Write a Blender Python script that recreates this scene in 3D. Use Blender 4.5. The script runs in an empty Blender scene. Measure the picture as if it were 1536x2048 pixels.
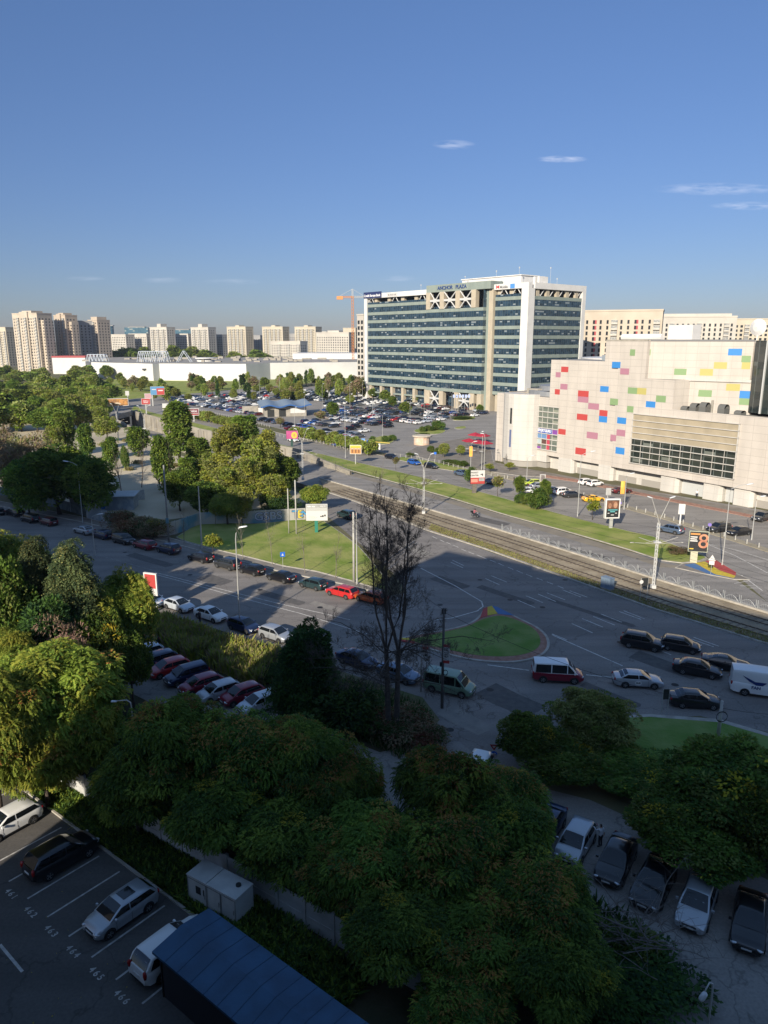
import bpy, math, random
import numpy as np
from mathutils import Vector, Matrix
R = math.radians
S = bpy.context.scene
COL = S.collection

# ---------------------------------------------------------------- camera
F, HOR, CAMH = 1460.0, 678.0, 33.0            # focal length and horizon of the photograph (1536 px wide), eye height in metres
TH = math.atan((1024 - HOR) / F)
cd = bpy.data.cameras.new('camera'); cam = bpy.data.objects.new('camera', cd); COL.objects.link(cam)
cam.location = (0, 0, CAMH); cam.rotation_euler = (R(90) - TH, 0, 0)
cd.sensor_fit = 'VERTICAL'; cd.sensor_height = 24.0; cd.lens = 24.0 * F / 2048; cd.clip_start = .5; cd.clip_end = 20000
S.camera = cam
# ---------------------------------------------------------------- sky, sun, exposure
SUN_AZ, SUN_EL = R(203.5), R(23.5)
w = bpy.data.worlds.new('World'); S.world = w; w.use_nodes = True
nt = w.node_tree; nt.nodes.clear()
sky = nt.nodes.new('ShaderNodeTexSky'); sky.sky_type = 'NISHITA'; sky.sun_disc = False
sky.sun_elevation = SUN_EL; sky.sun_rotation = SUN_AZ; sky.air_density = 1.0; sky.dust_density = .3; sky.ozone_density = 3.0
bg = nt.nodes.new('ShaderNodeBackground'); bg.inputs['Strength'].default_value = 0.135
wo = nt.nodes.new('ShaderNodeOutputWorld')
# thin streaks of cloud low in the sky
tc = nt.nodes.new('ShaderNodeTexCoord'); mp = nt.nodes.new('ShaderNodeMapping'); mp.inputs['Scale'].default_value = (3.0, 3.0, 34.0)
nz = nt.nodes.new('ShaderNodeTexNoise'); nz.inputs['Scale'].default_value = 1.25; nz.inputs['Detail'].default_value = 5; nz.inputs['Roughness'].default_value = .55
rp = nt.nodes.new('ShaderNodeMapRange'); rp.inputs[1].default_value = .63; rp.inputs[2].default_value = .82; rp.inputs[3].default_value = 0; rp.inputs[4].default_value = .5
sx = nt.nodes.new('ShaderNodeSeparateXYZ'); hi = nt.nodes.new('ShaderNodeMapRange'); hi.inputs[1].default_value = .0; hi.inputs[2].default_value = .16; hi.inputs[3].default_value = 1; hi.inputs[4].default_value = 0
hi2 = nt.nodes.new('ShaderNodeMath'); hi2.operation = 'MULTIPLY'
mx = nt.nodes.new('ShaderNodeMixRGB'); mx.inputs[2].default_value = (4.6, 4.8, 5.6, 1)
L = nt.links.new
def wm(op, a, b=None, c=None):
    q = nt.nodes.new('ShaderNodeMath'); q.operation = op
    for i, v in enumerate((a, b, c)):
        if v is None: continue
        if isinstance(v, (int, float)): q.inputs[i].default_value = v
        else: L(v, q.inputs[i])
    return q.outputs[0]
sv = nt.nodes.new('ShaderNodeSeparateXYZ'); L(tc.outputs['Generated'], sv.inputs[0]); yv_ = wm('MAXIMUM', sv.outputs['Y'], .05); cu = wm('DIVIDE', sv.outputs['X'], yv_); cv = wm('DIVIDE', sv.outputs['Z'], yv_)
cc = nt.nodes.new('ShaderNodeCombineXYZ'); L(wm('MULTIPLY', cu, 26), cc.inputs[0]); L(wm('MULTIPLY', cv, 150), cc.inputs[1]); L(cc.outputs[0], nz.inputs['Vector']); L(nz.outputs['Fac'], rp.inputs[0])
rp.inputs[1].default_value = .38; rp.inputs[2].default_value = .62; rp.inputs[4].default_value = 1.0
csum = None
for u0, v0, a_, b_, k_ in ((.088, .238, .028, .006, .5), (.225, .221, .034, .0045, .9), (.425, .186, .085, .008, .5), (.475, .166, .06, .0055, .6), (-.56, .35, .05, .016, .35), (.57, .265, .04, .006, .35), (.56, .222, .03, .006, .3), (-.29, .075, .03, .004, .25), (-.20, .073, .04, .004, .25), (.02, .077, .03, .004, .25), (-.39, .077, .03, .003, .2)):
    dx = wm('DIVIDE', wm('SUBTRACT', cu, u0), a_); dz_ = wm('DIVIDE', wm('SUBTRACT', cv, v0), b_); rr_ = wm('ADD', wm('MULTIPLY', dx, dx), wm('MULTIPLY', dz_, dz_)); e_ = wm('MULTIPLY', wm('MAXIMUM', wm('SUBTRACT', 1, rr_), 0), k_)
    csum = e_ if csum is None else wm('ADD', csum, e_)
gm = nt.nodes.new('ShaderNodeValToRGB'); gm.color_ramp.elements[0].color = (.25, .265, .37, 1); gm.color_ramp.elements[1].position = .40; gm.color_ramp.elements[1].color = (.39, .435, .545, 1); q_ = gm.color_ramp.elements.new(.75); q_.color = (1.0, 1.0, .98, 1); L(sx.outputs['Z'], gm.inputs[0])  # sky graded: dimmed in view, brightened above it as added fill light
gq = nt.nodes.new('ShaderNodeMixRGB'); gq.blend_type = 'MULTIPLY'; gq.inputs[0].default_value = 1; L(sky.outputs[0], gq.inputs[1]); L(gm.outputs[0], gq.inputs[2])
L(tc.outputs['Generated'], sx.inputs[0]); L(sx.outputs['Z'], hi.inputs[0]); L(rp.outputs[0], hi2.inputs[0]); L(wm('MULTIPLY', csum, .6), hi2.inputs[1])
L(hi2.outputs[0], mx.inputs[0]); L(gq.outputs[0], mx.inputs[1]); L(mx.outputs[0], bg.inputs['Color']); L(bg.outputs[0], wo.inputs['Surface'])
sl = bpy.data.lights.new('sun', 'SUN'); so = bpy.data.objects.new('sun', sl); COL.objects.link(so)
sl.energy = 4.8; sl.angle = R(.5); sl.color = (1.0, .90, .75)
sd = Vector((math.sin(SUN_AZ) * math.cos(SUN_EL), math.cos(SUN_AZ) * math.cos(SUN_EL), math.sin(SUN_EL)))
so.rotation_euler = (-sd).to_track_quat('-Z', 'Y').to_euler()
S.view_settings.view_transform = 'Standard'; S.view_settings.look = 'None'; S.view_settings.exposure = 0.62; S.view_settings.gamma = 1
S.cycles.max_bounces = 6; S.cycles.diffuse_bounces = 2; S.cycles.glossy_bounces = 3; S.cycles.transparent_max_bounces = 8
S.cycles.use_denoising = True; S.cycles.volume_bounces = 0

# ---------------------------------------------------------------- helpers
def ray(x, y):
    v = 1024 - y
    return Vector((x - 768, math.cos(TH) * F + math.sin(TH) * v, -math.sin(TH) * F + math.cos(TH) * v))
def gp(x, y, z=0.0):
    "place on the level z seen at that spot of the photograph"
    d = ray(x, y); t = (z - CAMH) / d.z
    return Vector((d.x * t, d.y * t, z))
def at(x, y, Y):
    d = ray(x, y); t = Y / d.y
    return Vector((d.x * t, Y, CAMH + d.z * t))
def top_of(base, y):
    "height of an upright thing standing at base whose top shows at photo row y"
    lo, hi_ = 0.0, 300.0
    for _ in range(50):
        m = (lo + hi_) / 2
        Z = m - CAMH; dep = math.cos(TH) * base.y - math.sin(TH) * Z
        if 1024 - (math.sin(TH) * base.y + math.cos(TH) * Z) / dep * F > y: lo = m
        else: hi_ = m
    return lo
def azdir(az): return Vector((math.sin(R(az)), math.cos(R(az)), 0))
def azrot(az): return R(90 - az)              # rotation that turns local +X to azimuth az

MATS = {}
def mat(name, col, rough=.8, metal=0.0, col2=None, scale=1.0, bump=0.0, spec=None, detail=4, emit=None, sheen=0, coat=0, rnd=0.0, contrast=(.35, .65), trans=0.0, space='P'):
    if name in MATS: return MATS[name]
    m = bpy.data.materials.new(name); m.use_nodes = True; n = m.node_tree.nodes; l = m.node_tree.links
    b = n['Principled BSDF']; out = n['Material Output']
    b.inputs['Base Color'].default_value = (*col, 1); b.inputs['Roughness'].default_value = rough; b.inputs['Metallic'].default_value = metal
    if spec is not None: b.inputs['Specular IOR Level'].default_value = spec
    if coat: b.inputs['Coat Weight'].default_value = coat; b.inputs['Coat Roughness'].default_value = .08
    src = None
    if col2 is not None or bump:
        if space == 'P': g = n.new('ShaderNodeNewGeometry'); vec = g.outputs['Position']
        else: g = n.new('ShaderNodeTexCoord'); vec = g.outputs['Object']
        t = n.new('ShaderNodeTexNoise'); t.inputs['Scale'].default_value = scale; t.inputs['Detail'].default_value = detail
        l.new(vec, t.inputs['Vector'])
        if col2 is not None:
            r = n.new('ShaderNodeMapRange'); r.inputs[1].default_value, r.inputs[2].default_value = contrast
            l.new(t.outputs['Fac'], r.inputs[0]); x = n.new('ShaderNodeMixRGB'); x.inputs[1].default_value = (*col, 1); x.inputs[2].default_value = (*col2, 1)
            l.new(r.outputs[0], x.inputs[0]); src = x.outputs[0]
        if bump:
            t2 = n.new('ShaderNodeTexNoise'); t2.inputs['Scale'].default_value = scale * 9; t2.inputs['Detail'].default_value = 3; l.new(vec, t2.inputs['Vector'])
            bp = n.new('ShaderNodeBump'); bp.inputs['Strength'].default_value = bump; bp.inputs['Distance'].default_value = .1; l.new(t2.outputs['Fac'], bp.inputs['Height']); l.new(bp.outputs[0], b.inputs['Normal'])
    if rnd:
        oi = n.new('ShaderNodeObjectInfo'); mr = n.new('ShaderNodeMapRange'); mr.inputs[3].default_value = 1 - rnd; mr.inputs[4].default_value = 1 + rnd; l.new(oi.outputs['Random'], mr.inputs[0])
        hs = n.new('ShaderNodeHueSaturation'); hs.inputs['Color'].default_value = (*col, 1)
        mr2 = n.new('ShaderNodeMapRange'); mr2.inputs[3].default_value = .5 - rnd * .06; mr2.inputs[4].default_value = .5 + rnd * .06; l.new(oi.outputs['Random'], mr2.inputs[0])
        l.new(mr.outputs[0], hs.inputs['Value']); l.new(mr2.outputs[0], hs.inputs['Hue'])
        if src: l.new(src, hs.inputs['Color'])
        src = hs.outputs[0]
    if src: l.new(src, b.inputs['Base Color'])
    if emit: b.inputs['Emission Color'].default_value = (*emit[0], 1); b.inputs['Emission Strength'].default_value = emit[1]
    if trans:
        tr = n.new('ShaderNodeBsdfTranslucent'); ms = n.new('ShaderNodeMixShader'); ms.inputs[0].default_value = trans
        tr.inputs['Color'].default_value = (*[min(1, c * 1.5) for c in col], 1)
        if src: l.new(src, tr.inputs['Color'])
        l.new(b.outputs[0], ms.inputs[1]); l.new(tr.outputs[0], ms.inputs[2]); l.new(ms.outputs[0], out.inputs['Surface'])
    MATS[name] = m
    return m

class MB:
    def __init__(s): s.v = []; s.f = []; s.m = []
    def add(s, vs, fs, mi=0):
        o = len(s.v); s.v += [tuple(v) for v in vs]
        for f in fs: s.f.append([i + o for i in f]); s.m.append(mi)
    def quad(s, a, b, c, d, mi=0): s.add([a, b, c, d], [(0, 1, 2, 3)], mi)
    def box(s, x0, y0, z0, x1, y1, z1, mi=0, M=None):
        vs = [Vector(p) for p in ((x0, y0, z0), (x1, y0, z0), (x1, y1, z0), (x0, y1, z0), (x0, y0, z1), (x1, y0, z1), (x1, y1, z1), (x0, y1, z1))]
        if M is not None: vs = [M @ v for v in vs]
        s.add(vs, [(0, 3, 2, 1), (4, 5, 6, 7), (0, 1, 5, 4), (1, 2, 6, 5), (2, 3, 7, 6), (3, 0, 4, 7)], mi)
    def cbox(s, c, d, mi=0, M=None):
        s.box(c[0] - d[0] / 2, c[1] - d[1] / 2, c[2] - d[2] / 2, c[0] + d[0] / 2, c[1] + d[1] / 2, c[2] + d[2] / 2, mi, M)
    def prism(s, poly, z0, z1, mi=0, mt=None):
        n = len(poly); A = sum(poly[i][0] * poly[(i + 1) % n][1] - poly[(i + 1) % n][0] * poly[i][1] for i in range(n))
        if A < 0: poly = poly[::-1]
        s.add([(p[0], p[1], z0) for p in poly] + [(p[0], p[1], z1) for p in poly], [(i, (i + 1) % n, n + (i + 1) % n, n + i) for i in range(n)], mi)
        s.add([(p[0], p[1], z1) for p in poly], [tuple(range(n))], mi if mt is None else mt)
    def sheet(s, poly, z, mi=0):
        n = len(poly); A = sum(poly[i][0] * poly[(i + 1) % n][1] - poly[(i + 1) % n][0] * poly[i][1] for i in range(n))
        if A < 0: poly = poly[::-1]
        s.add([(p[0], p[1], z) for p in poly], [tuple(range(n))], mi)
    def tube(s, p0, p1, r0, r1=None, n=8, mi=0, cap=True):
        s.path([p0, p1], [r0, r0 if r1 is None else r1], n, mi, cap)
    def path(s, pts, rs, n=8, mi=0, cap=True):
        pts = [Vector(p) for p in pts]; vs = []
        for i, p in enumerate(pts):
            d = (pts[min(i + 1, len(pts) - 1)] - pts[max(i - 1, 0)]).normalized()
            a = d.cross(Vector((0, 0, 1)) if abs(d.z) < .95 else Vector((1, 0, 0))).normalized(); b = d.cross(a)
            for k in range(n):
                t = 2 * math.pi * k / n; vs.append(p + (a * math.cos(t) + b * math.sin(t)) * rs[i])
        fs = [(i * n + k, i * n + (k + 1) % n, (i + 1) * n + (k + 1) % n, (i + 1) * n + k) for i in range(len(pts) - 1) for k in range(n)]
        if cap: fs += [tuple(range(n))[::-1], tuple(range((len(pts) - 1) * n, len(pts) * n))]
        s.add(vs, fs, mi)
    def loft(s, rings, mi=0, closed=False, caps=False, mfun=None):
        n = len(rings[0]); o = [v for r in rings for v in r]; fs = []; k = n if closed else n - 1
        for i in range(len(rings) - 1):
            for j in range(k):
                f = (i * n + j, i * n + (j + 1) % n, (i + 1) * n + (j + 1) % n, (i + 1) * n + j)
                if mfun: s.add([o[q] for q in f], [(0, 1, 2, 3)], mfun(i, j))
                else: fs.append(f)
        if not mfun: s.add(o, fs, mi)
        if caps:
            s.add(rings[0], [tuple(range(n))[::-1]], mi); s.add(rings[-1], [tuple(range(n))], mi)
    def build(s, name, mats, parent=None, smooth=False, loc=None, rz=None):
        me = bpy.data.meshes.new(name); me.from_pydata(s.v, [], s.f); me.update()
        if not isinstance(mats, (list, tuple)): mats = [mats]
        for m in mats: me.materials.append(m)
        if len(mats) > 1: me.polygons.foreach_set('material_index', s.m)
        if smooth:
            me.polygons.foreach_set('use_smooth', [True] * len(me.polygons))
            if smooth is not True: me.set_sharp_from_angle(angle=R(smooth))
        o = bpy.data.objects.new(name, me); COL.objects.link(o)
        if parent is not None: o.parent = parent
        if loc is not None: o.location = loc
        if rz is not None: o.rotation_euler[2] = rz
        return o

def tag(o, label=None, cat=None, group=None, kind=None):
    if label: o['label'] = label
    if cat: o['category'] = cat
    if group: o['group'] = group
    if kind: o['kind'] = kind
    return o
def thing(name, label, cat, loc=(0, 0, 0), rz=0.0, group=None):
    o = bpy.data.objects.new(name, None); COL.objects.link(o); o.empty_display_size = .3
    o.location = loc; o.rotation_euler = (0, 0, rz)
    return tag(o, label, cat, group)
def dup(root, loc, rz=0.0, label=None, group=None, scale=None, cat=None):
    def cp(o, par):
        c = o.copy(); COL.objects.link(c)
        if par is not None: c.parent = par
        for ch in o.children: cp(ch, c)
        return c
    r = cp(root, None); r.location = loc; r.rotation_euler = (0, 0, rz)
    if scale: r.scale = scale if hasattr(scale, '__len__') else (scale,) * 3
    return tag(r, label, cat, group)
PROTO = {}
def place(key, make, loc, rz, label, group=None, scale=None):
    "first use moves the thing itself, later uses copy it with its parts"
    if key not in PROTO:
        o = make(); PROTO[key] = o; o.location = loc; o.rotation_euler = (0, 0, rz)
        if scale: o.scale = scale if hasattr(scale, '__len__') else (scale,) * 3
        return tag(o, label, None, group)
    return dup(PROTO[key], loc, rz, label, group, scale)
def text(s, size, m, parent, M, name='lettering', ext=.02, sx=1.0, bold=0.0):
    c = bpy.data.curves.new('t', 'FONT'); c.body = s; c.size = size; c.extrude = ext; c.align_x = 'CENTER'; c.align_y = 'CENTER'; c.offset = bold
    o = bpy.data.objects.new('t', c); COL.objects.link(o); bpy.context.view_layer.update()
    me = bpy.data.meshes.new_from_object(o); COL.objects.unlink(o); bpy.data.objects.remove(o)
    me.transform(M @ Matrix.Diagonal((sx, 1, 1, 1))); me.materials.clear(); me.materials.append(m); me.name = name
    q = bpy.data.objects.new(name, me); COL.objects.link(q)
    if parent is not None: q.parent = parent
    return q
def poly(pts, z=0.0): return [gp(x, y, z)[:2] for x, y in pts]
def TM(x, y, z): return Matrix.Translation((x, y, z))
UP = Matrix.Rotation(R(90), 4, 'X')            # stands flat lettering upright, facing -Y
rnd = random.Random(7)
# ---------------------------------------------------------------- ground, roads, lawns
def asphalt(name, c, c2, cr=.0):
    m = mat(name, c, .9, col2=c2, scale=.09, bump=.25, detail=7, contrast=(.3, .7)); n = m.node_tree.nodes; l = m.node_tree.links
    b = n['Principled BSDF']; src = b.inputs['Base Color'].links[0].from_socket
    g = n.new('ShaderNodeNewGeometry'); mp_ = n.new('ShaderNodeMapping'); mp_.inputs['Rotation'].default_value = (0, 0, R(49)); mp_.inputs['Scale'].default_value = (.02, .5, 1)
    t = n.new('ShaderNodeTexNoise'); t.inputs['Scale'].default_value = 1; t.inputs['Detail'].default_value = 6
    l.new(g.outputs['Position'], mp_.inputs[0]); l.new(mp_.outputs[0], t.inputs['Vector'])
    r = n.new('ShaderNodeMapRange'); r.inputs[1].default_value = .3; r.inputs[2].default_value = .7; r.inputs[3].default_value = .8; r.inputs[4].default_value = 1.2; l.new(t.outputs['Fac'], r.inputs[0])
    t2 = n.new('ShaderNodeTexNoise'); t2.inputs['Scale'].default_value = 6; t2.inputs['Detail'].default_value = 6; l.new(g.outputs['Position'], t2.inputs['Vector'])
    r2 = n.new('ShaderNodeMapRange'); r2.inputs[1].default_value = .25; r2.inputs[2].default_value = .75; r2.inputs[3].default_value = .82; r2.inputs[4].default_value = 1.18; l.new(t2.outputs['Fac'], r2.inputs[0])
    mu = n.new('ShaderNodeMath'); mu.operation = 'MULTIPLY'; l.new(r.outputs[0], mu.inputs[0]); l.new(r2.outputs[0], mu.inputs[1])
    h = n.new('ShaderNodeHueSaturation'); l.new(src, h.inputs['Color']); l.new(mu.outputs[0], h.inputs['Value'])
    last = h.outputs[0]
    # hairline cracks and tar seams
    v = n.new('ShaderNodeTexVoronoi'); v.feature = 'DISTANCE_TO_EDGE'; v.inputs['Scale'].default_value = .11
    nn = n.new('ShaderNodeTexNoise'); nn.inputs['Scale'].default_value = .6; nn.inputs['Detail'].default_value = 4; l.new(g.outputs['Position'], nn.inputs['Vector'])
    mm = n.new('ShaderNodeMixRGB'); mm.inputs[0].default_value = .9; mm.blend_type = 'ADD'; vm = n.new('ShaderNodeVectorMath'); vm.operation = 'SCALE'; vm.inputs['Scale'].default_value = 3.5
    l.new(nn.outputs['Color'], vm.inputs[0]); l.new(g.outputs['Position'], mm.inputs[1]); l.new(vm.outputs[0], mm.inputs[2]); l.new(mm.outputs[0], v.inputs['Vector'])
    cr_ = n.new('ShaderNodeMapRange'); cr_.inputs[1].default_value = 0; cr_.inputs[2].default_value = .010; cr_.inputs[3].default_value = .62; cr_.inputs[4].default_value = 1; l.new(v.outputs['Distance'], cr_.inputs[0])
    h2 = n.new('ShaderNodeHueSaturation'); l.new(last, h2.inputs['Color']); l.new(cr_.outputs[0], h2.inputs['Value'])
    l.new(h2.outputs[0], b.inputs['Base Color'])
    return m
M_asph = asphalt('asphalt', (.165, .150, .136), (.22, .20, .18))
M_asph2 = asphalt('asphalt_worn', (.20, .186, .168), (.26, .24, .215))
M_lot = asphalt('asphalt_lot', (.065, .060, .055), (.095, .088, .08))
M_grass = mat('lawn', (.165, .225, .042), .95, col2=(.30, .30, .10), scale=.22, bump=.9, detail=8, spec=.1)
M_grassd = mat('lawn_dark', (.11, .20, .042), .95, col2=(.19, .25, .08), scale=.35, bump=.9, detail=8, spec=.1)
M_dirt = mat('dry_soil', (.16, .135, .085), .95, col2=(.10, .11, .05), scale=.12, bump=.6, detail=8, spec=.1)
M_sand = mat('sandy_ground', (.52, .45, .33), .95, col2=(.38, .33, .24), scale=.07, bump=.5, detail=9, spec=.1)
M_under = mat('dark_soil', (.05, .055, .03), .95, col2=(.09, .075, .045), scale=.4, bump=.6, detail=7, spec=.1)  # dark olive soil mixed with brown patches
M_ballast = mat('ballast', (.24, .195, .135), .95, col2=(.36, .30, .21), scale=.35, bump=1.0, detail=9, spec=.1)
M_conc = mat('concrete', (.36, .33, .28), .9, col2=(.27, .25, .21), scale=.8, bump=.2, detail=7, spec=.2)
M_kerb = mat('kerb_stone', (.42, .39, .34), .85, col2=(.30, .28, .24), scale=1.2, bump=.2, spec=.2)
M_walk = mat('pavement', (.24, .215, .185), .9, col2=(.18, .16, .135), scale=.5, bump=.3, detail=7, spec=.2)
M_brick = mat('brick_paving', (.26, .13, .095), .9, col2=(.34, .21, .16), scale=1.6, bump=.3, detail=7, spec=.2)
M_line = mat('road_paint', (.62, .60, .55), .8, col2=(.30, .29, .27), scale=2.2, detail=8, contrast=(.42, .72))
M_linef = mat('worn_paint', (.30, .29, .27), .8, col2=(.16, .15, .14), scale=1.8, detail=8)

# trench of the underpass: outline at street level
TR = [gp(700, 950), gp(600, 905), gp(400, 862), gp(262, 824), gp(226, 838), gp(330, 893), gp(520, 950), gp(640, 985)]
tp = [(p.x, p.y) for p in TR]
mb = MB()
big = [(-6000, -200), (6000, -200), (6000, 9000), (-6000, 9000)]
ring = big + [big[0]] + [tp[4]] + [tp[5], tp[6], tp[7], tp[0], tp[1], tp[2], tp[3], tp[4]]
import bmesh
bm = bmesh.new()
ov = [bm.verts.new((x, y, 0)) for x, y in big]; iv = [bm.verts.new((x, y, 0)) for x, y in tp]
ed = [bm.edges.new((a[i], a[(i + 1) % len(a)])) for a in (ov, iv) for i in range(len(a))]
bmesh.ops.triangle_fill(bm, use_beauty=True, use_dissolve=False, edges=ed)
for f in bm.faces:
    if f.normal.z < 0: f.normal_flip()
me = bpy.data.meshes.new('ground'); bm.to_mesh(me); bm.free(); me.materials.append(M_dirt)
# drop any face that fell inside the trench
g = bpy.data.objects.new('ground', me); COL.objects.link(g); g['kind'] = 'structure'
def struct(name, polys, z, m, slab=None):
    mb = MB()
    for p in polys:
        if slab is None: mb.sheet(p, z)
        else: mb.prism(p, slab, z)
    o = mb.build(name, m); o['kind'] = 'structure'; return o

# carriageways (each a sheet of its own, a few millimetres apart)
struct('road', [poly([(-600, 930), (-40, 997), (160, 1036), (330, 1078), (560, 1138), (700, 1168), (780, 1192), (815, 1185), (790, 1150), (720, 1088), (668, 1044), (640, 1020), (650, 982),
                      (710, 1003), (860, 1062), (1107, 1148), (1312, 1221), (1536, 1290), (2400, 1540), (2400, 1760), (1560, 1470), (1400, 1432), (1240, 1440), (1120, 1470), (1010, 1560), (960, 1700), (860, 1700), (760, 1560), (800, 1505), (880, 1440), (845, 1395), (690, 1345), (560, 1296), (330, 1228), (0, 1100), (-700, 960)])], .012, M_asph)
struct('road', [poly([(700, 952), (645, 958), (847, 1017), (1000, 1062), (1312, 1160), (1536, 1228), (2500, 1520), (2300, 1330), (1536, 1205), (1470, 1158), (1371, 1131), (1257, 1103), (1124, 1063), (987, 1025), (910, 1001), (767, 960), (690, 946)])], .016, M_asph2)
struct('road', [poly([(262, 815), (270, 806), (380, 822), (545, 870), (700, 908), (900, 950), (1130, 985), (1330, 1040), (1536, 1105), (2300, 1260), (2300, 1330), (1536, 1205), (1470, 1147), (1410, 1112), (1312, 1079), (1233, 1057), (1100, 1023), (1000, 995), (933, 977), (800, 945), (600, 901), (430, 858), (300, 826)])], .020, M_asph2)
struct('car_park', [poly([(270, 806), (420, 785), (640, 772), (760, 786), (900, 800), (1010, 812), (1010, 860), (985, 940), (1110, 950), (1536, 1022), (2300, 1140), (2300, 1262), (1536, 1107), (1330, 1042), (1130, 987), (900, 952), (700, 910), (545, 872), (380, 824)])], .008, M_asph2)
struct('road', [poly([(150, 835), (262, 815), (640, 775), (460, 768), (200, 790), (60, 812)])], .006, M_asph2)
# lower level: the residents' car park, the planted strip and the service road
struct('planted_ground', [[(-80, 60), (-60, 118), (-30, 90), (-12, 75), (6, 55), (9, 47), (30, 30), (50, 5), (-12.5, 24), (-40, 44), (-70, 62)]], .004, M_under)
KA, KB = gp(100, 1622), gp(430, 1868)             # kerb line of the numbered bays
kd = (KB - KA).normalized(); kn = Vector((-kd.y, kd.x, 0));
if kn.y < 0: kn = -kn
lot = [(KA - kd * 60), (KB + kd * 8), (KB + kd * 8 - kn * 30), (KA - kd * 60 - kn * 30)]
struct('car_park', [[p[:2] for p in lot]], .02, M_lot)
mb = MB(); c = KA - kd * 60; e = KB + kd * 40
mb.prism([c[:2], e[:2], (e + kn * .15)[:2], (c + kn * .15)[:2]], 0, .14); o = mb.build('kerb', M_kerb); o['kind'] = 'structure'
struct('service_road', [poly([(760, 1505), (900, 1470), (1020, 1560), (1180, 1600), (1536, 1760), (2200, 2000), (1900, 2500), (1400, 2300), (1240, 1950), (1000, 1750), (700, 1600), (560, 1480), (330, 1420), (150, 1330), (-200, 1230), (-260, 1180), (180, 1270), (300, 1275), (480, 1370), (620, 1450)])], .016, M_asph2)

def kerbed(name, pts, m, h=.13, kw=.22, kname='kerb', mk=M_kerb):
    "raised surface with a kerb stone round it"
    P = [Vector((*p, 0)) for p in poly(pts)]; n = len(P)
    A = sum(P[i].x * P[(i + 1) % n].y - P[(i + 1) % n].x * P[i].y for i in range(n))
    if A < 0: P = P[::-1]
    Q = []
    for i in range(n):
        d0 = (P[i] - P[i - 1]).normalized(); d1 = (P[(i + 1) % n] - P[i]).normalized()
        b = Vector((-(d0 + d1).y, (d0 + d1).x, 0))
        b = b.normalized() if b.length > 1e-4 else Vector((-d0.y, d0.x, 0))
        Q.append(P[i] + b * kw)
    mb = MB(); ov = [(p.x, p.y, 0) for p in P] + [(p.x, p.y, h) for p in P] + [(p.x, p.y, h) for p in Q]
    mb.add(ov, [(i, (i + 1) % n, n + (i + 1) % n, n + i) for i in range(n)] + [(n + i, n + (i + 1) % n, 2 * n + (i + 1) % n, 2 * n + i) for i in range(n)])
    o = mb.build(kname, mk); o['kind'] = 'structure'
    mb = MB(); mb.add([(p.x, p.y, h - .004) for p in Q], [tuple(range(n))]); o = mb.build(name, m); o['kind'] = 'structure'
    return Q
def smooth_poly(pts, k=2):
    for _ in range(k):
        q = []
        for i in range(len(pts)):
            a, b = pts[i], pts[(i + 1) % len(pts)]
            q += [(a[0] * .75 + b[0] * .25, a[1] * .75 + b[1] * .25), (a[0] * .25 + b[0] * .75, a[1] * .25 + b[1] * .75)]
        pts = q
    return pts
# triangular lawn and its pavement
kerbed('pavement', [(-200, 985), (0, 1003), (160, 1034), (330, 1074), (372, 1085), (435, 1102), (500, 1117), (567, 1134), (633, 1145), (700, 1163), (757, 1180), (775, 1186), (758, 1187), (680, 1168), (567, 1146), (510, 1131), (427, 1110), (330, 1084), (160, 1044), (0, 1013), (-200, 993)], M_walk)
kerbed('lawn', [(372, 1084), (352, 1076), (400, 1045), (510, 1049), (600, 1040), (648, 1043), (687, 1070), (718, 1094), (750, 1131), (777, 1166), (779, 1178), (770, 1182), (757, 1179), (700, 1162), (633, 1144), (567, 1133), (500, 1116), (435, 1101)], M_grass, h=.15, kw=.12)
# drop shaped traffic island
isl = smooth_poly([(795, 1280), (823, 1271), (880, 1263), (930, 1252), (955, 1238), (968, 1218), (990, 1214), (1040, 1238), (1082, 1258), (1101, 1281), (1097, 1306), (1063, 1322), (1013, 1328), (947, 1323), (900, 1312), (847, 1297)], 2)
Q = kerbed('paved_margin', isl, M_brick, kw=.3)
isg = smooth_poly([(815, 1282), (880, 1268), (935, 1256), (962, 1241), (1000, 1231), (1045, 1246), (1072, 1262), (1082, 1281), (1078, 1297), (1055, 1310), (1010, 1316), (950, 1313), (900, 1302), (850, 1291)], 2)
struct('lawn', [poly(isg)], .15, M_grassd, slab=.1)
M_red = mat('painted_red', (.42, .05, .05), .8, col2=(.32, .06, .05), scale=2); M_yel = mat('painted_yellow', (.55, .42, .03), .8, col2=(.45, .33, .04), scale=2); M_blu = mat('painted_blue', (.04, .13, .33), .8, col2=(.07, .15, .28), scale=2)
def flower(name, pts, m, z, label):
    mb = MB(); P = poly(pts); mb.prism(P, .1, z); o = mb.build(name, m); o['kind'] = 'structure'
flower('red_paving', [(960, 1238), (967, 1219), (975, 1216), (975, 1234)], M_red, .165, '')
flower('yellow_paving', [(975, 1216), (984, 1214), (995, 1229), (975, 1233)], M_yel, .165, '')
flower('blue_paving', [(984, 1214), (994, 1216), (1028, 1233), (996, 1230)], M_blu, .165, '')
flower('red_paving', [(800, 1281), (830, 1285), (829, 1290), (803, 1284)], M_red, .168, '')
flower('yellow_paving', [(800, 1278), (828, 1279), (830, 1284), (801, 1281)], M_yel, .168, '')
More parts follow.
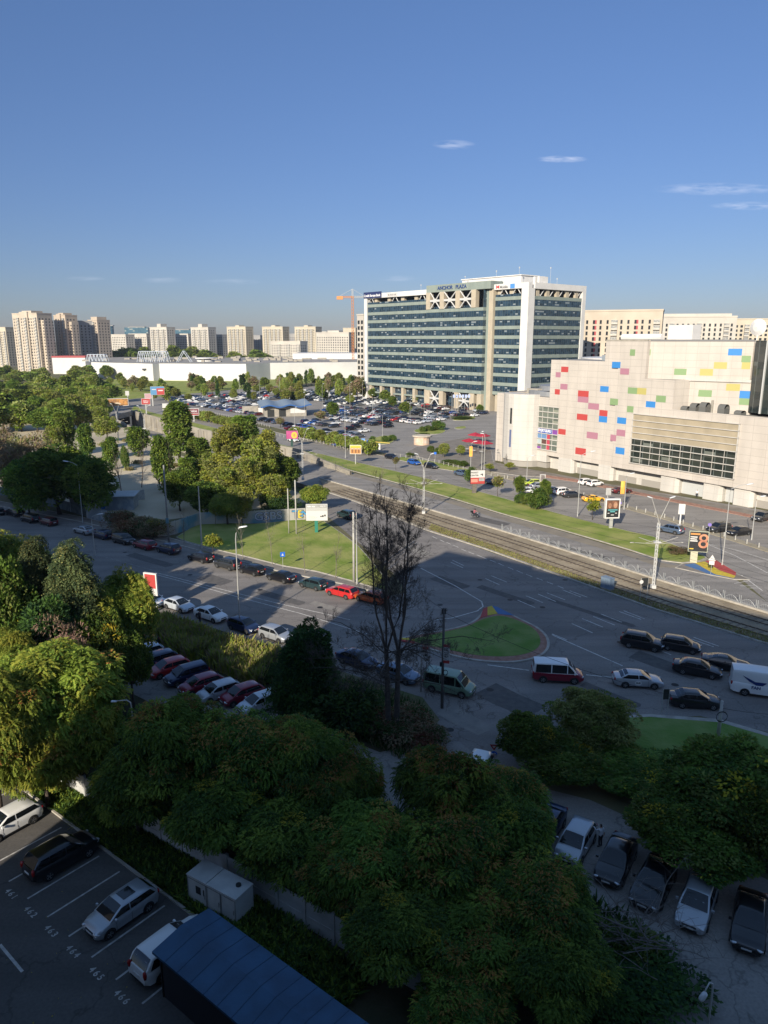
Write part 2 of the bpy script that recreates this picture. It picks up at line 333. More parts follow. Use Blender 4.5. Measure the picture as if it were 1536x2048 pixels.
# long grass strip between the carriageways
kerbed('lawn', [(268, 812), (300, 824), (430, 856), (600, 899), (700, 922), (800, 945), (867, 961), (933, 977), (1000, 995), (1100, 1023), (1167, 1041), (1233, 1057), (1257, 1063), (1307, 1074), (1340, 1087), (1375, 1101), (1408, 1112), (1414, 1117), (1400, 1123), (1364, 1127), (1324, 1122), (1257, 1100), (1190, 1080), (1124, 1061), (1024, 1034), (987, 1023), (910, 999), (800, 968), (700, 941), (600, 903.2), (400, 859), (262, 822)], M_grass, kw=.2)
struct('pavement', [poly([(700, 944), (800, 971), (910, 1002), (987, 1026), (1124, 1064), (1257, 1103), (1324, 1126), (1350, 1131), (1371, 1131), (1365, 1136), (1320, 1135), (1257, 1113), (1124, 1074), (987, 1035), (910, 1010), (800, 978), (700, 951)])], .03, mat('dusty_pavement', (.25, .215, .16), .95, col2=(.19, .165, .13), scale=.4, detail=8))
kerbed('pavement', [(1364, 1128), (1400, 1124), (1416, 1117), (1436, 1121), (1472, 1147), (1500, 1160), (1470, 1160), (1400, 1147), (1350, 1136)], M_walk, h=.1)
flower('red_paving', [(1410, 1123), (1431, 1121), (1472, 1146), (1471, 1153), (1440, 1142)], M_red, .11, '')
flower('yellow_paving', [(1390, 1127), (1409, 1124), (1439, 1142), (1471, 1153), (1468, 1157), (1430, 1150)], M_yel, .112, '')
flower('blue_paving', [(1368, 1131), (1389, 1128), (1430, 1150), (1458, 1156), (1420, 1150)], M_blu, .114, '')
# verge with hedge between the mall's fence and its parking, island lawns by the roundabout
kerbed('lawn', [(1170 - 384, 918), (806, 914), (870, 924), (925, 936), (960, 944), (955, 950), (880, 938)], M_grass, h=.1)
kerbed('verge', [(640, 885), (700, 898), (775, 914), (780, 909), (700, 889), (645, 876), (560, 858), (470, 835), (400, 822), (395, 826), (470, 842), (560, 867)], M_dirt, h=.1)
rb = smooth_poly([(822, 862), (845, 856), (880, 856), (895, 862), (880, 869), (845, 869)], 2)
kerbed('lawn', rb, M_grass, h=.15)
kerbed('lawn', smooth_poly([(735, 882), (760, 872), (785, 872), (792, 880), (780, 889), (750, 889)], 2), M_grass, h=.15)
kerbed('lawn', smooth_poly([(895, 842), (930, 833), (955, 834), (945, 841)], 2), M_grass, h=.15)
kerbed('lawn', smooth_poly([(905, 856), (930, 852), (935, 857), (915, 859)], 2), M_grass, h=.15)
kerbed('pavement', [(812, 905), (830, 895), (880, 885), (975, 866), (988, 925), (1110, 950), (1130, 957), (1040, 952), (935, 938), (860, 922)], M_walk, h=.1)
struct('pavement', [poly([(988, 926), (1110, 948), (1217, 969), (1340, 992), (1536, 1027), (2300, 1150), (2300, 1175), (1536, 1040), (1340, 1001), (1217, 976), (1110, 955), (1040, 950)])], .1, M_walk, slab=0)
struct('brick_edging', [poly([(1085, 950), (1150, 959), (1217, 973), (1340, 998), (1536, 1037), (2300, 1172), (2300, 1182), (1536, 1042), (1340, 1003), (1217, 978), (1150, 964), (1085, 954)])], .112, M_brick, slab=0)
struct('verge', [poly([(935, 940), (1130, 985), (1330, 1040), (1536, 1105), (2300, 1262), (2300, 1252), (1536, 1098), (1330, 1033), (1130, 978), (940, 935)])], .12, mat('fence_strip', (.33, .29, .21), .95, col2=(.24, .21, .15), scale=.5, detail=8), slab=0)
# lawns further off, park belt
struct('lawn', [poly([(160, 790), (240, 800), (640, 764), (720, 762), (700, 752), (420, 752), (200, 760)])], .02, M_grass)
struct('vacant_lot', [poly([(-500, 838), (-100, 830), (60, 824), (180, 835), (215, 838), (330, 902), (520, 958), (640, 1000), (560, 1012), (330, 1040), (180, 1020), (0, 985), (-500, 930)])], .01, M_sand)
struct('lawn', [[p[:2] for p in (gp(1170, 1440), gp(1300, 1436), gp(1440, 1447), gp(1620, 1500), gp(1800, 1600), gp(1536, 1660), gp(1300, 1600), gp(1150, 1520))]], .14, M_grassd, slab=0)
struct('kerb', [poly([(1165, 1438), (1300, 1431), (1440, 1441), (1620, 1494), (1622, 1501), (1440, 1447.5), (1300, 1436.5), (1170, 1441)])], .15, M_kerb, slab=0)
# tramway
ta, tb = gp(863, 1040), gp(1536, 1258)
td = (tb - ta).normalized(); tn = Vector((-td.y, td.x, 0))       # tn points away from the camera
def tram(s, o, z=0): p = ta + td * s + tn * o; return (p.x, p.y, z)
bed = [(600, 947), (640, 958), (847, 1017), (1000, 1062), (1100, 1093), (1312, 1160), (1536, 1228), (2300, 1459), (2300, 1510), (1536, 1289), (1312, 1220), (1107, 1147), (967, 1097), (857, 1062), (710, 1003), (650, 983), (600, 965)]
mb = MB(); mb.prism(poly([b for b in bed if b[0] >= 640]), 0, .10); o = mb.build('tram_bed', M_ballast); o['kind'] = 'structure'
def line3(pts, w, z0, z1, m, name, kind='structure'):
    mb = MB()
    for a, b in zip(pts[:-1], pts[1:]):
        d = (b - a).normalized(); n = Vector((-d.y, d.x, 0)) * w / 2
        mb.prism([(a - n)[:2], (b - n)[:2], (b + n)[:2], (a + n)[:2]], z0, z1)
    o = mb.build(name, m)
    if kind: o['kind'] = kind
    return o
line3([gp(*b) for b in bed[1:8]], .45, 0, .34, M_kerb, 'kerb')
line3([gp(*b) for b in [(650, 983), (710, 1003), (857, 1062), (967, 1097), (1107, 1147), (1312, 1220), (1536, 1289), (2300, 1510)]], .3, 0, .16, M_kerb, 'kerb')
M_rail = mat('rail_steel', (.10, .085, .07), .45, .6); M_sleeper = mat('sleeper', (.16, .125, .09), .9, col2=(.22, .18, .13), scale=2)
far_ = [gp(*b) for b in bed[1:8]]; near_ = [gp(*b) for b in [(650, 983), (857, 1062), (967, 1097), (1107, 1147), (1312, 1220), (1536, 1289), (2300, 1510)]]
def interp(L_, x):
    for a, b in zip(L_[:-1], L_[1:]):
        if (a - ta).dot(td) <= x <= (b - ta).dot(td):
            u = (x - (a - ta).dot(td)) / ((b - a).dot(td)); return a.lerp(b, u)
    return None
ss = [s for s in range(-75, 110, 3)]
for tr, fr in (('far', .66), ('near', .28)):
    cl = []
    for s_ in ss:
        a, b = interp(near_, s_), interp(far_, s_)
        if a and b: cl.append(a.lerp(b, fr))
    for off in (-.72, .72):
        line3([c + tn * off for c in cl], .08, .1, .22, M_rail, 'tram_rail')
    mb = MB(); dist = 0
    L_tot = sum((b - a).length for a, b in zip(cl[:-1], cl[1:]))
    k = 0
    while k * .9 < L_tot:
        x = k * .9; j = 0
        while j < len(cl) - 2 and x > (cl[j + 1] - cl[j]).length: x -= (cl[j + 1] - cl[j]).length; j += 1
        d = (cl[j + 1] - cl[j]).normalized(); p = cl[j] + d * x; M_ = TM(p.x, p.y, 0) @ Matrix.Rotation(math.atan2(d.y, d.x), 4, 'Z')
        mb.box(-.12, -1.2, .08, .12, 1.2, .135, 0, M_); k += 1
    o = mb.build('railway_sleepers', M_sleeper); o['kind'] = 'structure'
# underpass ramp and retaining walls
M_wall = mat('retaining_concrete', (.33, .30, .24), .9, col2=(.22, .20, .17), scale=.25, bump=.2, detail=8)
r0 = [TR[0], TR[1], TR[2], TR[3]]; r1 = [TR[7], TR[6], TR[5], TR[4]]; zz = [0, -1.9, -4.6, -6.2]
mb = MB()
for i in range(3): mb.quad((*r1[i][:2], zz[i]), (*r0[i][:2], zz[i]), (*r0[i + 1][:2], zz[i + 1]), (*r1[i + 1][:2], zz[i + 1]))
o = mb.build('ramp', M_asph2); o['kind'] = 'structure'
mb = MB()
for L_ in (r0, r1):
    for i in range(3):
        a, b = L_[i], L_[i + 1]; d = (b - a).normalized(); n = Vector((-d.y, d.x, 0)); n = n if (L_ is r0) == (n.y > 0) else -n
        mb.add([(*a[:2], zz[i] - .3), (*b[:2], zz[i + 1] - .3), (*(b)[:2], .9), (*a[:2], .9), (*(a + n * .35)[:2], zz[i] - .3), (*(b + n * .35)[:2], zz[i + 1] - .3), (*(b + n * .35)[:2], .9), (*(a + n * .35)[:2], .9)], [(0, 1, 2, 3), (4, 7, 6, 5), (3, 2, 6, 7)])
        if L_ is r0:
            ln = (b - a).length; k = 0
            while k * 7 < ln - 2:
                p = a + d * (k * 7 + 1); q = p - n * .5; zz_ = zz[i] + (zz[i + 1] - zz[i]) * (k * 7 / ln)
                mb.prism([p[:2], (p + d * .7)[:2], (q + d * .7)[:2], q[:2]], zz_ - .3, .3); k += 1
o = tag(mb.build('retaining_wall', M_wall), 'weathered concrete retaining wall with pilasters along the sunken tram road', 'wall')
dk = thing('road_bridge', 'concrete road bridge carrying traffic over the dark mouth of the underpass', 'bridge')
mb = MB(); a, b = TR[4] - tn * 3, TR[3] + tn * 3; dd = -td
mb.prism([(a)[:2], (b)[:2], (b + dd * 30)[:2], (a + dd * 30)[:2]], -1.1, .05); mb.build('deck', M_asph2, dk)
mb = MB(); mb.prism([(a - dd * .4)[:2], (b - dd * .4)[:2], b[:2], a[:2]], -1.2, 1.0); mb.build('parapet', M_conc, dk)
mb = MB(); mb.prism([(a + dd * 14)[:2], (b + dd * 14)[:2], (b + dd * 15)[:2], (a + dd * 15)[:2]], -7, -1.1); mb.build('pier', mat('underpass_dark', (.05, .05, .05)), dk)  # near-black wall across the road stands for the shade inside the underpass
# painted lines
def marks(segs, w=.14, m=M_line, z=.026, name='road_marking'):
    mb = MB()
    for x0, y0, x1, y1 in segs:
        a, b = gp(x0, y0), gp(x1, y1); d = (b - a).normalized(); n = Vector((-d.y, d.x, 0)) * w / 2
        mb.sheet([(a - n)[:2], (b - n)[:2], (b + n)[:2], (a + n)[:2]], z)
    o = mb.build(name, m); o['kind'] = 'structure'
c8 = lambda L_: [(1024 + a / 3, 930 + b / 3, 1024 + c / 3, 930 + d / 3) for a, b, c, d in L_]
c7 = lambda L_: [(800 + a / 3, 880 + b / 3, 800 + c / 3, 880 + d / 3) for a, b, c, d in L_]
marks(c7([(195, 580, 222, 592), (240, 600, 265, 612), (280, 615, 305, 627), (320, 632, 350, 645), (368, 655, 398, 668), (412, 672, 446, 686), (460, 690, 522, 716), (540, 721, 575, 735), (590, 740, 622, 755), (648, 764, 680, 778), (700, 784, 736, 800), (757, 806, 794, 822), (820, 829, 856, 843), (882, 852, 918, 866), (946, 876, 982, 891)])
      + c7([(315, 722, 382, 754), (305, 734, 378, 768), (547, 815, 640, 853), (512, 832, 598, 870), (882, 918, 990, 960), (828, 925, 935, 970), (757, 936, 856, 976), (706, 962, 810, 1006), (975, 900, 1085, 943), (1018, 905, 1123, 944),
            (1342, 1025, 1467, 1074), (1315, 1030, 1447, 1078), (1206, 1045, 1330, 1094), (1160, 1060, 1290, 1112), (1092, 1072, 1216, 1123), (1030, 1102, 1155, 1158)])
      + c8([(1090, 1035, 1240, 1088), (1075, 1045, 1210, 1092), (900, 1118, 955, 1140)]), .15)
marks(c7([(125, 770, 330, 875), (330, 875, 490, 970), (912, 1165, 1000, 1200)]) + [(963, 1203, 966, 1213), (966, 1213, 955, 1222), (955, 1222, 905, 1236), (905, 1236, 848, 1243), (1104, 1270, 1245, 1332), (975, 1330, 1058, 1341), (1172, 1350, 1225, 1355)], .16)
marks([(310, 1145, 400, 1168), (400, 1168, 475, 1187), (475, 1187, 560, 1208), (560, 1208, 650, 1228), (310, 1149, 400, 1173), (400, 1173, 475, 1194), (475, 1194, 600, 1227), (600, 1227, 740, 1270), (650, 1228, 700, 1240)], .13)
marks([(195, 1110, 320, 1145), (870, 1125, 950, 1147)], .12, M_linef)
c5 = lambda L_: [(1236 + a / 5.12, 930 + b / 5.12, 1236 + c / 5.12, 930 + d / 5.12) for a, b, c, d in L_]
marks(c5([(880, 800, 1200, 870), (1200, 870, 1536, 972), (900, 806, 1200, 930), (1200, 930, 1536, 1110), (1265, 1130, 1480, 1290), (1190, 1215, 1330, 1190), (1250, 1240, 1400, 1240), (1330, 1262, 1440, 1262)]), .15, z=.034)
marks([(560 + a / 7.68, 840 + b / 7.68, 560 + c / 7.68, 840 + d / 7.68) for a, b, c, d in ((550, 410, 620, 430), (690, 445, 780, 468), (915, 500, 980, 520), (1150, 560, 1230, 585))] + [(880, 955, 905, 961), (940, 971, 965, 977), (1090, 1008, 1112, 1014)], .15, M_linef, z=.034)
bays = c5([(470, 560, 650, 520), (560, 590, 800, 530), (690, 640, 900, 600), (800, 650, 1010, 610), (1180, 745, 1400, 700), (1220, 770, 1460, 760), (300, 480, 480, 440), (150, 440, 330, 390)])
marks(bays + [(1010 + 30 * i, 950 + 6.2 * i, 1045 + 30 * i, 946 + 6.2 * i) for i in range(5)], .1, M_linef, z=.034)
# repairs, manhole covers and gullies in the carriageway
M_patch = mat('asphalt_patch', (.085, .080, .076), .9, col2=(.12, .11, .10), scale=1.5, bump=.2); M_patchl = mat('asphalt_patch_pale', (.25, .23, .20), .9, col2=(.20, .185, .165), scale=1.2, bump=.2); M_iron = mat('cast_iron', (.035, .033, .03), .6, .5)
rp_ = random.Random(21)
for i, (x, y, l_, w_, k) in enumerate([(1010, 1190, 9, 1.4, 0), (900, 1165, 6, 2.2, 0), (1180, 1225, 12, 1.0, 0), (1330, 1330, 7, 2.4, 0), (560, 1195, 8, 1.5, 0), (300, 1120, 10, 1.8, 0), (430, 1160, 5, 2.6, 0), (830, 1100, 7, 2.0, 1), (760, 1060, 9, 1.5, 1), (930, 1040, 14, 1.1, 1), (1150, 1100, 12, 1.2, 0), (1020, 1400, 6, 3.2, 0), (930, 1440, 5, 2.2, 1), (1220, 1390, 6, 1.2, 0), (980, 1042, 8, 2.6, 0), (700, 960, 16, 1.6, 1), (660, 1215, 6, 1.2, 1)]):
    c = gp(x, y); d = azdir(139 if x > 700 else 127); n = Vector((-d.y, d.x, 0)); mb = MB(); q = []
    for u, v in ((-.5, -.5), (-.1, -.56), (.5, -.48), (.52, .1), (.48, .5), (0, .46), (-.52, .52)): q.append((c + d * (u * l_) + n * (v * w_))[:2])
    mb.sheet(q, .0225 if y > 1060 or x < 720 else .0265); o = mb.build('asphalt_repair', M_patchl if k else M_patch); o['kind'] = 'structure'
mb = MB()
for x, y in [(1085, 1215), (960, 1160), (1240, 1285), (880, 1210), (640, 1215), (520, 1180), (380, 1150), (250, 1105), (1150, 1345), (980, 1380), (830, 1090), (1350, 1370), (900, 1460), (1130, 1160), (720, 1060), (1020, 1290 - 90)]:
    c = gp(x, y); mb.sheet([(c.x + .36 * math.cos(t), c.y + .36 * math.sin(t)) for t in np.linspace(0, 6.283, 15)[:-1]], .0285)
o = mb.build('manhole_covers', M_iron); o['kind'] = 'structure'
# numbered bays
mk = [(-3, 1830), (55, 1798), (97, 1834), (138, 1874), (183, 1916), (232, 1960)]
mb = MB()
P0 = gp(55, 1798); pitch = (gp(232, 1960) - gp(55, 1798)).length / 4
for i in range(-6, 6):
    p = P0 + kd * pitch * i; q = p + kn * 4.75; n = kd * .06
    if i == 5: q = p + kn * 3.0
    mb.sheet([(p - n)[:2], (p + n)[:2], (q + n)[:2], (q - n)[:2]], .027)
n = kn * .08; a = gp(0, 1890); b = gp(45, 1944)
mb.sheet([(a - n)[:2], (b - n)[:2], (b + n)[:2], (a + n)[:2]], .027)
o = mb.build('bay_marking', mat('bay_paint', (.50, .48, .44), .8, col2=(.30, .29, .27), scale=3, detail=8)); o['kind'] = 'structure'
for i, sx_ in enumerate(['458', '459', '460', '461', '462', '463', '464', '465', '466']):
    k = i - 4
    p = P0 + kd * (pitch * (k + .5)) - kn * .42
    M_ = TM(p.x, p.y, .024) @ Matrix.Rotation(math.atan2(kd.y, kd.x), 4, 'Z')
    o = text(' '.join(sx_), .52, MATS['bay_paint'], None, M_, 'bay_number', ext=.002, bold=.01); o['kind'] = 'structure'
# ---------------------------------------------------------------- vehicles
def paint(name, c, met=0.0, rough=.28): return mat('paint_' + name, c, rough, met, coat=.8)
PT = {'white': paint('white', (.72, .72, .70)), 'silver': paint('silver', (.42, .44, .46), .5, .35), 'ice': paint('ice', (.52, .56, .60), .3, .35), 'grey': paint('grey', (.16, .17, .18), .5, .35), 'darkgrey': paint('darkgrey', (.045, .048, .052), .4),
      'black': paint('black', (.006, .006, .008)), 'navy': paint('navy', (.012, .022, .065), .3), 'blue': paint('blue', (.02, .10, .38), .2), 'steel': paint('steel', (.12, .17, .25), .5), 'red': paint('red', (.42, .02, .02)),
      'crimson': paint('crimson', (.20, .008, .025), .2), 'maroon': paint('maroon', (.10, .008, .012), .2), 'yellow': paint('yellow', (.72, .38, .015)), 'orange': paint('orange', (.50, .09, .02)), 'lime': paint('lime', (.42, .50, .05)),
      'green': paint('green', (.17, .26, .17), .2, .4), 'teal': paint('teal', (.03, .06, .065), .4), 'beige': paint('beige', (.36, .32, .26), .4), 'bronze': paint('bronze', (.12, .08, .06), .5)}
M_glass = mat('car_glass', (.008, .010, .012), .06, spec=.8); M_tyre = mat('tyre', (.012, .012, .012), .85); M_rim = mat('wheel_rim', (.35, .36, .37), .35, .8); M_plas = mat('black_plastic', (.012, .012, .013), .6)
M_head = mat('headlight_glass', (.55, .57, .60), .15, .3); M_tail = mat('tail_light', (.28, .008, .010), .2); M_plate = mat('number_plate', (.62, .62, .60), .5); M_chrome = mat('bright_trim', (.55, .55, .55), .2, 1)
# kind: length, width, height, belt height, ground clearance, top line of lower body, rear window foot, roof rear, roof front, windscreen foot, roof width, tyre radius, wheelbase front/rear
KIND = {
 'sedan':   dict(L=4.65, W=1.80, H=1.46, b=.96, c=.20, top=[(-1, .60), (-.985, .86), (-.95, 1.0), (-.80, 1.05), (-.66, 1.04), (.40, .95), (.55, .93), (.80, .84), (.93, .74), (.985, .62), (1, .48)], g=(-1.85, -1.00, .22, 1.22), rw=.64, r=.32, ax=(1.42, -1.30)),
 'coupe':   dict(L=4.75, W=1.88, H=1.38, b=.94, c=.18, top=[(-1, .58), (-.985, .84), (-.95, .98), (-.84, 1.02), (-.66, .99), (.36, .92), (.5, .90), (.80, .80), (.93, .70), (.985, .60), (1, .45)], g=(-1.98, -.75, .10, 1.00), rw=.62, r=.34, ax=(1.46, -1.38)),
 'hatch':   dict(L=4.15, W=1.76, H=1.47, b=.97, c=.20, top=[(-1, .60), (-.985, .90), (-.97, 1.0), (-.9, 1.0), (-.7, 1.0), (.40, .96), (.54, .95), (.80, .86), (.93, .75), (.985, .62), (1, .48)], g=(-2.00, -1.50, .30, 1.24), rw=.66, r=.31, ax=(1.30, -1.22)),
 'wagon':   dict(L=4.65, W=1.80, H=1.48, b=.96, c=.20, top=[(-1, .60), (-.985, .90), (-.97, 1.0), (-.9, 1.0), (-.7, 1.0), (.40, .95), (.54, .93), (.80, .84), (.93, .74), (.985, .62), (1, .48)], g=(-2.24, -1.75, .24, 1.24), rw=.66, r=.32, ax=(1.42, -1.32)),
 'suv':     dict(L=4.50, W=1.86, H=1.67, b=1.08, c=.26, top=[(-1, .66), (-.985, .98), (-.97, 1.1), (-.9, 1.1), (-.7, 1.1), (.40, 1.06), (.55, 1.05), (.80, 1.0), (.93, .90), (.985, .74), (1, .56)], g=(-2.16, -1.70, .30, 1.22), rw=.70, r=.35, ax=(1.36, -1.30)),
 'mpv':     dict(L=4.30, W=1.80, H=1.62, b=1.02, c=.22, top=[(-1, .64), (-.985, .98), (-.97, 1.04), (-.9, 1.04), (-.7, 1.04), (.42, 1.02), (.60, .98), (.82, .88), (.93, .78), (.985, .66), (1, .5)], g=(-2.08, -1.80, .38, 1.32), rw=.70, r=.32, ax=(1.34, -1.26)),
 'minibus': dict(L=4.95, W=1.95, H=2.05, b=1.06, c=.24, top=[(-1, .70), (-.99, 1.0), (-.98, 1.08), (-.9, 1.08), (-.7, 1.08), (.55, 1.08), (.70, 1.06), (.85, .98), (.95, .86), (.985, .76), (1, .55)], g=(-2.44, -2.32, .95, 1.86), rw=.84, r=.35, ax=(1.55, -1.45)),
 'van':     dict(L=6.00, W=2.05, H=2.55, b=1.25, c=.26, top=[(-1, .80), (-.995, 1.1), (-.99, 1.28), (-.9, 1.28), (-.7, 1.28), (.60, 1.25), (.74, 1.22), (.88, 1.10), (.95, .95), (.985, .82), (1, .6)], g=(-2.97, -2.90, 1.25, 2.25), rw=.90, r=.36, ax=(1.95, -1.75)),
}
def car_parts(kind):
    K = KIND[kind]; Lh, Wh = K['L'] / 2, K['W'] / 2; out = {}
    tx = [t[0] * Lh for t in K['top']]; tz = [t[1] for t in K['top']]
    def zt(x): return float(np.interp(x, tx, tz))
    def wf(x):
        u = abs(x) / Lh; return Wh * (1 - .05 * u ** 3 - .16 * max(0, (u - .80) / .20) ** 2.2)
    xs = sorted(set([round(v, 3) for v in tx] + [round(v, 3) for v in np.linspace(-Lh * .95, Lh * .95, 13)]))
    body = MB(); rings = []
    for x in xs:
        z1 = zt(x); u = abs(x) / Lh; zb = K['c'] + .16 * max(0, (u - .88) / .12) ; w = wf(x)
        if z1 < zb + .2: z1 = zb + .2
        zm = zb + (z1 - zb) * .55
        half = [(0, zb), (w * .88, zb), (w * .97, zb + .06), (w, zm), (w * .985, z1 - .16 * (z1 - zb)), (w * .93, z1 - .03), (w * .80, z1 + .005), (w * .4, z1 + .02), (0, z1 + .025)]
        ring = [(x, -y, z) for y, z in half] + [(x, y, z) for y, z in half[::-1][1:-1]]
        rings.append(ring)
    body.loft(rings, 0, closed=True, caps=True)
    gr, rr, rf, gf = K['g']; b, H, rw = K['b'], K['H'], K['rw']
    def wb(x): return wf(x) * .935
    prof = [(gr, 0), (gr + (rr - gr) * .55, .64), (rr, .955), ((rr + rf) / 2 - .25, 1.0), (rf - .15, .985), (rf, .955), (rf + (gf - rf) * .5, .54), (gf, 0)]
    def zr(x): return (b - .03) + (H - b + .03) * float(np.interp(x, [p[0] for p in prof], [p[1] for p in prof]))
    def halfw(x, z):
        t = min(1, max(0, (z - b) / (H - b))); return wb(x) + (rw - wb(x)) * t ** 1.25
    rings = []
    for x, t in prof:
        z1 = zr(x); pts = []
        for k in (0, .33, .66, .92): z = b - .03 + (z1 - b + .03) * k; pts.append((halfw(x, z), z))
        wtop = halfw(x, z1); pts += [(wtop * .93, z1), (wtop * .5, z1 + .02 * min(1, t * 2)), (0, z1 + .028 * min(1, t * 2))]
        rings.append([(x, -y, z) for y, z in pts] + [(x, y, z) for y, z in pts[::-1][1:]])
    body.loft(rings, 1)
    # sills, dark discs standing for the shade in the wheel wells, bumpers' dark inserts
    r = K['r']
    for ax in K['ax']:
        for s in (-1, 1):
            y = s * (wf(ax) + .004); R_ = r + .075
            vs = [(ax, y, r)] + [(ax + R_ * math.cos(t), y, r + R_ * math.sin(t)) for t in np.linspace(-.25, math.pi + .25, 15)]
            body.add(vs, [(0, i, i + 1) if s < 0 else (0, i + 1, i) for i in range(1, 15)], 2)
    for s in (-1, 1):
        body.box(K['ax'][1] + .45, s * (Wh * .965) - .02, K['c'] - .02, K['ax'][0] - .45, s * (Wh * .965) + .02, K['c'] + .09, 2)
    for xd in ([.86, -.14] if kind not in ('van',) else [1.1]):
        for s in (-1, 1): body.box(xd - .008, s * (wf(xd) * .998) - .006, K['c'] + .12, xd + .008, s * (wf(xd) * .998) + .003, b - .1, 2)
    zf = K['c'] + .12
    body.box(Lh - .10, -Wh * .50, zf + .02, Lh + .012, Wh * .50, zf + .17, 2)
    body.box(Lh - .12, -Wh * .42, zf + .26, Lh + .004, Wh * .42, zf + .34, 2)
    body.box(-Lh - .012, -Wh * .62, zf - .02, -Lh + .10, Wh * .62, zf + .10, 2)
    out['body'] = body
    # glass panels a little proud of the shell
    def strip(x0, x1, y_in, off, name, n=4):
        g = MB(); rg = []
        for t in np.linspace(0, 1, n):
            x = x0 + (x1 - x0) * t; z = zr(x); nx = -(zr(x + .05) - zr(x - .05)) / .1; ln = math.hypot(nx, 1)
            ww = halfw(x, z) * y_in; cr = .024
            rg.append([(x + off * nx / ln, k * ww, z + off / ln + cr * (1 - abs(k) ** 2)) for k in (-1, -.5, 0, .5, 1)])
        if x1 > x0: rg = rg[::-1]
        g.loft(rg); out[name] = g
    strip(gf - .07, rf + .04, .885, .012, 'windscreen')
    if kind != 'van': strip(gr + .05, rr - .03 if rr - gr > .25 else rr - .01, .86, .014, 'rear_window', 4)
    sw = []
    hi_, lo_ = H - .115, b + .045
    def sidewin(x0b, x0t, x1t, x1b):
        for s in (-1, 1):
            g = MB(); rg = []
            for k in np.linspace(0, 1, 4):
                z = lo_ + (hi_ - lo_) * k; xa = x0b + (x0t - x0b) * k; xb = x1b + (x1t - x1b) * k
                rg.append([(x, s * (halfw(x, z) + .012), z) for x in (xa, (xa + xb) / 2, xb)])
            g.loft(rg if s < 0 else rg[::-1]); sw.append(g)
    fr = (hi_ - b) / (H - b); xfb = gf - .22; xft = gf - (gf - rf) * fr - .10; xrb = gr + .22; xrt = gr + (rr - gr) * fr + .12
    if kind == 'van': sidewin(.95, .95, xft, xfb)
    elif kind == 'minibus':
        sidewin(.90, .90, xft, xfb); sidewin(-.62, -.62, .80, .80); sidewin(max(xrb, -2.2), max(xrt, -2.15), -.72, -.72)
    else:
        m1 = -.10 if kind in ('hatch', 'coupe') else -.06; sidewin(m1 + .05, m1 + .03, xft, xfb)
        if kind in ('wagon', 'suv', 'mpv'):
            m2 = -1.12; sidewin(m2 + .05, m2 + .03, m1 - .05, m1 - .04); sidewin(xrb + .02, xrt + .02, m2 - .04, m2 - .03)
        else: sidewin(xrb, xrt, m1 - .05, m1 - .04)
    out['side'] = sw
    hl = []; tl = []
    zh = zt(Lh * .93) - .10
    for s in (-1, 1):
        g = MB(); x0 = Lh * .93; yy = wf(x0) * .80
        M_ = TM(x0 - .02, s * yy, zh - .02) @ Matrix.Rotation(s * -.55, 4, 'Z') @ Matrix.Rotation(R(-18), 4, 'Y')
        ell(g, M_, .19, .17, .075); hl.append(g)
        g = MB(); x0 = -Lh * .965; z0 = zt(-Lh * .95) - .14
        M_ = TM(x0 + .0, s * wf(x0) * .84, z0) @ Matrix.Rotation(s * .35, 4, 'Z')
        ell(g, M_, .10, .15, .13 if kind in ('hatch', 'sedan', 'coupe') else .24); tl.append(g)
    out['head'] = hl; out['tail'] = tl
    g = MB(); g.box(Lh - .02, -.26, zf + .17, Lh + .022, .26, zf + .27); out['plate_front'] = g
    g = MB(); g.box(-Lh - .02, -.26, zf + .30, -Lh + .02, .26, zf + .41); out['plate_rear'] = g
    mr = []
    for s in (-1, 1):
        g = MB(); g.box(gf - .36, s * (Wh + .02) - .02 * s, b + .0, gf - .26, s * (Wh + .17), b + .14); mr.append(g)
    out['mirror'] = mr
    return out
def ell(g, M_, a, b, c):
    rings = []
    for i in range(5):
        t = math.pi * (i / 4 - .5); z = math.sin(t); q = max(.02, math.cos(t)) ** .6
        rings.append([M_ @ Vector((a * q * math.copysign(abs(math.cos(p)) ** .6, math.cos(p)), b * q * math.copysign(abs(math.sin(p)) ** .6, math.sin(p)), c * z)) for p in [2 * math.pi * k / 10 for k in range(10)]])
    g.loft(rings, 0, closed=True, caps=True)
def wheel_mesh(r):
    t = MB(); prof = [(-.10, r * .62), (-.105, r * .9), (-.08, r * .985), (-.03, r), (.03, r), (.08, r * .985), (.105, r * .9), (.10, r * .62)]
    t.loft([[(rr * math.cos(a), y, rr * math.sin(a)) for y, rr in prof] for a in [2 * math.pi * k / 20 for k in range(20)] + [0]], 0)
    m = MB()
    for sgn in (-1,):
        y = sgn * .085
        for k in range(5):
            a = 2 * math.pi * k / 5; d = .24
            p = [(r * .12 * math.cos(a - d * 2), y, r * .12 * math.sin(a - d * 2)), (r * .60 * math.cos(a - d), y, r * .60 * math.sin(a - d)), (r * .60 * math.cos(a + d), y, r * .60 * math.sin(a + d)), (r * .12 * math.cos(a + d * 2), y, r * .12 * math.sin(a + d * 2))]
            m.add(p, [(0, 1, 2, 3)])
        n = 20; ring = [[(rr * r * math.cos(a), y - .006, rr * r * math.sin(a)) for rr in (.57, .64)] for a in [2 * math.pi * k / n for k in range(n)] + [0]]
        m.loft(ring, 0)
        m.add([(r * .14 * math.cos(a), y - .008, r * .14 * math.sin(a)) for a in [2 * math.pi * k / 8 for k in range(8)]], [tuple(range(8))])
    dk = MB(); n = 16; dk.add([(r * .62 * math.cos(a), -.05, r * .62 * math.sin(a)) for a in [2 * math.pi * k / n for k in range(n)]] , [tuple(range(n))])
    return t, m, dk
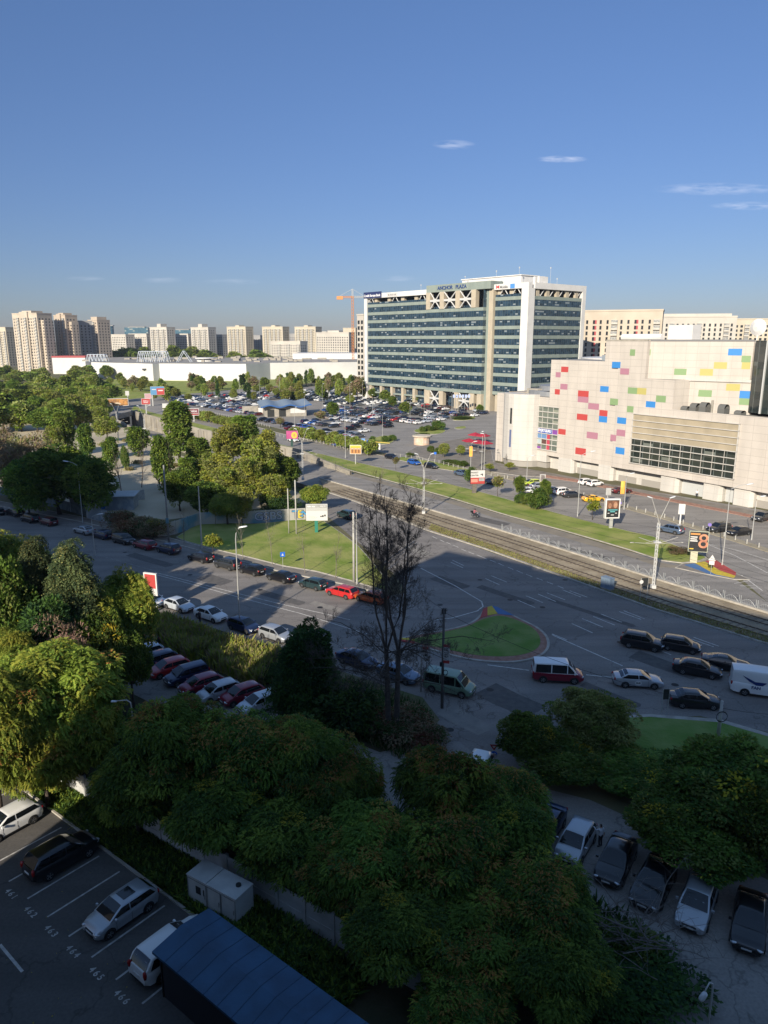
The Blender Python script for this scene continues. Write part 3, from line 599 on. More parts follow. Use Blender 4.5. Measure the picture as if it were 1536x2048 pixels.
def make_car(kind, two=False):
    P_ = car_parts(kind); root = thing('parked_car' if kind not in ('van', 'minibus') else ('delivery_van' if kind == 'van' else 'minibus'), 'x', 'car' if kind not in ('van', 'minibus') else 'van')
    b = P_['body'].build('body', [PT['white'], PT['white'], M_plas], root, smooth=38)
    for k in (0, 1): b.material_slots[k].link = 'OBJECT'
    P_['windscreen'].build('windscreen', M_glass, root, smooth=True)
    if 'rear_window' in P_: P_['rear_window'].build('rear_window', M_glass, root, smooth=True)
    for g in P_['side']: g.build('side_window', M_glass, root, smooth=True)
    for g in P_['head']: g.build('headlight', M_head, root, smooth=True)
    for g in P_['tail']: g.build('tail_light', M_tail, root, smooth=True)
    P_['plate_front'].build('number_plate', M_plate, root); P_['plate_rear'].build('number_plate', M_plate, root)
    for g in P_['mirror']:
        o = g.build('wing_mirror', [PT['white']], root); o.material_slots[0].link = 'OBJECT'
    K = KIND[kind]; tm, rm, dk = wheel_mesh(K['r']); dk_m = None
    first = None
    for ax in K['ax']:
        for s in (-1, 1):
            if first is None:
                wv = MB(); wv.v = tm.v + dk.v; n0 = len(tm.v); wv.f = tm.f + [[i + n0 for i in f] for f in dk.f]; wv.m = [0] * len(wv.f)
                wo_ = wv.build('wheel', M_tyre, root, smooth=40); ro = rm.build('rim', M_rim, wo_); first = (wo_, ro)
            else:
                wo_ = first[0].copy(); COL.objects.link(wo_); wo_.parent = root; ro = first[1].copy(); COL.objects.link(ro); ro.parent = wo_
            wo_.location = (ax, s * (K['W'] / 2 - .085), K['r']); wo_.rotation_euler = (0, 0, 0 if s < 0 else math.pi)
    return root
CARP = {}
def recolor(root, low, up):
    for ch in root.children:
        n = ch.name.split('.')[0]
        if n == 'body': ch.material_slots[0].material = low; ch.material_slots[1].material = up
        elif n == 'wing_mirror': ch.material_slots[0].material = up
def car(kind, col, x, y, az, label, group=None, up=None, z=0.02, px_z=.7):
    p = gp(x, y, px_z); p.z = z
    if kind not in CARP: CARP[kind] = r_ = make_car(kind); r_.location = p; r_.rotation_euler = (0, 0, azrot(az)); tag(r_, label, None, group)
    else: r_ = dup(CARP[kind], p, azrot(az), label, group)
    recolor(r_, PT[col], PT[up or col])
    return r_
AZL = 126.5                                     # run of the side street
G1 = 'cars parked along the far kerb of the side street'
for k_, c_, x, y, az, lb in [
 ('hatch', 'darkgrey', -8, 1022, 306, 'dark grey hatchback at the far left end of the kerbside row'),
 ('suv', 'black', 30, 1024, 306, 'black off-roader in the kerbside row ahead of the small black van'),
 ('mpv', 'black', 60, 1036, 306, 'small black van parked between the off-roader and the dark red hatchback'),
 ('hatch', 'maroon', 97, 1042, 306, 'dark red hatchback behind the conifer tops on the side street'),
 ('sedan', 'silver', 168, 1059, 306, 'pale silver saloon parked beside the panelled site fence'),
 ('hatch', 'navy', 205, 1068, 306, 'navy blue hatchback parked right behind the pale silver saloon'),
 ('suv', 'black', 247, 1078, 126, 'black crossover facing the red estate car with its headlights towards it'),
 ('wagon', 'crimson', 289, 1088, 306, 'red estate car at the kerb near the tall concrete mast'),
 ('suv', 'navy', 337, 1097, 306, 'dark blue off-roader parked right behind the red estate car'),
 ('wagon', 'black', 401, 1113, 306, 'black estate car parked by the young yellow-green maple'),
 ('suv', 'darkgrey', 455, 1127, 306, 'dark grey off-roader at the edge of the sunlit lawn'),
 ('hatch', 'black', 504, 1138, 306, 'black hatchback in sunlight at the kerb of the triangular lawn'),
 ('sedan', 'black', 562, 1152, 306, 'long black saloon in sunlight next to the blue pedestrian sign'),
 ('hatch', 'teal', 626, 1166, 306, 'dark green-grey hatchback crossed by the lamp post shadow'),
 ('wagon', 'red', 684, 1182, 306, 'bright red estate car behind the branches of the bare tree'),
 ('wagon', 'orange', 742, 1193, 306, 'orange-red estate car behind the trunks of the bare tree')]:
    car(k_, c_, x, y, az, lb, G1)
G2 = 'cars parked along the near kerb of the side street'
for k_, c_, x, y, az, lb in [
 ('sedan', 'white', 303, 1198, 126, 'white car half hidden under the red advertising panel'),
 ('sedan', 'ice', 357, 1208, 126, 'white saloon parked in shade in front of the advertising panel'),
 ('sedan', 'white', 421, 1227, 126, 'sunlit white saloon with an open rear door and a person beside it'),
 ('hatch', 'navy', 487, 1249, 126, 'navy hatchback parked at the foot of the slim street lamp'),
 ('hatch', 'silver', 551, 1266, 126, 'light silver hatchback in sun beside the dark pointed shrub'),
 ('sedan', 'navy', 714, 1316, 126, 'dark blue saloon in shade behind the bare tree'),
 ('sedan', 'steel', 797, 1344, 126, 'grey-blue saloon parked right behind the green minibus')]:
    car(k_, c_, x, y, az, lb, G2)
car('minibus', 'green', 899, 1362, 115, 'pale green minibus parked at the corner by the wooden pole', None, px_z=1.1)
G3 = 'cars in the row behind the weedy bank'
for i, (k_, c_, x, y, lb) in enumerate([
 ('sedan', 'teal', 273, 1286, 'dark green car at the top end of the row behind the bank'),
 ('hatch', 'ice', 287, 1305, 'white compact car between the dark green one and the dark blue one'),
 ('hatch', 'navy', 314, 1319, 'dark blue hatchback parked next to the bright red compact'),
 ('hatch', 'red', 338, 1334, 'bright red compact car in the row behind the bank'),
 ('mpv', 'navy', 373, 1349, 'tall navy people carrier with stickers on its side window'),
 ('hatch', 'crimson', 401, 1367, 'dark crimson hatchback between the people carrier and the silver car'),
 ('hatch', 'silver', 437, 1381, 'silver-blue hatchback parked between two crimson cars'),
 ('hatch', 'crimson', 483, 1387, 'crimson hatchback at the lower end of the row behind the bank'),
 ('hatch', 'ice', 520, 1404, 'pale blue-white car half hidden by the dark pointed shrub')]):
    car(k_, c_, x, y, 232, lb, G3)
G4 = 'cars parked on the service road behind the trees'
for i, (k_, c_, x, y, az, lb) in enumerate([
 ('suv', 'white', 952, 1545, 204, 'white car showing only in gaps of the tree crowns by the yield sign'),
 ('hatch', 'white', 1000, 1578, 204, 'white hatchback mostly covered by leaves, only its rear edge showing'),
 ('wagon', 'silver', 1038, 1608, 204, 'grey estate car peeping out between two tree crowns'),
 ('sedan', 'navy', 1090, 1650, 214, 'dark blue saloon next to the silver car with the open door'),
 ('hatch', 'silver', 1152, 1680, 214, 'silver hatchback with its door open and a person in white beside it'),
 ('sedan', 'black', 1233, 1716, 213, 'black saloon with a rear spoiler, third from the lower end'),
 ('coupe', 'black', 1308, 1760, 216, 'black sports car with round pale headlights'),
 ('sedan', 'silver', 1395, 1800, 214, 'silver saloon parked between two black cars under the tree'),
 ('sedan', 'black', 1500, 1838, 210, 'black car with sunshades behind its windscreen')]):
    car(k_, c_, x, y, az, lb, G4)
# numbered bays
G5 = 'cars in the numbered bays'
car('hatch', 'white', 18, 1640, 215, 'white hatchback in the sunlit bays at the left edge', G5)
car('suv', 'black', 123, 1708, 38, 'black off-roader parked across the line between sun and shade', G5)
c_ = car('hatch', 'silver', 243, 1816, 218, 'silver-blue hatchback with a dark sunroof in bay 464', G5)
mb = MB(); mb.box(-.75, -.40, 1.487, .05, .40, 1.502); mb.build('sunroof', M_glass, c_)
car('suv', 'white', 345, 1895, 38, 'white off-roader with black roof in bay 466 beside the blue roof', G5)
# traffic
car('suv', 'black', 1285, 1283, 116, 'black off-roader leading the queue at the junction')
car('hatch', 'black', 1361, 1288, 116, 'black hatchback behind the leading off-roader in the far lane')
car('sedan', 'black', 1395, 1335, 116, 'black saloon driving beside the big white van')
car('coupe', 'black', 1452, 1324, 116, 'black coupe with bright window trim hidden behind the white van')
vn = car('van', 'white', 1530, 1364, 110, 'big white courier van with a dark blue wing emblem on its side', px_z=1.3)
tx_ = car('sedan', 'silver', 1275, 1357, 97, 'silver taxi saloon with a white round emblem on its door')
car('sedan', 'black', 1390, 1397, 98, 'black limousine passing behind the signs on the lower lawn')
car('minibus', 'crimson', 1115, 1341, 97, 'minibus with white upper half and dark red lower half by the island', up='white', px_z=1.0)
car('suv', 'teal', 693, 1029, 322, 'grey-green off-roader on the lane beside the large billboard')
for k_, c_, x, y, az, lb in [
 ('sedan', 'white', 586, 879, 141, 'white car passing behind the pink and yellow billboard'),
 ('sedan', 'black', 783, 913, 141, 'black car in front of the parking entrance'),
 ('hatch', 'blue', 828, 924, 141, 'blue car following the black one past the parking entrance'),
 ('hatch', 'black', 862, 931, 141, 'black hatchback right behind the blue car'),
 ('sedan', 'steel', 924, 946, 141, 'grey-blue car driving past the hedge'),
 ('sedan', 'navy', 986, 963, 141, 'navy car next to the white and red billboard'),
 ('sedan', 'darkgrey', 437, 842, 141, 'dark grey car at the far end of the boulevard beside the lawn')]:
    car(k_, c_, x, y, az, lb, 'cars driving on the boulevard')
car('suv', 'steel', 1341, 1058, 318, 'blue-grey off-roader seen from behind, driving past the pole sign', 'cars driving on the boulevard')
G6 = 'cars parked in front of the shopping mall'
for k_, c_, x, y, az, lb in [
 ('hatch', 'lime', 1063, 965, 258, 'lime green compact car in front of the mall'),
 ('sedan', 'silver', 1078, 971, 70, 'silver saloon between the lime green car and the white one'),
 ('hatch', 'white', 1058, 981, 70, 'white car half hidden by the round bush'),
 ('hatch', 'black', 1056, 991, 70, 'black car behind the round bushes'),
 ('sedan', 'steel', 1107, 979, 70, 'grey-blue saloon beside the large bush'),
 ('suv', 'white', 1127, 983, 70, 'white crossover parked next to the dark grey coupe'),
 ('sedan', 'darkgrey', 1145, 988, 80, 'dark grey coupe parked beside the white crossover'),
 ('coupe', 'yellow', 1187, 996, 80, 'bright yellow sports car by the lamp post'),
 ('hatch', 'white', 1173, 963, 62, 'white crossover near the mall wall, left one of a pair'),
 ('hatch', 'white', 1190, 966, 62, 'white compact near the mall wall, right one of a pair'),
 ('sedan', 'maroon', 1243, 980, 72, 'dark red saloon behind the orange lamp post banner'),
 ('suv', 'darkgrey', 1438, 1056, 250, 'dark grey estate car parked close beside the black one'),
 ('sedan', 'black', 1478, 1062, 250, 'black saloon parked nose first beside the lamp post'),
 ('suv', 'darkgrey', 1524, 1034, 238, 'dark grey car at the right edge of the mall car park')]:
    car(k_, c_, x, y, az, lb, G6, z=.03)
# emblems on two vehicles
K = KIND['van']; yv = -(K['W'] / 2 + .012)
M_nv = mat('emblem_blue', (.01, .03, .14), .5)
mb = MB(); vy = -(K['W'] / 2) - .004
def onside(pts, mi=0):
    k0 = [((x, -(K['W'] / 2 * .965) - .012 + max(0, (z - 1.2)) * .10, z)) for x, z in pts]; mb.add(k0, [tuple(range(len(pts)))], mi)
onside([(-2.10, 2.05), (-.95, 1.55), (-.85, 1.22), (-1.5, 1.55)]); onside([(-.95, 1.55), (-.02, 1.58), (.0, 1.52), (-.30, 1.26), (-.85, 1.22)])
mb.build('emblem', M_nv, vn)
text('FAN', .42, M_nv, vn, TM(-.85, -K['W'] / 2 - .012, .98) @ UP, 'lettering', .006, 1.0, .012)
mb = MB(); n = 20; yy = -KIND['sedan']['W'] / 2 - .006
mb.add([(-.1 + .33 * math.cos(2 * math.pi * k / n), yy, .62 + .24 * math.sin(2 * math.pi * k / n)) for k in range(n)], [tuple(range(n))]); mb.build('emblem', M_plate, tx_)
text('BoB', .24, mat('emblem_dark', (.02, .05, .03), .5), tx_, TM(-.1, yy - .006, .63) @ UP, 'lettering', .004, 1, .006)

# ---- the big car park: single low-detail cars, one object each
def far_car_mesh(kind):
    P_ = car_parts(kind); m = MB()
    def app(g, mi):
        o = len(m.v); m.v += g.v; m.f += [[i + o for i in f] for f in g.f]; m.m += [mi if mi is not None else (0 if q < 2 else 1) for q in g.m]
    app(P_['body'], None); app(P_['windscreen'], 2)
    if 'rear_window' in P_: app(P_['rear_window'], 2)
    for g in P_['side']: app(g, 2)
    for g in P_['tail']: app(g, 4)
    for g in P_['head']: app(g, 5)
    K = KIND[kind]
    for ax in K['ax']:
        for s in (-1, 1):
            y = s * (K['W'] / 2 - .08); n = 10; ring = lambda yy, r: [(ax + r * math.cos(2 * math.pi * k / n), yy, K['r'] + r * math.sin(2 * math.pi * k / n)) for k in range(n)]
            g = MB(); g.loft([ring(y - .1, K['r']), ring(y + .1, K['r'])], 0, closed=True, caps=True); app(g, 3)
            g = MB(); g.add(ring(y + s * .105, K['r'] * .6), [tuple(range(n))]); app(g, 6)
    o = m.build('parked_car', [PT['white'], M_plas, M_glass, M_tyre, M_tail, M_head, M_rim], None, smooth=38); o.material_slots[0].link = 'OBJECT'; return o
FARK = ['sedan', 'hatch', 'suv', 'wagon']; FP = {}
NAMES = {'sedan': 'saloon', 'hatch': 'hatchback', 'suv': 'off-roader', 'wagon': 'estate car'}
CW = [('white', 20), ('silver', 12), ('grey', 12), ('black', 20), ('darkgrey', 12), ('navy', 7), ('blue', 4), ('steel', 6), ('red', 5), ('maroon', 4), ('ice', 8), ('bronze', 3), ('beige', 2)]
cp_ = [c for c, n in CW for _ in range(n)]
def inside(p, q):
    c = False; n = len(q)
    for i in range(n):
        a, b = q[i], q[i - 1]
        if (a[1] > p[1]) != (b[1] > p[1]) and p[0] < (b[0] - a[0]) * (p[1] - a[1]) / (b[1] - a[1]) + a[0]: c = not c
    return c
LOT = poly([(300, 788), (420, 782), (640, 772), (735, 782), (850, 810), (960, 822), (972, 832), (900, 836), (870, 848), (800, 852), (735, 862), (718, 890), (700, 900), (600, 866), (470, 836), (380, 812)])
HOLES = [poly([(700, 905), (745, 870), (800, 856), (790, 900)]), poly([(500, 818), (540, 800), (650, 805), (640, 836), (600, 850), (540, 846)]), poly([(380, 838), (600, 872), (560, 852), (440, 822)])]
spots = []
pd = azdir(141); pn_ = azdir(51); base = gp(640, 884)
for row in range(0, 20):
    off = row * 8.2 + (2.0 if row % 2 else 0)
    for k in range(-75, 40):
        p = base + pn_ * off + pd * (k * 2.75 + (row % 3)) 
        if not inside(p, LOT) or any(inside(p, h) for h in HOLES): continue
        if row % 2 == 0 and (k // 7) % 4 == 3 and k % 7 in (0, 1): continue
        if rnd.random() < .26: continue
        spots.append((p, row, k))
spots.sort(key=lambda s_: s_[0].length)
print("SPOTS",len(spots));near_n = 205; stuff = MB(); M_st = [PT[c] for c in ('white', 'silver', 'grey', 'black', 'navy', 'red', 'steel')]
for i, (p, row, k) in enumerate(spots):
    az = 51 + (180 if rnd.random() < .5 else 0) + rnd.uniform(-2, 2); kd_ = rnd.choice(FARK); c = rnd.choice(cp_)
    if i < near_n:
        if kd_ not in FP: FP[kd_] = o = far_car_mesh(kd_)
        else: o = FP[kd_].copy(); COL.objects.link(o)
        o.material_slots[0].material = PT[c]; o.location = (p.x + rnd.uniform(-.2, .2), p.y, .03); o.rotation_euler = (0, 0, azrot(az))
        col_n = {'darkgrey': 'dark grey', 'steel': 'blue-grey', 'ice': 'off-white', 'navy': 'navy blue'}.get(c, c)
        where = ['first row behind the boulevard fence', 'second row from the boulevard', 'third row from the boulevard', 'fourth row from the boulevard', 'fifth row from the boulevard', 'sixth row from the boulevard', 'seventh row from the boulevard', 'eighth row from the boulevard'][min(row, 7)] if row < 8 else 'rows near the office block'
        tag(o, f'{col_n} {NAMES[kd_]} in the {where}', 'car', 'cars in the big car park')
    else:
        M_ = TM(p.x, p.y, .03) @ Matrix.Rotation(azrot(az), 4, 'Z'); ci = rnd.choices(range(7), (28, 18, 20, 28, 9, 5, 8))[0]
        L_ = 2.2; Wd = .88; pr = [(-L_, .3), (-L_, .95), (-1.7, 1.0), (-1.2, 1.45), (.3, 1.45), (1.0, .95), (L_ - .1, .8), (L_, .3)]
        stuff.add([M_ @ Vector((x, s * Wd * (.8 if z > 1.2 else 1), z)) for s in (-1, 1) for x, z in pr], [tuple(range(8))] + [tuple(range(8, 16))[::-1]] + [(j, j + 8, (j + 1) % 8 + 8, (j + 1) % 8) for j in (0, 1, 3, 5, 6)], ci)
        stuff.add([M_ @ Vector((x, s * Wd * (.8 if z > 1.2 else 1), z + .01)) for s in (-1, 1) for x, z in (pr[2], pr[3])], [(0, 2, 3, 1)], 7)
        stuff.add([M_ @ Vector((x, s * Wd * (.8 if z > 1.2 else 1), z + .01)) for s in (-1, 1) for x, z in (pr[4], pr[5])], [(0, 2, 3, 1)], 7)
o = tag(stuff.build('parked_cars', M_st + [M_glass]), 'mass of parked cars in the farthest rows of the big car park', 'cars', None, 'stuff')
# ---------------------------------------------------------------- buildings
def facade_glass(name, c1, c2, sx_, sz, rough=.09, blind=(.30, .33, .30), spec=.7):
    "window glass: panes that differ from one another, some with blinds down"
    m = bpy.data.materials.new(name); m.use_nodes = True; n = m.node_tree.nodes; l = m.node_tree.links; b = n['Principled BSDF']
    b.inputs['Roughness'].default_value = rough; b.inputs['Specular IOR Level'].default_value = spec
    t = n.new('ShaderNodeTexCoord'); s = n.new('ShaderNodeSeparateXYZ'); l.new(t.outputs['Object'], s.inputs[0])
    ad = n.new('ShaderNodeMath'); ad.operation = 'ADD'; l.new(s.outputs[0], ad.inputs[0]); l.new(s.outputs[1], ad.inputs[1])
    def fl(o, k):
        a = n.new('ShaderNodeMath'); a.operation = 'MULTIPLY'; a.inputs[1].default_value = 1 / k; l.new(o, a.inputs[0]); f = n.new('ShaderNodeMath'); f.operation = 'FLOOR'; l.new(a.outputs[0], f.inputs[0]); return a.outputs[0], f.outputs[0]
    ux, fx = fl(ad.outputs[0], sx_); uz, fz = fl(s.outputs[2], sz)
    c = n.new('ShaderNodeCombineXYZ'); l.new(fx, c.inputs[0]); l.new(fz, c.inputs[1])
    wn = n.new('ShaderNodeTexWhiteNoise'); wn.noise_dimensions = '3D'; l.new(c.outputs[0], wn.inputs['Vector'])
    big_ = n.new('ShaderNodeTexNoise'); big_.inputs['Scale'].default_value = .09; l.new(t.outputs['Object'], big_.inputs['Vector'])
    m1 = n.new('ShaderNodeMixRGB'); m1.inputs[1].default_value = (*c1, 1); m1.inputs[2].default_value = (*c2, 1); l.new(wn.outputs['Value'], m1.inputs[0])
    gt = n.new('ShaderNodeMath'); gt.operation = 'GREATER_THAN'; gt.inputs[1].default_value = .87; l.new(wn.outputs['Value'], gt.inputs[0])
    # a blind covers the upper part of its pane
    fr = n.new('ShaderNodeMath'); fr.operation = 'FRACT'; l.new(uz, fr.inputs[0]); g2 = n.new('ShaderNodeMath'); g2.operation = 'GREATER_THAN'; g2.inputs[1].default_value = .45; l.new(fr.outputs[0], g2.inputs[0])
    mu = n.new('ShaderNodeMath'); mu.operation = 'MULTIPLY'; l.new(gt.outputs[0], mu.inputs[0]); l.new(g2.outputs[0], mu.inputs[1])
    m2 = n.new('ShaderNodeMixRGB'); m2.inputs[2].default_value = (*blind, 1); l.new(mu.outputs[0], m2.inputs[0]); l.new(m1.outputs[0], m2.inputs[1])
    # thin mullions
    f2 = n.new('ShaderNodeMath'); f2.operation = 'FRACT'; l.new(ux, f2.inputs[0]); g3 = n.new('ShaderNodeMath'); g3.operation = 'LESS_THAN'; g3.inputs[1].default_value = .05; l.new(f2.outputs[0], g3.inputs[0])
    m3 = n.new('ShaderNodeMixRGB'); m3.inputs[2].default_value = (.12, .14, .13, 1); l.new(g3.outputs[0], m3.inputs[0]); l.new(m2.outputs[0], m3.inputs[1]); l.new(m3.outputs[0], b.inputs['Base Color'])
    # every pane sits at a very slightly different angle
    vm = n.new('ShaderNodeVectorMath'); vm.operation = 'SCALE'; vm.inputs['Scale'].default_value = .035; sb = n.new('ShaderNodeVectorMath'); sb.operation = 'SUBTRACT'; sb.inputs[1].default_value = (.5, .5, .5)
    l.new(wn.outputs['Color'], sb.inputs[0]); l.new(sb.outputs[0], vm.inputs[0]); ge = n.new('ShaderNodeNewGeometry'); av = n.new('ShaderNodeVectorMath'); l.new(ge.outputs['Normal'], av.inputs[0]); l.new(vm.outputs[0], av.inputs[1]); l.new(av.outputs[0], b.inputs['Normal'])
    return m
def clad(name, c, w_, h_, off=(0, 0), c2=None, mortar=.75, m_size=.03, bond=0.0):
    "wall clad in panels: joints follow the wall's own axes"
    m = bpy.data.materials.new(name); m.use_nodes = True; n = m.node_tree.nodes; l = m.node_tree.links; b = n['Principled BSDF']; b.inputs['Roughness'].default_value = .75
    t = n.new('ShaderNodeTexCoord'); s = n.new('ShaderNodeSeparateXYZ'); l.new(t.outputs['Object'], s.inputs[0]); ad = n.new('ShaderNodeMath'); ad.operation = 'ADD'; l.new(s.outputs[0], ad.inputs[0]); l.new(s.outputs[1], ad.inputs[1])
    c_ = n.new('ShaderNodeCombineXYZ'); l.new(ad.outputs[0], c_.inputs[0]); l.new(s.outputs[2], c_.inputs[1])
    br = n.new('ShaderNodeTexBrick'); br.offset = bond; br.inputs['Scale'].default_value = 1; br.inputs['Brick Width'].default_value = w_; br.inputs['Row Height'].default_value = h_; br.inputs['Mortar Size'].default_value = m_size; br.inputs['Mortar Smooth'].default_value = .3
    c2 = c2 or tuple(v * .93 for v in c); br.inputs['Color1'].default_value = (*c, 1); br.inputs['Color2'].default_value = (*c2, 1); br.inputs['Mortar'].default_value = (*[v * mortar for v in c], 1)
    l.new(c_.outputs[0], br.inputs['Vector'])
    no = n.new('ShaderNodeTexNoise'); no.inputs['Scale'].default_value = .4; no.inputs['Detail'].default_value = 8; mp_ = n.new('ShaderNodeMapping'); mp_.inputs['Scale'].default_value = (1, 1, .25); l.new(t.outputs['Object'], mp_.inputs[0]); l.new(mp_.outputs[0], no.inputs['Vector'])
    r = n.new('ShaderNodeMapRange'); r.inputs[1].default_value = .3; r.inputs[2].default_value = .7; r.inputs[3].default_value = .88; r.inputs[4].default_value = 1.05; l.new(no.outputs['Fac'], r.inputs[0])
    h = n.new('ShaderNodeHueSaturation'); l.new(br.outputs['Color'], h.inputs['Color']); l.new(r.outputs[0], h.inputs['Value']); l.new(h.outputs[0], b.inputs['Base Color'])
    return m
M_white = mat('white_cladding', (.66, .645, .61), .5, col2=(.59, .575, .545), scale=.3, detail=7)
M_cream = mat('cream_render', (.60, .52, .40), .85, col2=(.52, .45, .35), scale=.25, detail=8)
M_grn = clad('green_spandrel', (.235, .275, .24), 1.5, 20, mortar=.8, c2=(.21, .25, .22))
M_beige = mat('beige_column', (.44, .38, .28), .8, col2=(.38, .33, .25), scale=.5)
M_og = facade_glass('office_glass', (.008, .022, .038), (.028, .058, .090), 1.5, 1.05, .05, blind=(.22, .25, .26), spec=.9)
M_dark = mat('dark_recess', (.02, .022, .022), .6); M_steelw = mat('white_steel', (.50, .50, .48), .5); M_roof = mat('roof_membrane', (.22, .21, .19), .9, col2=(.30, .28, .25), scale=.2, detail=8)

# --- the block the photograph is taken from; its shadow lies over the junction
hb = thing('apartment_building', 'tall apartment block behind the viewpoint whose shadow covers the junction', 'building', (-28.9 - .7, 22.1 - .9, 0), azrot(128))
mb = MB(); mb.box(0, -13, 0, 130, 0, 42.6, 0); mb.box(0, -13, 42.6, 130, -12.7, 43.2); mb.box(0, -.3, 42.6, 130, 0, 43.2, 0); mb.box(8, -9, 42.6, 16, -3, 45.2)
M_hb = mat('block_render', (.20, .19, .175), .85, col2=(.16, .15, .14), scale=.3, detail=6)
mb.build('wall', M_hb, hb)
for k in range(24):
    for f in range(3):
        mb = MB(); x = 2 + k * 5.3
        if k == 0 and f == 0: mb.box(x, .0, 4.2, x + 1.5, .06, 5.8); w0 = mb.build('window', M_dark, hb); w0.location = (0, 0, 0)
        else: q = w0.copy(); COL.objects.link(q); q.parent = hb; q.location = (k * 5.3, 0, f * 3)

hb2 = thing('apartment_building', 'taller apartment block outside the left edge whose shadow lies over the side street', 'building', (-58.0, 40.0, 0), azrot(308))
mb = MB(); mb.box(0, 0, 0, 72, 13, 45.0, 0); mb.box(0, 0, 45, 72, .3, 45.8); mb.box(30, 4, 45, 40, 9, 48); mb.build('wall', M_hb, hb2)
for k in range(13):
    for f in range(3):
        q = w0.copy(); COL.objects.link(q); q.parent = hb2; q.location = (k * 5.3, -.06, f * 3)

# --- office block
OF = thing('office_building', 'eleven storey glass office block with white frame and x braces', 'building', (-11.0, 419.8, 0), azrot(140.83))
T = [51.4 - 4.21 * i for i in range(11)]                     # spandrel tops
HT = 57.0
mb = MB()
mb.box(-.3, .0, 54.6, 52.6, 2.4, HT); mb.box(0, .002, 0, 2.3, 40, 54.6); mb.box(96.2, 0, 54.6, 116.6, 2.4, HT)
mb.box(112.6, .002, 0, 116.6, 4.2, 54.6); mb.box(114.4, 4.2, 54.4, 116.6, 41, HT - .003); mb.box(112.8, 38.4, 0, 116.602, 41.002, 54.4); mb.box(2.3, 38.6, 0, 112.8, 40.9, HT - .1)
mb.box(2.0, 2.4, HT - 1.4, 114.4, 38.6, HT - 1.0)
mb.build('frame', M_white, OF)
mb = MB(); mb.box(2.3, 5.0, 0, 112.6, 38.6, 55.0); mb.build('core', M_dark, OF)
def seg_faces(kind):
    pass
front = [(2.3, 53.0, .55), (96.8, 112.6, .55)]
ctr = (53.6, 92.4, -2.4)
for x0, x1, y in front:
    for i, t in enumerate(T):
        mb = MB(); mb.box(x0, y, t - 1.5, x1, y + .5, t); mb.build('spandrel', M_grn, OF)
        if i < 10: mb = MB(); mb.box(x0, y + .14, t - 4.21, x1, y + .4, t - 1.5); mb.build('window_band', M_og, OF)
    mb = MB(); mb.box(x0, y + .1, 51.4, x1, y + .2, 52.5); mb.build('glass_parapet', M_og, OF)
    k = 0; xs_ = [8.5, 19.7, 30.8, 41.4, 51.0] if x0 < 50 else [98.4, 105.5]
    for xc in xs_: mb = MB(); mb.box(xc - 1.2, 1.6, 51.4, xc + 1.2, 3.6, 54.6); mb.build('column', M_beige, OF)
    mb = MB()
    for a in ([5.2, 22.5 + 3, 47] if x0 < 50 else [101.5, 109.0]):
        for s in (-1, 1): mb.tube((a + s * .6, 1.0, 54.6), (a + s * 2.9, 1.0, 51.5), .22, n=6)
    mb.build('brace', M_steelw, OF)
# projecting middle volume
x0, x1, y = ctr
mb = MB(); mb.box(x0, y, 55.2, x1 + 4.0, 6, 58.6); mb.build('roof_band', M_grn, OF)
for i, t in enumerate(T):
    if i == 0: continue
    mb = MB(); mb.box(x0, y, t - 1.5, x1, y + .5, t); mb.box(x1 - .5, y + .5, t - 1.5, x1, .55, t); mb.build('spandrel', M_grn, OF)
    if i < 10:
        mb = MB(); mb.box(x0 + .1, y + .14, t - 4.21, x1 - .1, y + .4, t - 1.5); mb.box(x1 - .5, y + .4, t - 4.21, x1 - .1, .55, t - 1.5); mb.box(x0 + .1, y + .4, t - 4.21, x0 + .5, .5, t - 1.5); mb.build('window_band', M_og, OF)
mb = MB(); mb.box(x1 - .5, y + .5, 47.2, x1 - .1, .55, 55.2); mb.box(x0 + .1, y + 1.5, 47.2, x1 - 5, y + 1.8, 48.4); mb.build('window_band', M_og, OF)
cols = [55.2, 65.0, 75.8, 86.2]
for xc in cols: mb = MB(); mb.box(xc - 1.45, y - .3, 47.2, xc + 1.45, y + 2, 55.2); mb.build('column', M_beige, OF)
for a, b in zip(cols[:-1], cols[1:]):
    mb = MB(); xm = (a + b) / 2; hw = (b - a) / 2 - 1.45
    for sx_, z_ in ((-1, 55), (1, 55), (-1, 47.4), (1, 47.4)): mb.tube((xm, y, 51.2), (xm + sx_ * hw, y, z_), .30, n=6)
    mb.box(xm - hw, y - .35, 50.7, xm + hw, y + .25, 51.7); mb.box(xm - 1, y - .45, 50.3, xm + 1, y + .3, 52.1); mb.build('brace', M_steelw, OF)
mb = MB(); mb.box(x1, -.4, 0, x1 + 1.6, 3, 55.2); mb.build('wall', M_grn, OF)
mb = MB(); mb.box(x1 + 1.6, -.6, 0, x1 + 4.2, 3, 55.0); mb.build('column', M_beige, OF)
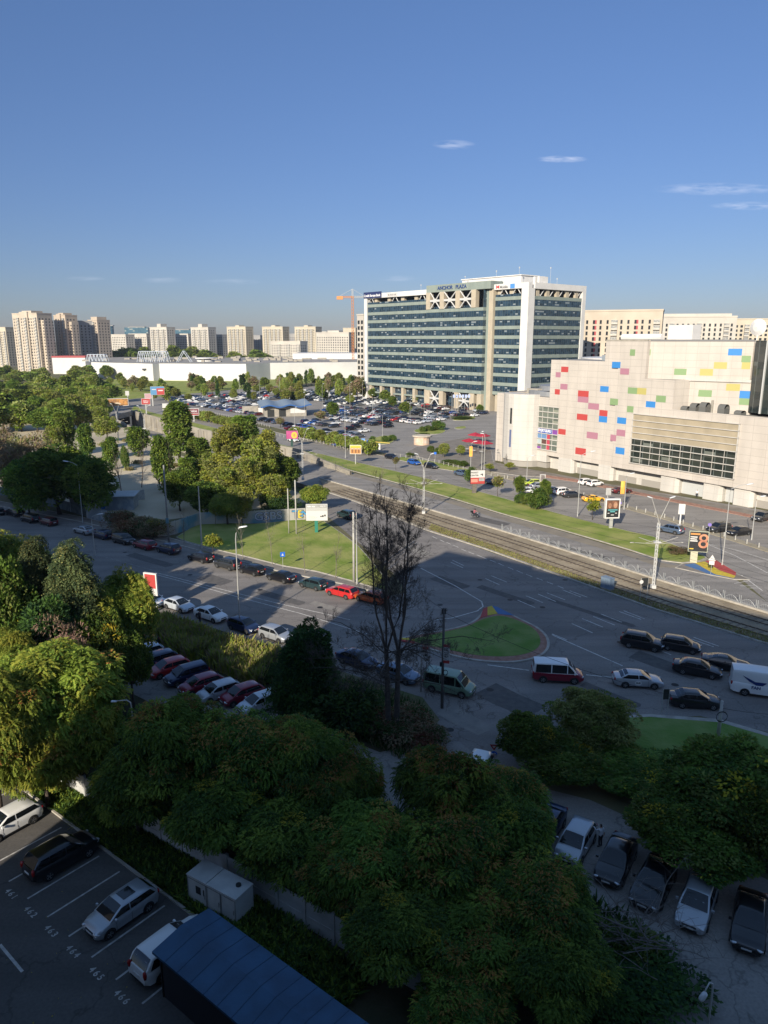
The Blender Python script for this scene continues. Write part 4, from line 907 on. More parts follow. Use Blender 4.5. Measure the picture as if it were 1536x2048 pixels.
# ground storeys
zb = T[10] - 1.5
for xc in [3.3 + 9.2 * k for k in range(6)] + [98.4, 105.2]: mb = MB(); mb.box(xc, .9, 0, xc + 1.8, 2.9, zb); mb.build('column', M_beige, OF)
for xc in cols + [91.0]: mb = MB(); mb.box(xc - 1.45, y + .2, 0, xc + 1.45, y + 2.4, zb); mb.build('column', M_beige, OF)
for a, b in ((cols[0], cols[1]), (cols[2], cols[3])):
    mb = MB(); xm = (a + b) / 2; hw = (b - a) / 2 - 1.45
    for sx_, z_ in ((-1, zb), (1, zb), (-1, .2), (1, .2)): mb.tube((xm, y + .6, zb / 2), (xm + sx_ * hw, y + .6, z_), .30, n=6)
    mb.box(xm - hw, y + .3, zb / 2 - .4, xm + hw, y + .8, zb / 2 + .4); mb.box(xm - 1, y + .2, zb / 2 - .9, xm + 1, y + .9, zb / 2 + .9); mb.build('brace', M_steelw, OF)
mb = MB(); mb.box(2.3, 3.2, 0, 112.6, 3.5, zb - .1); mb.build('window_band', M_og, OF)
mb = MB(); mb.box(2.3, 1.4, 3.5, 53, 3.2, 4.3); mb.build('spandrel', M_grn, OF)
# side facing the mall
for i, t in enumerate(T):
    mb = MB(); mb.box(115.9, 4.2, t - 1.5, 116.3, 38.4, t); mb.build('spandrel', M_grn, OF)
    mb = MB(); mb.box(115.8, 4.2, t - 4.21, 116.2, 38.4, t - 1.5); mb.build('window_band', M_og, OF)
mb = MB()
for yc in (7, 14, 21, 28, 35): mb.box(114.6, yc - 1, 51.4, 115.9, yc + 1, 54.4)
mb.build('column', M_beige, OF)
mb = MB()
for k in range(5):
    a = 9 + k * 6.6; mb.tube((115.6, a - 2.6, 54.3), (115.6, a, 51.5), .2, n=6); mb.tube((115.6, a + 2.6, 54.3), (115.6, a, 51.5), .2, n=6)
mb.build('brace', M_steelw, OF)
# roof structures
mb = MB(); mb.box(62, 14, HT - 1.0, 100, 26, 61.5); mb.box(61.5, 13.5, 61.5, 100.5, 26.5, 61.9); mb.build('penthouse', M_white, OF)
for a in (110.5, 112.9): mb = MB(); mb.box(a, 10, HT - 1, a + 1.0, 16, HT + 3.0); mb.box(a + .25, 12, HT + 3, a + .8, 14, HT + 3.1, 0); mb.build('ventilation_unit', M_white, OF)
mb = MB()
for x_, y_, h_ in ((68, 10, 7), (92, 6, 8), (104, 8, 9), (112, 20, 9), (108, 30, 4), (38, 8, 4)): mb.tube((x_, y_, HT - 1), (x_, y_, HT + h_ * .8), .05, n=5); mb.cbox((x_, y_, HT + h_ * .8), (.35, .35, .6))
mb.build('antenna', M_steelw, OF)
M_let = mat('letter_blue', (.03, .06, .17), .5); M_letw = mat('letter_white', (.75, .75, .75), .5); M_letr = mat('letter_red', (.5, .03, .03), .5); M_letg = mat('letter_grey', (.18, .18, .18), .6)
text('ANCHOR   PLAZA', 2.3, M_let, OF, TM(71.5, y - .12, 56.9) @ UP, 'lettering', .08, 1.05, .06)
mb = MB(); mb.box(-.2, -.16, 54.7, 15.4, -.02, 57.9); mb.build('sign_panel', mat('sign_navy', (.02, .03, .10), .5), OF)
text('Credit Europe Bank', 1.75, M_letw, OF, TM(7.4, -.22, 56.0) @ UP, 'lettering', .04, 1.0, .04)
mb = MB(); mb.box(20, -.1, 54.9, 28.5, -.02, 56.7); mb.build('sign_panel', mat('sign_pale', (.52, .50, .47), .6), OF)
mb = MB(); [mb.box(21 + .95 * k, -.15, 55.35, 21 + .95 * k + (.62, .3, .55)[k % 3], -.1, 56.15 - .25 * (k % 2)) for k in range(7)]; mb.build('lettering', M_letg, OF)
text('M', 2.0, M_letr, OF, TM(98.6, -.05, 55.7) @ UP, 'lettering', .05, 1.3, .04); text('Mobile', 1.7, M_letg, OF, TM(102.2, -.05, 55.6) @ UP, 'lettering', .05, 1.0, .04)
mb = MB(); mb.box(106, -.12, 54.8, 108.6, -.02, 56.8); mb.build('sign_panel', mat('sign_blue', (.08, .25, .60), .5), OF)

# --- shopping mall; local x runs along its main front, local y towards its back
m0, m1 = gp(1144, 947), gp(1503, 1016)
ML = thing('shopping_mall', 'cream clad shopping mall with scattered red, blue, green and yellow panels', 'building', m0, math.atan2((m1 - m0).y, (m1 - m0).x))
mdir = (m1 - m0).normalized(); mnor = Vector((-mdir.y, mdir.x, 0))
def wall_sz(P, D, x, y):
    "where the sight line meets the vertical plane through P along D"
    r = ray(x, y); det = r.x * -D.y + r.y * D.x
    t = (P.x * -D.y + P.y * D.x) / det; s_ = (r.x * P.y - r.y * P.x) / -det
    q = Vector((r.x * t, r.y * t, 0)) - P; return q.dot(D), CAMH + r.z * t
M_mall = clad('mall_cladding', (.50, .455, .40), 3.0, 1.5, c2=(.478, .434, .38), mortar=.70, m_size=.035)
M_mall2 = clad('mall_cladding_pale', (.52, .495, .45), 3.2, 1.5, c2=(.505, .48, .435), mortar=.76, m_size=.03)
M_louv = mat('louvre_beige', (.36, .305, .215), .8, col2=(.30, .255, .18), scale=.4); M_shut = mat('shutter_grey', (.30, .28, .25), .8)
PC = {'r': mat('panel_red', (.42, .055, .05), .6), 'p': mat('panel_pink', (.36, .17, .22), .6), 'b': mat('panel_blue', (.035, .20, .50), .6), 'g': mat('panel_green', (.20, .30, .14), .6), 'y': mat('panel_yellow', (.42, .37, .12), .6)}
RW0 = Vector((19.5, .6)); RW1 = Vector((38.9, 8.0)); rdl = (RW1 - RW0).normalized()
def pol(*pts): return list(pts)
mb = MB(); mb.prism(pol((-8.9, 0), (12.0, 0), (12.0, 30), (-8.9, 30)), 3.5, 27.9, 0, 1)
mb.build('left_wing', [M_mall, M_roof], ML)
mb = MB(); mb.prism(pol((7.6, .35), (12.05, .35), (12.05, -.35), (19.5, -.35), RW0 + rdl * .01, RW1, (41.5, 40), (7.6, 40)), 24.4, 32.5, 0, 1); mb.build('upper_storey', [M_mall, M_roof], ML)
mb = MB(); mb.prism(pol((12.0, -.4), (27.0, -.4), (28.0, 3.8), RW1 + Vector((.8, -.25)), (41.5, 40), (12.0, 40)), 3.5, 24.4, 0, 1); mb.build('middle_wing', [M_mall, M_roof], ML)
mb = MB(); mb.prism(pol((17.3, -.6), (95, -.6), (95, 30), (17.3, 30)), 3.6, 17.6, 0, 1); mb.box(17.3, -.6, 17.6, 95, -.25, 18.2, 0); mb.build('low_wing', [M_mall, M_roof], ML)
for x0, x1, y0, z in ((7.6, 12.05, .35, 32.5), (12.05, 19.5, -.35, 32.5)): mb = MB(); mb.box(x0, y0 - .05, z, x1, y0 + .4, z + .35); mb.build('coping', M_conc, ML)
mb = MB(); a3, b3 = RW0, RW1; nn_ = Vector((rdl.y, -rdl.x)) * .08
mb.prism([a3 + nn_, b3 + nn_, b3 - nn_ * 5, a3 - nn_ * 5], 32.5, 32.9); mb.build('coping', mat('coping_grey', (.16, .16, .16), .6), ML)
mb = MB(); mb.prism([Vector((27.2, 3.2)), RW1 + Vector((.6, -.6)), RW1 + Vector((.6, .2)), Vector((27.2, 4.0))], 24.2, 24.75); mb.build('ledge', M_mall2, ML)
# glass stair tower at the right
mb = MB(); mb.prism(pol((39.6, 7.4), (43.0, 5.9), (80, 5.9), (80, 36), (41.6, 36)), 18.2, 32.7); mb.build('glass_tower', facade_glass('tower_glass', (.010, .020, .022), (.05, .055, .05), 1.4, 1.5, .08, blind=(.09, .10, .09)), ML)
mb = MB()
for x_ in (43.0, 46.5, 52, 58): mb.box(x_ - .12, 5.5, 18.2, x_ + .12, 5.92, 32.7)
mb.build('mullion', M_steelw, ML)
# round corner and pier
arc = [(-23.6, -1.2), (-22.6, -2.8), (-21.0, -3.9), (-19.0, -4.5), (-17.0, -4.6), (-15.2, -4.1), (-13.6, -3.0), (-12.6, -1.6), (-12.2, 0)]
mb = MB(); mb.prism(arc + [(-8.9, 0), (-8.9, 14), (-23.6, 14)], 1.6, 18.4, 0, 1); mb.prism([(x + (.3 if x < -17 else 0), y + .35) for x, y in arc] + [(-9.2, .5), (-9.2, 14), (-23.3, 14)], 0, 1.6, 2); mb.build('round_corner', [M_mall2, M_roof, M_shut], ML)
mb = MB(); mb.box(-26.2, -1.9, 0, -23.5, 8, 18.7); mb.build('pier', M_mall, ML)
mb = MB(); mb.prism([(x * 1.0, y) for x, y in arc], 18.4, 19.0); mb.build('parapet', M_mall2, ML)
mb = MB(); mb.box(-12.9, -.02, 4.3, -8.8, 0.35, 18.4); mb.build('wall', M_mall, ML)
mb = MB(); mb.box(-18.1, -4.68, 11.2, -17.5, -4.5, 15.3); mb.build('slit_window', M_dark, ML)
mb = MB(); mb.box(-18.1, -4.68, 5.0, -17.5, -4.5, 9.6); mb.build('slit_window', mat('slit_blue', (.10, .13, .24), .5), ML)
# drum roofs behind the round corner
def ring_pts(cx, cy, r, a0, a1, n): return [(cx + r * math.cos(R(a0 + (a1 - a0) * k / n)), cy + r * math.sin(R(a0 + (a1 - a0) * k / n))) for k in range(n + 1)]
mb = MB(); mb.prism(ring_pts(-14, 13, 11, 0, 350, 30), 18.0, 19.6, 0, 0); mb.prism(ring_pts(-14, 13, 8, 0, 350, 30), 19.6, 20.8); mb.build('drum', mat('zinc', (.30, .31, .32), .5, .3), ML)
mb = MB(); mb.prism(ring_pts(-2, 26, 15, 60, 330, 30) , 27.0, 28.2); mb.build('rotunda_roof', M_white, ML)
mb = MB(); mb.prism(ring_pts(-2, 26, 13, 60, 330, 30), 18, 26.9); mb.build('rotunda_glass', facade_glass('rotunda', (.01, .015, .018), (.05, .05, .05), 2, 9, .1), ML)
mb = MB()
for p in ring_pts(-2, 26, 13.2, 120, 270, 14): mb.tube((*p, 18), (*p, 27), .28, n=6)
mb.build('column', M_white, ML)
mb = MB(); mb.box(-30, 6, 17.9, -12, 30, 18.5); mb.build('canopy', mat('canopy_tan', (.38, .29, .17), .7), ML)
mb = MB(); mb.box(-21, 4, 18.4, -17, 7, 20.0); mb.box(-14, 3, 18.4, -12, 5, 19.6); mb.build('ventilation_unit', M_conc, ML)
# coloured panels, each wall its own part
o1 = m0 + mnor * 0
def rects(L_, P, D, name, yo, k0, z_):
    pass
C4 = lambda x, y: (1024 + x / 3, 580 + y / 3)
def panel_part(name, L_, P, D, off):
    mats = list(PC.values()); keys = list(PC.keys()); mb = MB(); N = Vector((D.y, -D.x, 0))
    Mi = ML.matrix_basis.inverted() if False else (Matrix.Translation(ML.location) @ Matrix.Rotation(ML.rotation_euler[2], 4, 'Z')).inverted()
    for c, x0, y0, x1, y1 in L_:
        s0, z1 = wall_sz(P, D, *C4(x0, y0)); s1, z0 = wall_sz(P, D, *C4(x1, y1)); s0b, z0b = wall_sz(P, D, *C4(x0, y1)); s1b, z1b = wall_sz(P, D, *C4(x1, y0))
        sa, sb_ = (s0 + s0b) / 2, (s1 + s1b) / 2; za, zb_ = (z0 + z0b) / 2, (z1 + z1b) / 2
        if name == 'p': continue
        vs = []
        for o_ in (off - .05, off):
            for s_, z_ in ((sa, za), (sb_, za), (sb_, zb_), (sa, zb_)):
                q = P + D * s_ + N * o_; vs.append(Mi @ Vector((q.x, q.y, z_)))
        mb.add(vs, [(4, 5, 6, 7), (0, 1, 5, 4), (1, 2, 6, 5), (2, 3, 7, 6), (3, 0, 4, 7)], keys.index(c))
    return mb.build(name, mats, ML)
panel_part('coloured_cladding', [('r', 295, 460, 338, 493), ('p', 262, 493, 292, 524), ('p', 290, 563, 333, 597), ('r', 257, 595, 287, 627), ('r', 396, 604, 460, 640), ('p', 394, 640, 459, 675), ('p', 457, 680, 522, 717), ('r', 524, 721, 573, 757), ('b', 521, 757, 571, 794), ('r', 389, 744, 453, 781), ('r', 278, 834, 322, 867), ('p', 448, 853, 515, 893), ('r', 380, 948, 443, 988), ('b', 529, 577, 580, 612)], m0, mdir, .012)
panel_part('coloured_cladding', [('b', 600, 431, 650, 468), ('p', 649, 470, 702, 507), ('g', 588, 652, 636, 690), ('b', 631, 765, 685, 803), ('p', 627, 838, 680, 877), ('p', 590, 868, 625, 906), ('b', 621, 945, 675, 985), ('g', 695, 585, 751, 623), ('y', 751, 588, 806, 627), ('g', 864, 634, 923, 673), ('b', 803, 668, 860, 709), ('g', 690, 697, 744, 735), ('g', 708, 356, 738, 394)], m0 - mnor * .4, mdir, .012)
rP = m0 + mdir * RW0.x + mnor * RW0.y; rD = (mdir * rdl.x + mnor * rdl.y)
panel_part('coloured_cladding', [('g', 805, 355, 832, 392), ('b', 1297, 352, 1380, 393), ('g', 1377, 394, 1433, 434), ('y', 1378, 434, 1430, 475), ('y', 1211, 433, 1290, 473), ('y', 1127, 473, 1206, 514), ('g', 973, 472, 1047, 510)], rP, rD, .012)
lP = m0 + mdir * 28.0 + mnor * 3.8; q1 = m0 + mdir * (RW1.x + .8) + mnor * (RW1.y - .25); lD = (q1 - lP).normalized()
panel_part('coloured_cladding', [('y', 1285, 563, 1368, 605), ('g', 1118, 600, 1199, 641), ('b', 1365, 606, 1436, 650), ('g', 1362, 650, 1432, 690)], lP, lD, .012)
# windows
M_mg = facade_glass('mall_glass', (.012, .018, .016), (.05, .055, .045), 2.5, 1.28, .08, blind=(.14, .15, .13))
mb = MB(); mb.box(17.6, -.68, 5.3, 42.7, -.60, 10.8); mb.build('window_band', M_mg, ML)
mb = MB(); mb.box(17.6, -.68, 10.8, 42.7, -.60, 16.5); mb.build('louvre_panel', M_louv, ML)
mb = MB()
for k in range(9): z = 5.3 + 1.4 * k; mb.box(17.4, -.95, z - .07, 42.9, -.60, z + .07)
mb.box(17.4, -.95, 5.2, 17.6, -.6, 16.6); mb.box(42.7, -.95, 5.2, 42.9, -.6, 16.6)
for k in range(1, 10): mb.box(17.6 + 2.51 * k - .04, -.74, 5.3, 17.6 + 2.51 * k + .04, -.68, 10.9)
mb.build('window_frame', M_mall2, ML)
mb = MB(); mb.box(-12.7, -.07, 4.9, -5.4, -.02, 16.1); mb.build('window_band', facade_glass('facet_glass', (.10, .12, .10), (.16, .18, .15), 1.83, 1.4, .15, blind=(.24, .25, .20)), ML)
mb = MB()
for k in range(9): z = 4.9 + 1.4 * k; mb.box(-12.9, -.32, z - .1, -5.3, -.02, z + .1)
for k in range(5): mb.box(-12.7 + 1.83 * k - .05, -.15, 4.9, -12.7 + 1.83 * k + .05, -.07, 16.1)
mb.build('window_frame', M_mall2, ML)
mb = MB(); mb.box(-12.7, -.12, 9.2, -5.4, -.07, 10.4, 0)
mb.box(-7.3, -.125, 9.2, -5.4, -.12, 10.4, 1)
mb.box(-12.7, -.12, 7.8, -9.1, -.07, 9.0, 2); mb.box(-12.7, -.12, 6.4, -10.9, -.07, 7.6, 3); mb.box(-12.7, -.12, 5.0, -10.9, -.07, 5.6, 1); mb.box(-9.1, -.12, 5.0, -8.0, -.07, 9.0, 4); mb.box(-10.7, -.12, 6.4, -9.2, -.07, 7.6, 5)
mb.build('sign_panel', [mat('banner_blue', (.04, .08, .32), .5), mat('banner_purple', (.20, .06, .28), .5), mat('banner_sky', (.12, .22, .38), .5), mat('banner_pale', (.35, .42, .42), .5), mat('banner_red', (.42, .05, .08), .5), mat('banner_brown', (.10, .05, .04), .5)], ML)
text('SPORTGURU', .95, M_letw, ML, TM(-9.9, -.14, 9.8) @ UP, 'lettering', .02, .85, .03)
# base with piers and shutters
mb = MB(); mb.box(-8.9, 1.6, 0, 95, 12, 3.55); mb.build('base_wall', M_mall2, ML)
for a, b in ((-4.6, 0), (8.2, 12.2), (25.6, 29.8), (36.0, 40), (42.8, 46.7), (53, 57), (64, 68)):
    mb = MB(); mb.prism([(a, -.1), (b - .6, -.1), (b, .6), (b, 1.6), (a, 1.6)], 0, 3.55); mb.build('pier', M_mall2, ML)
for a, b in ((0.3, 8.0), (13, 18), (19.5, 25.4), (46.9, 52.8)): mb = MB(); mb.box(a, 1.5, 0, b, 1.6, 1.5); mb.build('shutter', M_shut, ML)
mb = MB(); mb.box(30, 1.45, 0, 36, 1.6, 2.9); mb.build('door', mat('door_pale', (.46, .47, .46), .5), ML); mb = MB(); mb.box(40.2, 1.45, 0, 42.6, 1.6, 3.0); mb.build('door', mat('door_pale', (.46, .47, .46), .5), ML)
# roof plant
mb = MB(); mb.box(2, 6, 27.9, 12, 12, 29.2); mb.build('duct', mat('duct_zinc', (.34, .38, .40), .5, .4), ML)
mb = MB(); mb.tube((10, 3, 33.4), (20, 4, 33.4), .75, n=10); mb.box(20, 6, 32.5, 26, 9, 36); mb.build('duct', M_white, ML)
for i, x_ in enumerate((28.5, 30.6, 32.8, 37.0, 40.6)):
    mb = MB(); hh = (1.0, 1.7, 2.0, 1.9, 1.0)[i]; mb.box(x_, .4, 17.7, x_ + 1.5, 2.4, 17.9 + hh * .6)
    mb.loft([[(x_ + u, .4 + 1 - math.cos(t) * 1.0, 17.9 + hh * .6 + math.sin(t) * hh * .5) for t in [math.pi * k / 8 for k in range(9)]] for u in (0, 1.5)], 0); mb.build('ventilation_unit', mat('plant_grey', (.12, .12, .11), .6), ML)
mb = MB(); mb.tube((39.6 - 4.3, 1.2, 17.6), (35.3, 1.2, 20.6), .25, n=8); mb.build('chimney', M_conc, ML)
mb = MB(); n = 14; mb.loft([[(36 + 1.8 * r_ * math.cos(2 * math.pi * k / n), 14 - .6 * (1 - r_ * r_) , 35.4 + 1.8 * r_ * math.sin(2 * math.pi * k / n)) for k in range(n)] for r_ in (.02, .5, 1)], 0, closed=True); mb.tube((36, 14, 32.4), (36, 14, 35.4), .12); mb.build('satellite_dish', M_white, ML)

# --- residential blocks
M_wd = mat('window_dark', (.02, .024, .028), .15, spec=.6); M_wr = mat('window_red_panel', (.33, .035, .045), .6)
M_bal = mat('balcony_pale', (.50, .47, .41), .8, col2=(.42, .40, .35), scale=.5); M_balg = mat('balcony_glazed', (.20, .21, .21), .3, col2=(.34, .33, .30), scale=1.2, contrast=(.45, .55))
def block(name, label, px, Y, w_, d_, h_, az, col, group=None, pitch=2.9, bay=3.2, win=(1.3, 1.5), z0=2.0, bal=None, setback=0.0, wcol=None, notch=False, parts_cap=96, ww=None, top=None, reds=()):
    "apartment block with its windows and balconies"
    p = at(px, 700, Y); o = thing(name, label, 'building', (p.x, p.y, 0), azrot(az), group)
    mb = MB(); mb.box(-w_ / 2, 0, 0, w_ / 2, d_, h_, 0)
    mb.box(-w_ / 2 - .2, -.25, h_, w_ / 2 + .2, d_ + .2, h_ + .9, 0)
    if top: mb.box(top[0], 2, h_ + .9, top[1], d_ - 2, h_ + .9 + top[2], 0)
    if notch:
        mb.box(-w_ / 2 - 4, 3, 0, -w_ / 2, d_ - 2, h_ - 4, 0); mb.box(w_ / 2, 4, 0, w_ / 2 + 4, d_ - 2, h_ - 6, 0); mb.box(-w_ * .16, -1.4, 0, w_ * .16, 0, h_ + 2, 0)
    mb.build('wall', col, o)
    wm = wcol or M_wd; k = 0; rows = int((h_ - z0 - .6) // pitch); colsn = int(w_ // bay); rest = MB(); wmesh = None; rr = random.Random(int(px)); balm = None; nb = 0
    bx = set()
    if bal:
        for j in range(colsn):
            if j % bal[0] == bal[1]: bx.add(j)
    wins = []
    for i in range(rows - 1, -1, -1):
        z = z0 + i * pitch
        for j in range(colsn):
            x = -w_ / 2 + (w_ - colsn * bay) / 2 + bay * (j + .5); yo = 0
            if notch and abs(x) < w_ * .16: yo = -1.4
            if j in bx:
                if nb < parts_cap:
                    if balm is None:
                        g = MB(); g.box(-bay * .46, -1.3, 0, bay * .46, 0, 1.05); g.box(-bay * .46, -1.28, 1.05, bay * .46, 0, 2.25, 1); g.box(-bay * .46, -1.3, 2.25, bay * .46, 0, 2.45)
                        balm = g.build('balcony', [M_bal, M_balg], o); q = balm
                    else: q = balm.copy(); COL.objects.link(q); q.parent = o
                    q.location = (x, yo, z - .3); nb += 1
                continue
            wins.append((x, yo, z, j))
    for x, yo, z, j in wins:
        if k < parts_cap:
            key = 'r' if (j in reds) else 'w'
            if wmesh is None: wmesh = {}
            if key not in wmesh:
                g = MB(); ws = win[0]; g.box(-ws / 2, -.04, 0, ws / 2, .0, win[1], 0); g.box(-ws / 2 - .1, -.14, -.12, ws / 2 + .1, 0, 0, 1)
                if key == 'r': g.box(ws / 2, -.05, 0, ws / 2 + .9, 0, win[1], 2)
                wmesh[key] = q = g.build('window', [wm, M_bal, M_wr], o)
            else: q = wmesh[key].copy(); COL.objects.link(q); q.parent = o
            q.location = (x, yo, z); k += 1
        else:
            ws = win[0]; rest.box(x - ws / 2, yo - .04, z, x + ws / 2, yo, z + win[1], 0)
    # the side that shows
    for i in range(rows):
        z = z0 + i * pitch
        for yy in np.arange(2.5, d_ - 1.5, bay * 1.15):
            rest.box(w_ / 2, yy - win[0] / 2, z, w_ / 2 + .04, yy + win[0] / 2, z + win[1], 0)
            if notch: rest.box(w_ / 2 + 4, yy - win[0] / 2 + .6, z, w_ / 2 + 4.04, yy + win[0] / 2 + .4, z + win[1] * (z < h_ - 8) + .01, 0)
            if not notch: rest.box(-w_ / 2 - .04, yy - win[0] / 2, z, -w_ / 2, yy + win[0] / 2, z + win[1], 0)
    if rest.v: rest.build('windows', [wm], o)['kind'] = 'stuff'
    return o
R1 = mat('render_cream', (.50, .43, .34), .85, col2=(.43, .37, .29), scale=.12, detail=8); R2 = mat('render_tan', (.46, .38, .29), .85, col2=(.40, .34, .27), scale=.1, detail=8)
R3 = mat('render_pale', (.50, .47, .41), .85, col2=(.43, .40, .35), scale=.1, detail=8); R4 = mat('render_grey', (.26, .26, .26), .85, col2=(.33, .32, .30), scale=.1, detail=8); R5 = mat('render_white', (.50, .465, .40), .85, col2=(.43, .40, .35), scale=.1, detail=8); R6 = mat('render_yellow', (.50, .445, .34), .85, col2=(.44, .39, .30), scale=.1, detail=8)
GT = 'tall apartment blocks at the left'
block('apartment_building', 'stepped cream tower block with round bays, leftmost tall block', 56, 745, 37, 17, 57, 118, R1, GT, bal=(4, 2), notch=True, top=(-6, 8, 2.2))
block('apartment_building', 'tan and cream tower block with stacked glazed balconies and a roof antenna', 125, 770, 19, 14, 56, 122, R2, GT, bal=(3, 1), notch=True, top=(-4, 4, 2))
block('apartment_building', 'grey-blue shaded tower block between two tan ones', 160, 800, 15, 14, 51, 150, R4, GT, bal=(3, 1))  # grey render holds this tower's shade in its wall colour
block('apartment_building', 'slim tan tower block next to the distant blue glass cylinder', 190, 800, 15, 16, 52, 122, R2, GT, bal=(3, 2), top=(-5, 5, 3))
block('apartment_building', 'low cream block peeping out at the left photo edge behind the stepped tower', 6, 900, 18, 14, 46, 118, R6, GT, bal=(3, 1))
GR = 'apartment blocks along the skyline'
for px, Y, w_, h_, cl, lb, kw in [
 (242, 960, 24, 38, R3, 'pale block left of the tree clump with a flat top', {}),
 (280, 980, 30, 39, R3, 'long low pale block under the dark blue glass office', {}),
 (322, 960, 27, 47, R3, 'pale block with a slanted roof fin, left one of the two with fins', dict(top=(-4, 3, 4), bal=(3, 1))),
 (366, 990, 24, 39, R3, 'low pale block between the two blocks with roof fins', {}),
 (404, 970, 27, 47, R3, 'pale block with a slanted roof fin, right one of the two with fins', dict(top=(-4, 3, 4), bal=(3, 1))),
 (440, 990, 14, 38, R3, 'narrow low grey-beige block left of the first yellow block', {}),
 (477, 930, 27, 47, R6, 'sunlit yellow-cream block, leftmost of three alike', dict(bal=(2, 1), top=(-3, 3, 1.6))),
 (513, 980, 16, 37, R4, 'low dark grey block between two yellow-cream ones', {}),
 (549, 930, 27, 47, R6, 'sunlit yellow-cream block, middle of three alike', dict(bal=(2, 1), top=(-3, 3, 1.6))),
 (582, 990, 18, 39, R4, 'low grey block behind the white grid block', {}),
 (614, 930, 27, 47, R6, 'sunlit yellow-cream block, rightmost of three alike', dict(bal=(2, 1), top=(-3, 3, 1.6))),
 (574, 820, 34, 30, R5, 'lower white block with a regular grid of square windows', dict(bal=(4, 3))),
 (668, 900, 40, 40, R5, 'broad pale block crowned with antennas left of the crane', dict(top=(-8, 8, 2))),
 (648, 1010, 12, 42, R5, 'narrow white block at the left end of the antenna block', {}),
 (300, 1100, 34, 36, R2, 'warm beige slab filling the gap before the first finned block', {}),
 (385, 1100, 30, 35, R6, 'warm beige slab between the two finned blocks', {}),
 (462, 1100, 26, 38, R2, 'tan slab just left of the first yellow-cream block', {}),
 (530, 1100, 26, 37, R3, 'pale slab just left of the middle yellow-cream block', {}),
 (598, 1100, 28, 38, R2, 'tan slab just left of the third yellow-cream block', {}),
 (226, 1100, 26, 37, R6, 'low cream slab just right of the tall left towers', {}),
 (702, 960, 16, 46, R6, 'cream block just left of the white balcony block', {})]:
    block('apartment_building', lb, px - 3, Y, w_ * 1.15, 14, h_, 122 if px < 500 else 118, cl, GR, parts_cap=60, **kw)
block('apartment_building', 'slim white block with dark loggias behind the left edge of the office', 721, 446, 6.5, 18, 46.5, 141, R5, None, pitch=3.3, bay=3.2, win=(2.0, 2.1))
block('apartment_building', 'cream block with red window panels right behind the office', 1232, 408, 45, 16, 47.5, 112, R1, None, pitch=3.0, bay=3.6, win=(1.1, 2.0), reds=(2, 5, 8), bal=(6, 5))
block('apartment_building', 'white and cream block with a grey recessed attic behind the mall', 1388, 500, 50, 16, 47, 100, R5, None, pitch=3.0, bay=3.4, win=(1.2, 1.9), bal=(5, 2), top=(-22, 22, 1.5))
block('apartment_building', 'pale yellow block with dark square windows at the right photo edge', 1508, 540, 38, 16, 46.5, 97, R6, None, pitch=3.0, bay=3.4, win=(1.7, 1.7), bal=(5, 3))
block('apartment_building', 'shaded grey end of a block seen between office and cream block', 1163, 440, 10, 14, 47, 112, R4, None, pitch=3.0, bay=3.2)  # shade of this end is put into its grey wall colour
# far glass offices
gl = facade_glass('far_glass', (.03, .09, .13), (.06, .14, .19), 3, 3, .15)
for lb, x0, x1, yt, Y, rd in (('small blue glass cylinder tower far behind the slim tan block', 216, 230, 652, 1500, 1), ('dark blue glass slab rising behind the pale blocks', 251, 298, 655, 1350, 0), ('low blue glass building behind the low pale block', 347, 385, 660, 1350, 0)):
    a, b = at(x0, 690, Y), at(x1, 690, Y); h_ = at(x0, yt, Y).z; w_ = (b - a).length
    o = thing('glass_office', lb, 'building', ((a.x + b.x) / 2, Y, 0)); mb = MB()
    if rd: mb.prism(ring_pts(0, 0, w_ / 2, 0, 345, 20), 0, h_)
    else: mb.box(-w_ / 2, 0, 0, w_ / 2, 20, h_)
    mb.build('glass_wall', gl, o)
    mb = MB(); mb.box(-w_ * .35, 2, h_, w_ * .35, 12, h_ + 1.5); mb.build('roof', M_roof, o)
# --- long white shopping centre in the distance
WM = thing('shopping_centre', 'very long low white shopping centre with lattice masts on its roof', 'building')
pts = [at(182, 722, 640), at(305, 728, 600), at(318, 727, 606), at(410, 729, 598), at(492, 729, 596), at(540, 725, 622), at(716, 718, 645)]
fp = [(p.x, p.y) for p in pts] + [(pts[-1].x + 10, 800), (pts[0].x - 60, 830), (pts[0].x - 20, 700)]
mb = MB(); M_hall = mat('hall_white', (.62, .61, .585), .6, col2=(.52, .515, .50), scale=.06, detail=8)
mb.prism(fp, 0, 13.6, 0, 1); mb.build('wall', [M_hall, M_roof], WM)
mb = MB(); a = at(590, 712, 760); mb.box(a.x, 740, 13.6, a.x + 70, 800, 19); mb.build('upper_hall', M_hall, WM)
mb = MB()
for k in range(80): x_, y_ = rnd.uniform(-270, -40), rnd.uniform(640, 790); s_ = rnd.uniform(2, 6); mb.box(x_, y_, 13.6, x_ + s_, y_ + s_, 13.6 + rnd.uniform(.8, 2.2))
mb.build('ventilation_unit', M_conc, WM)
M_lat = mat('lattice_paint', (.50, .54, .58), .5)
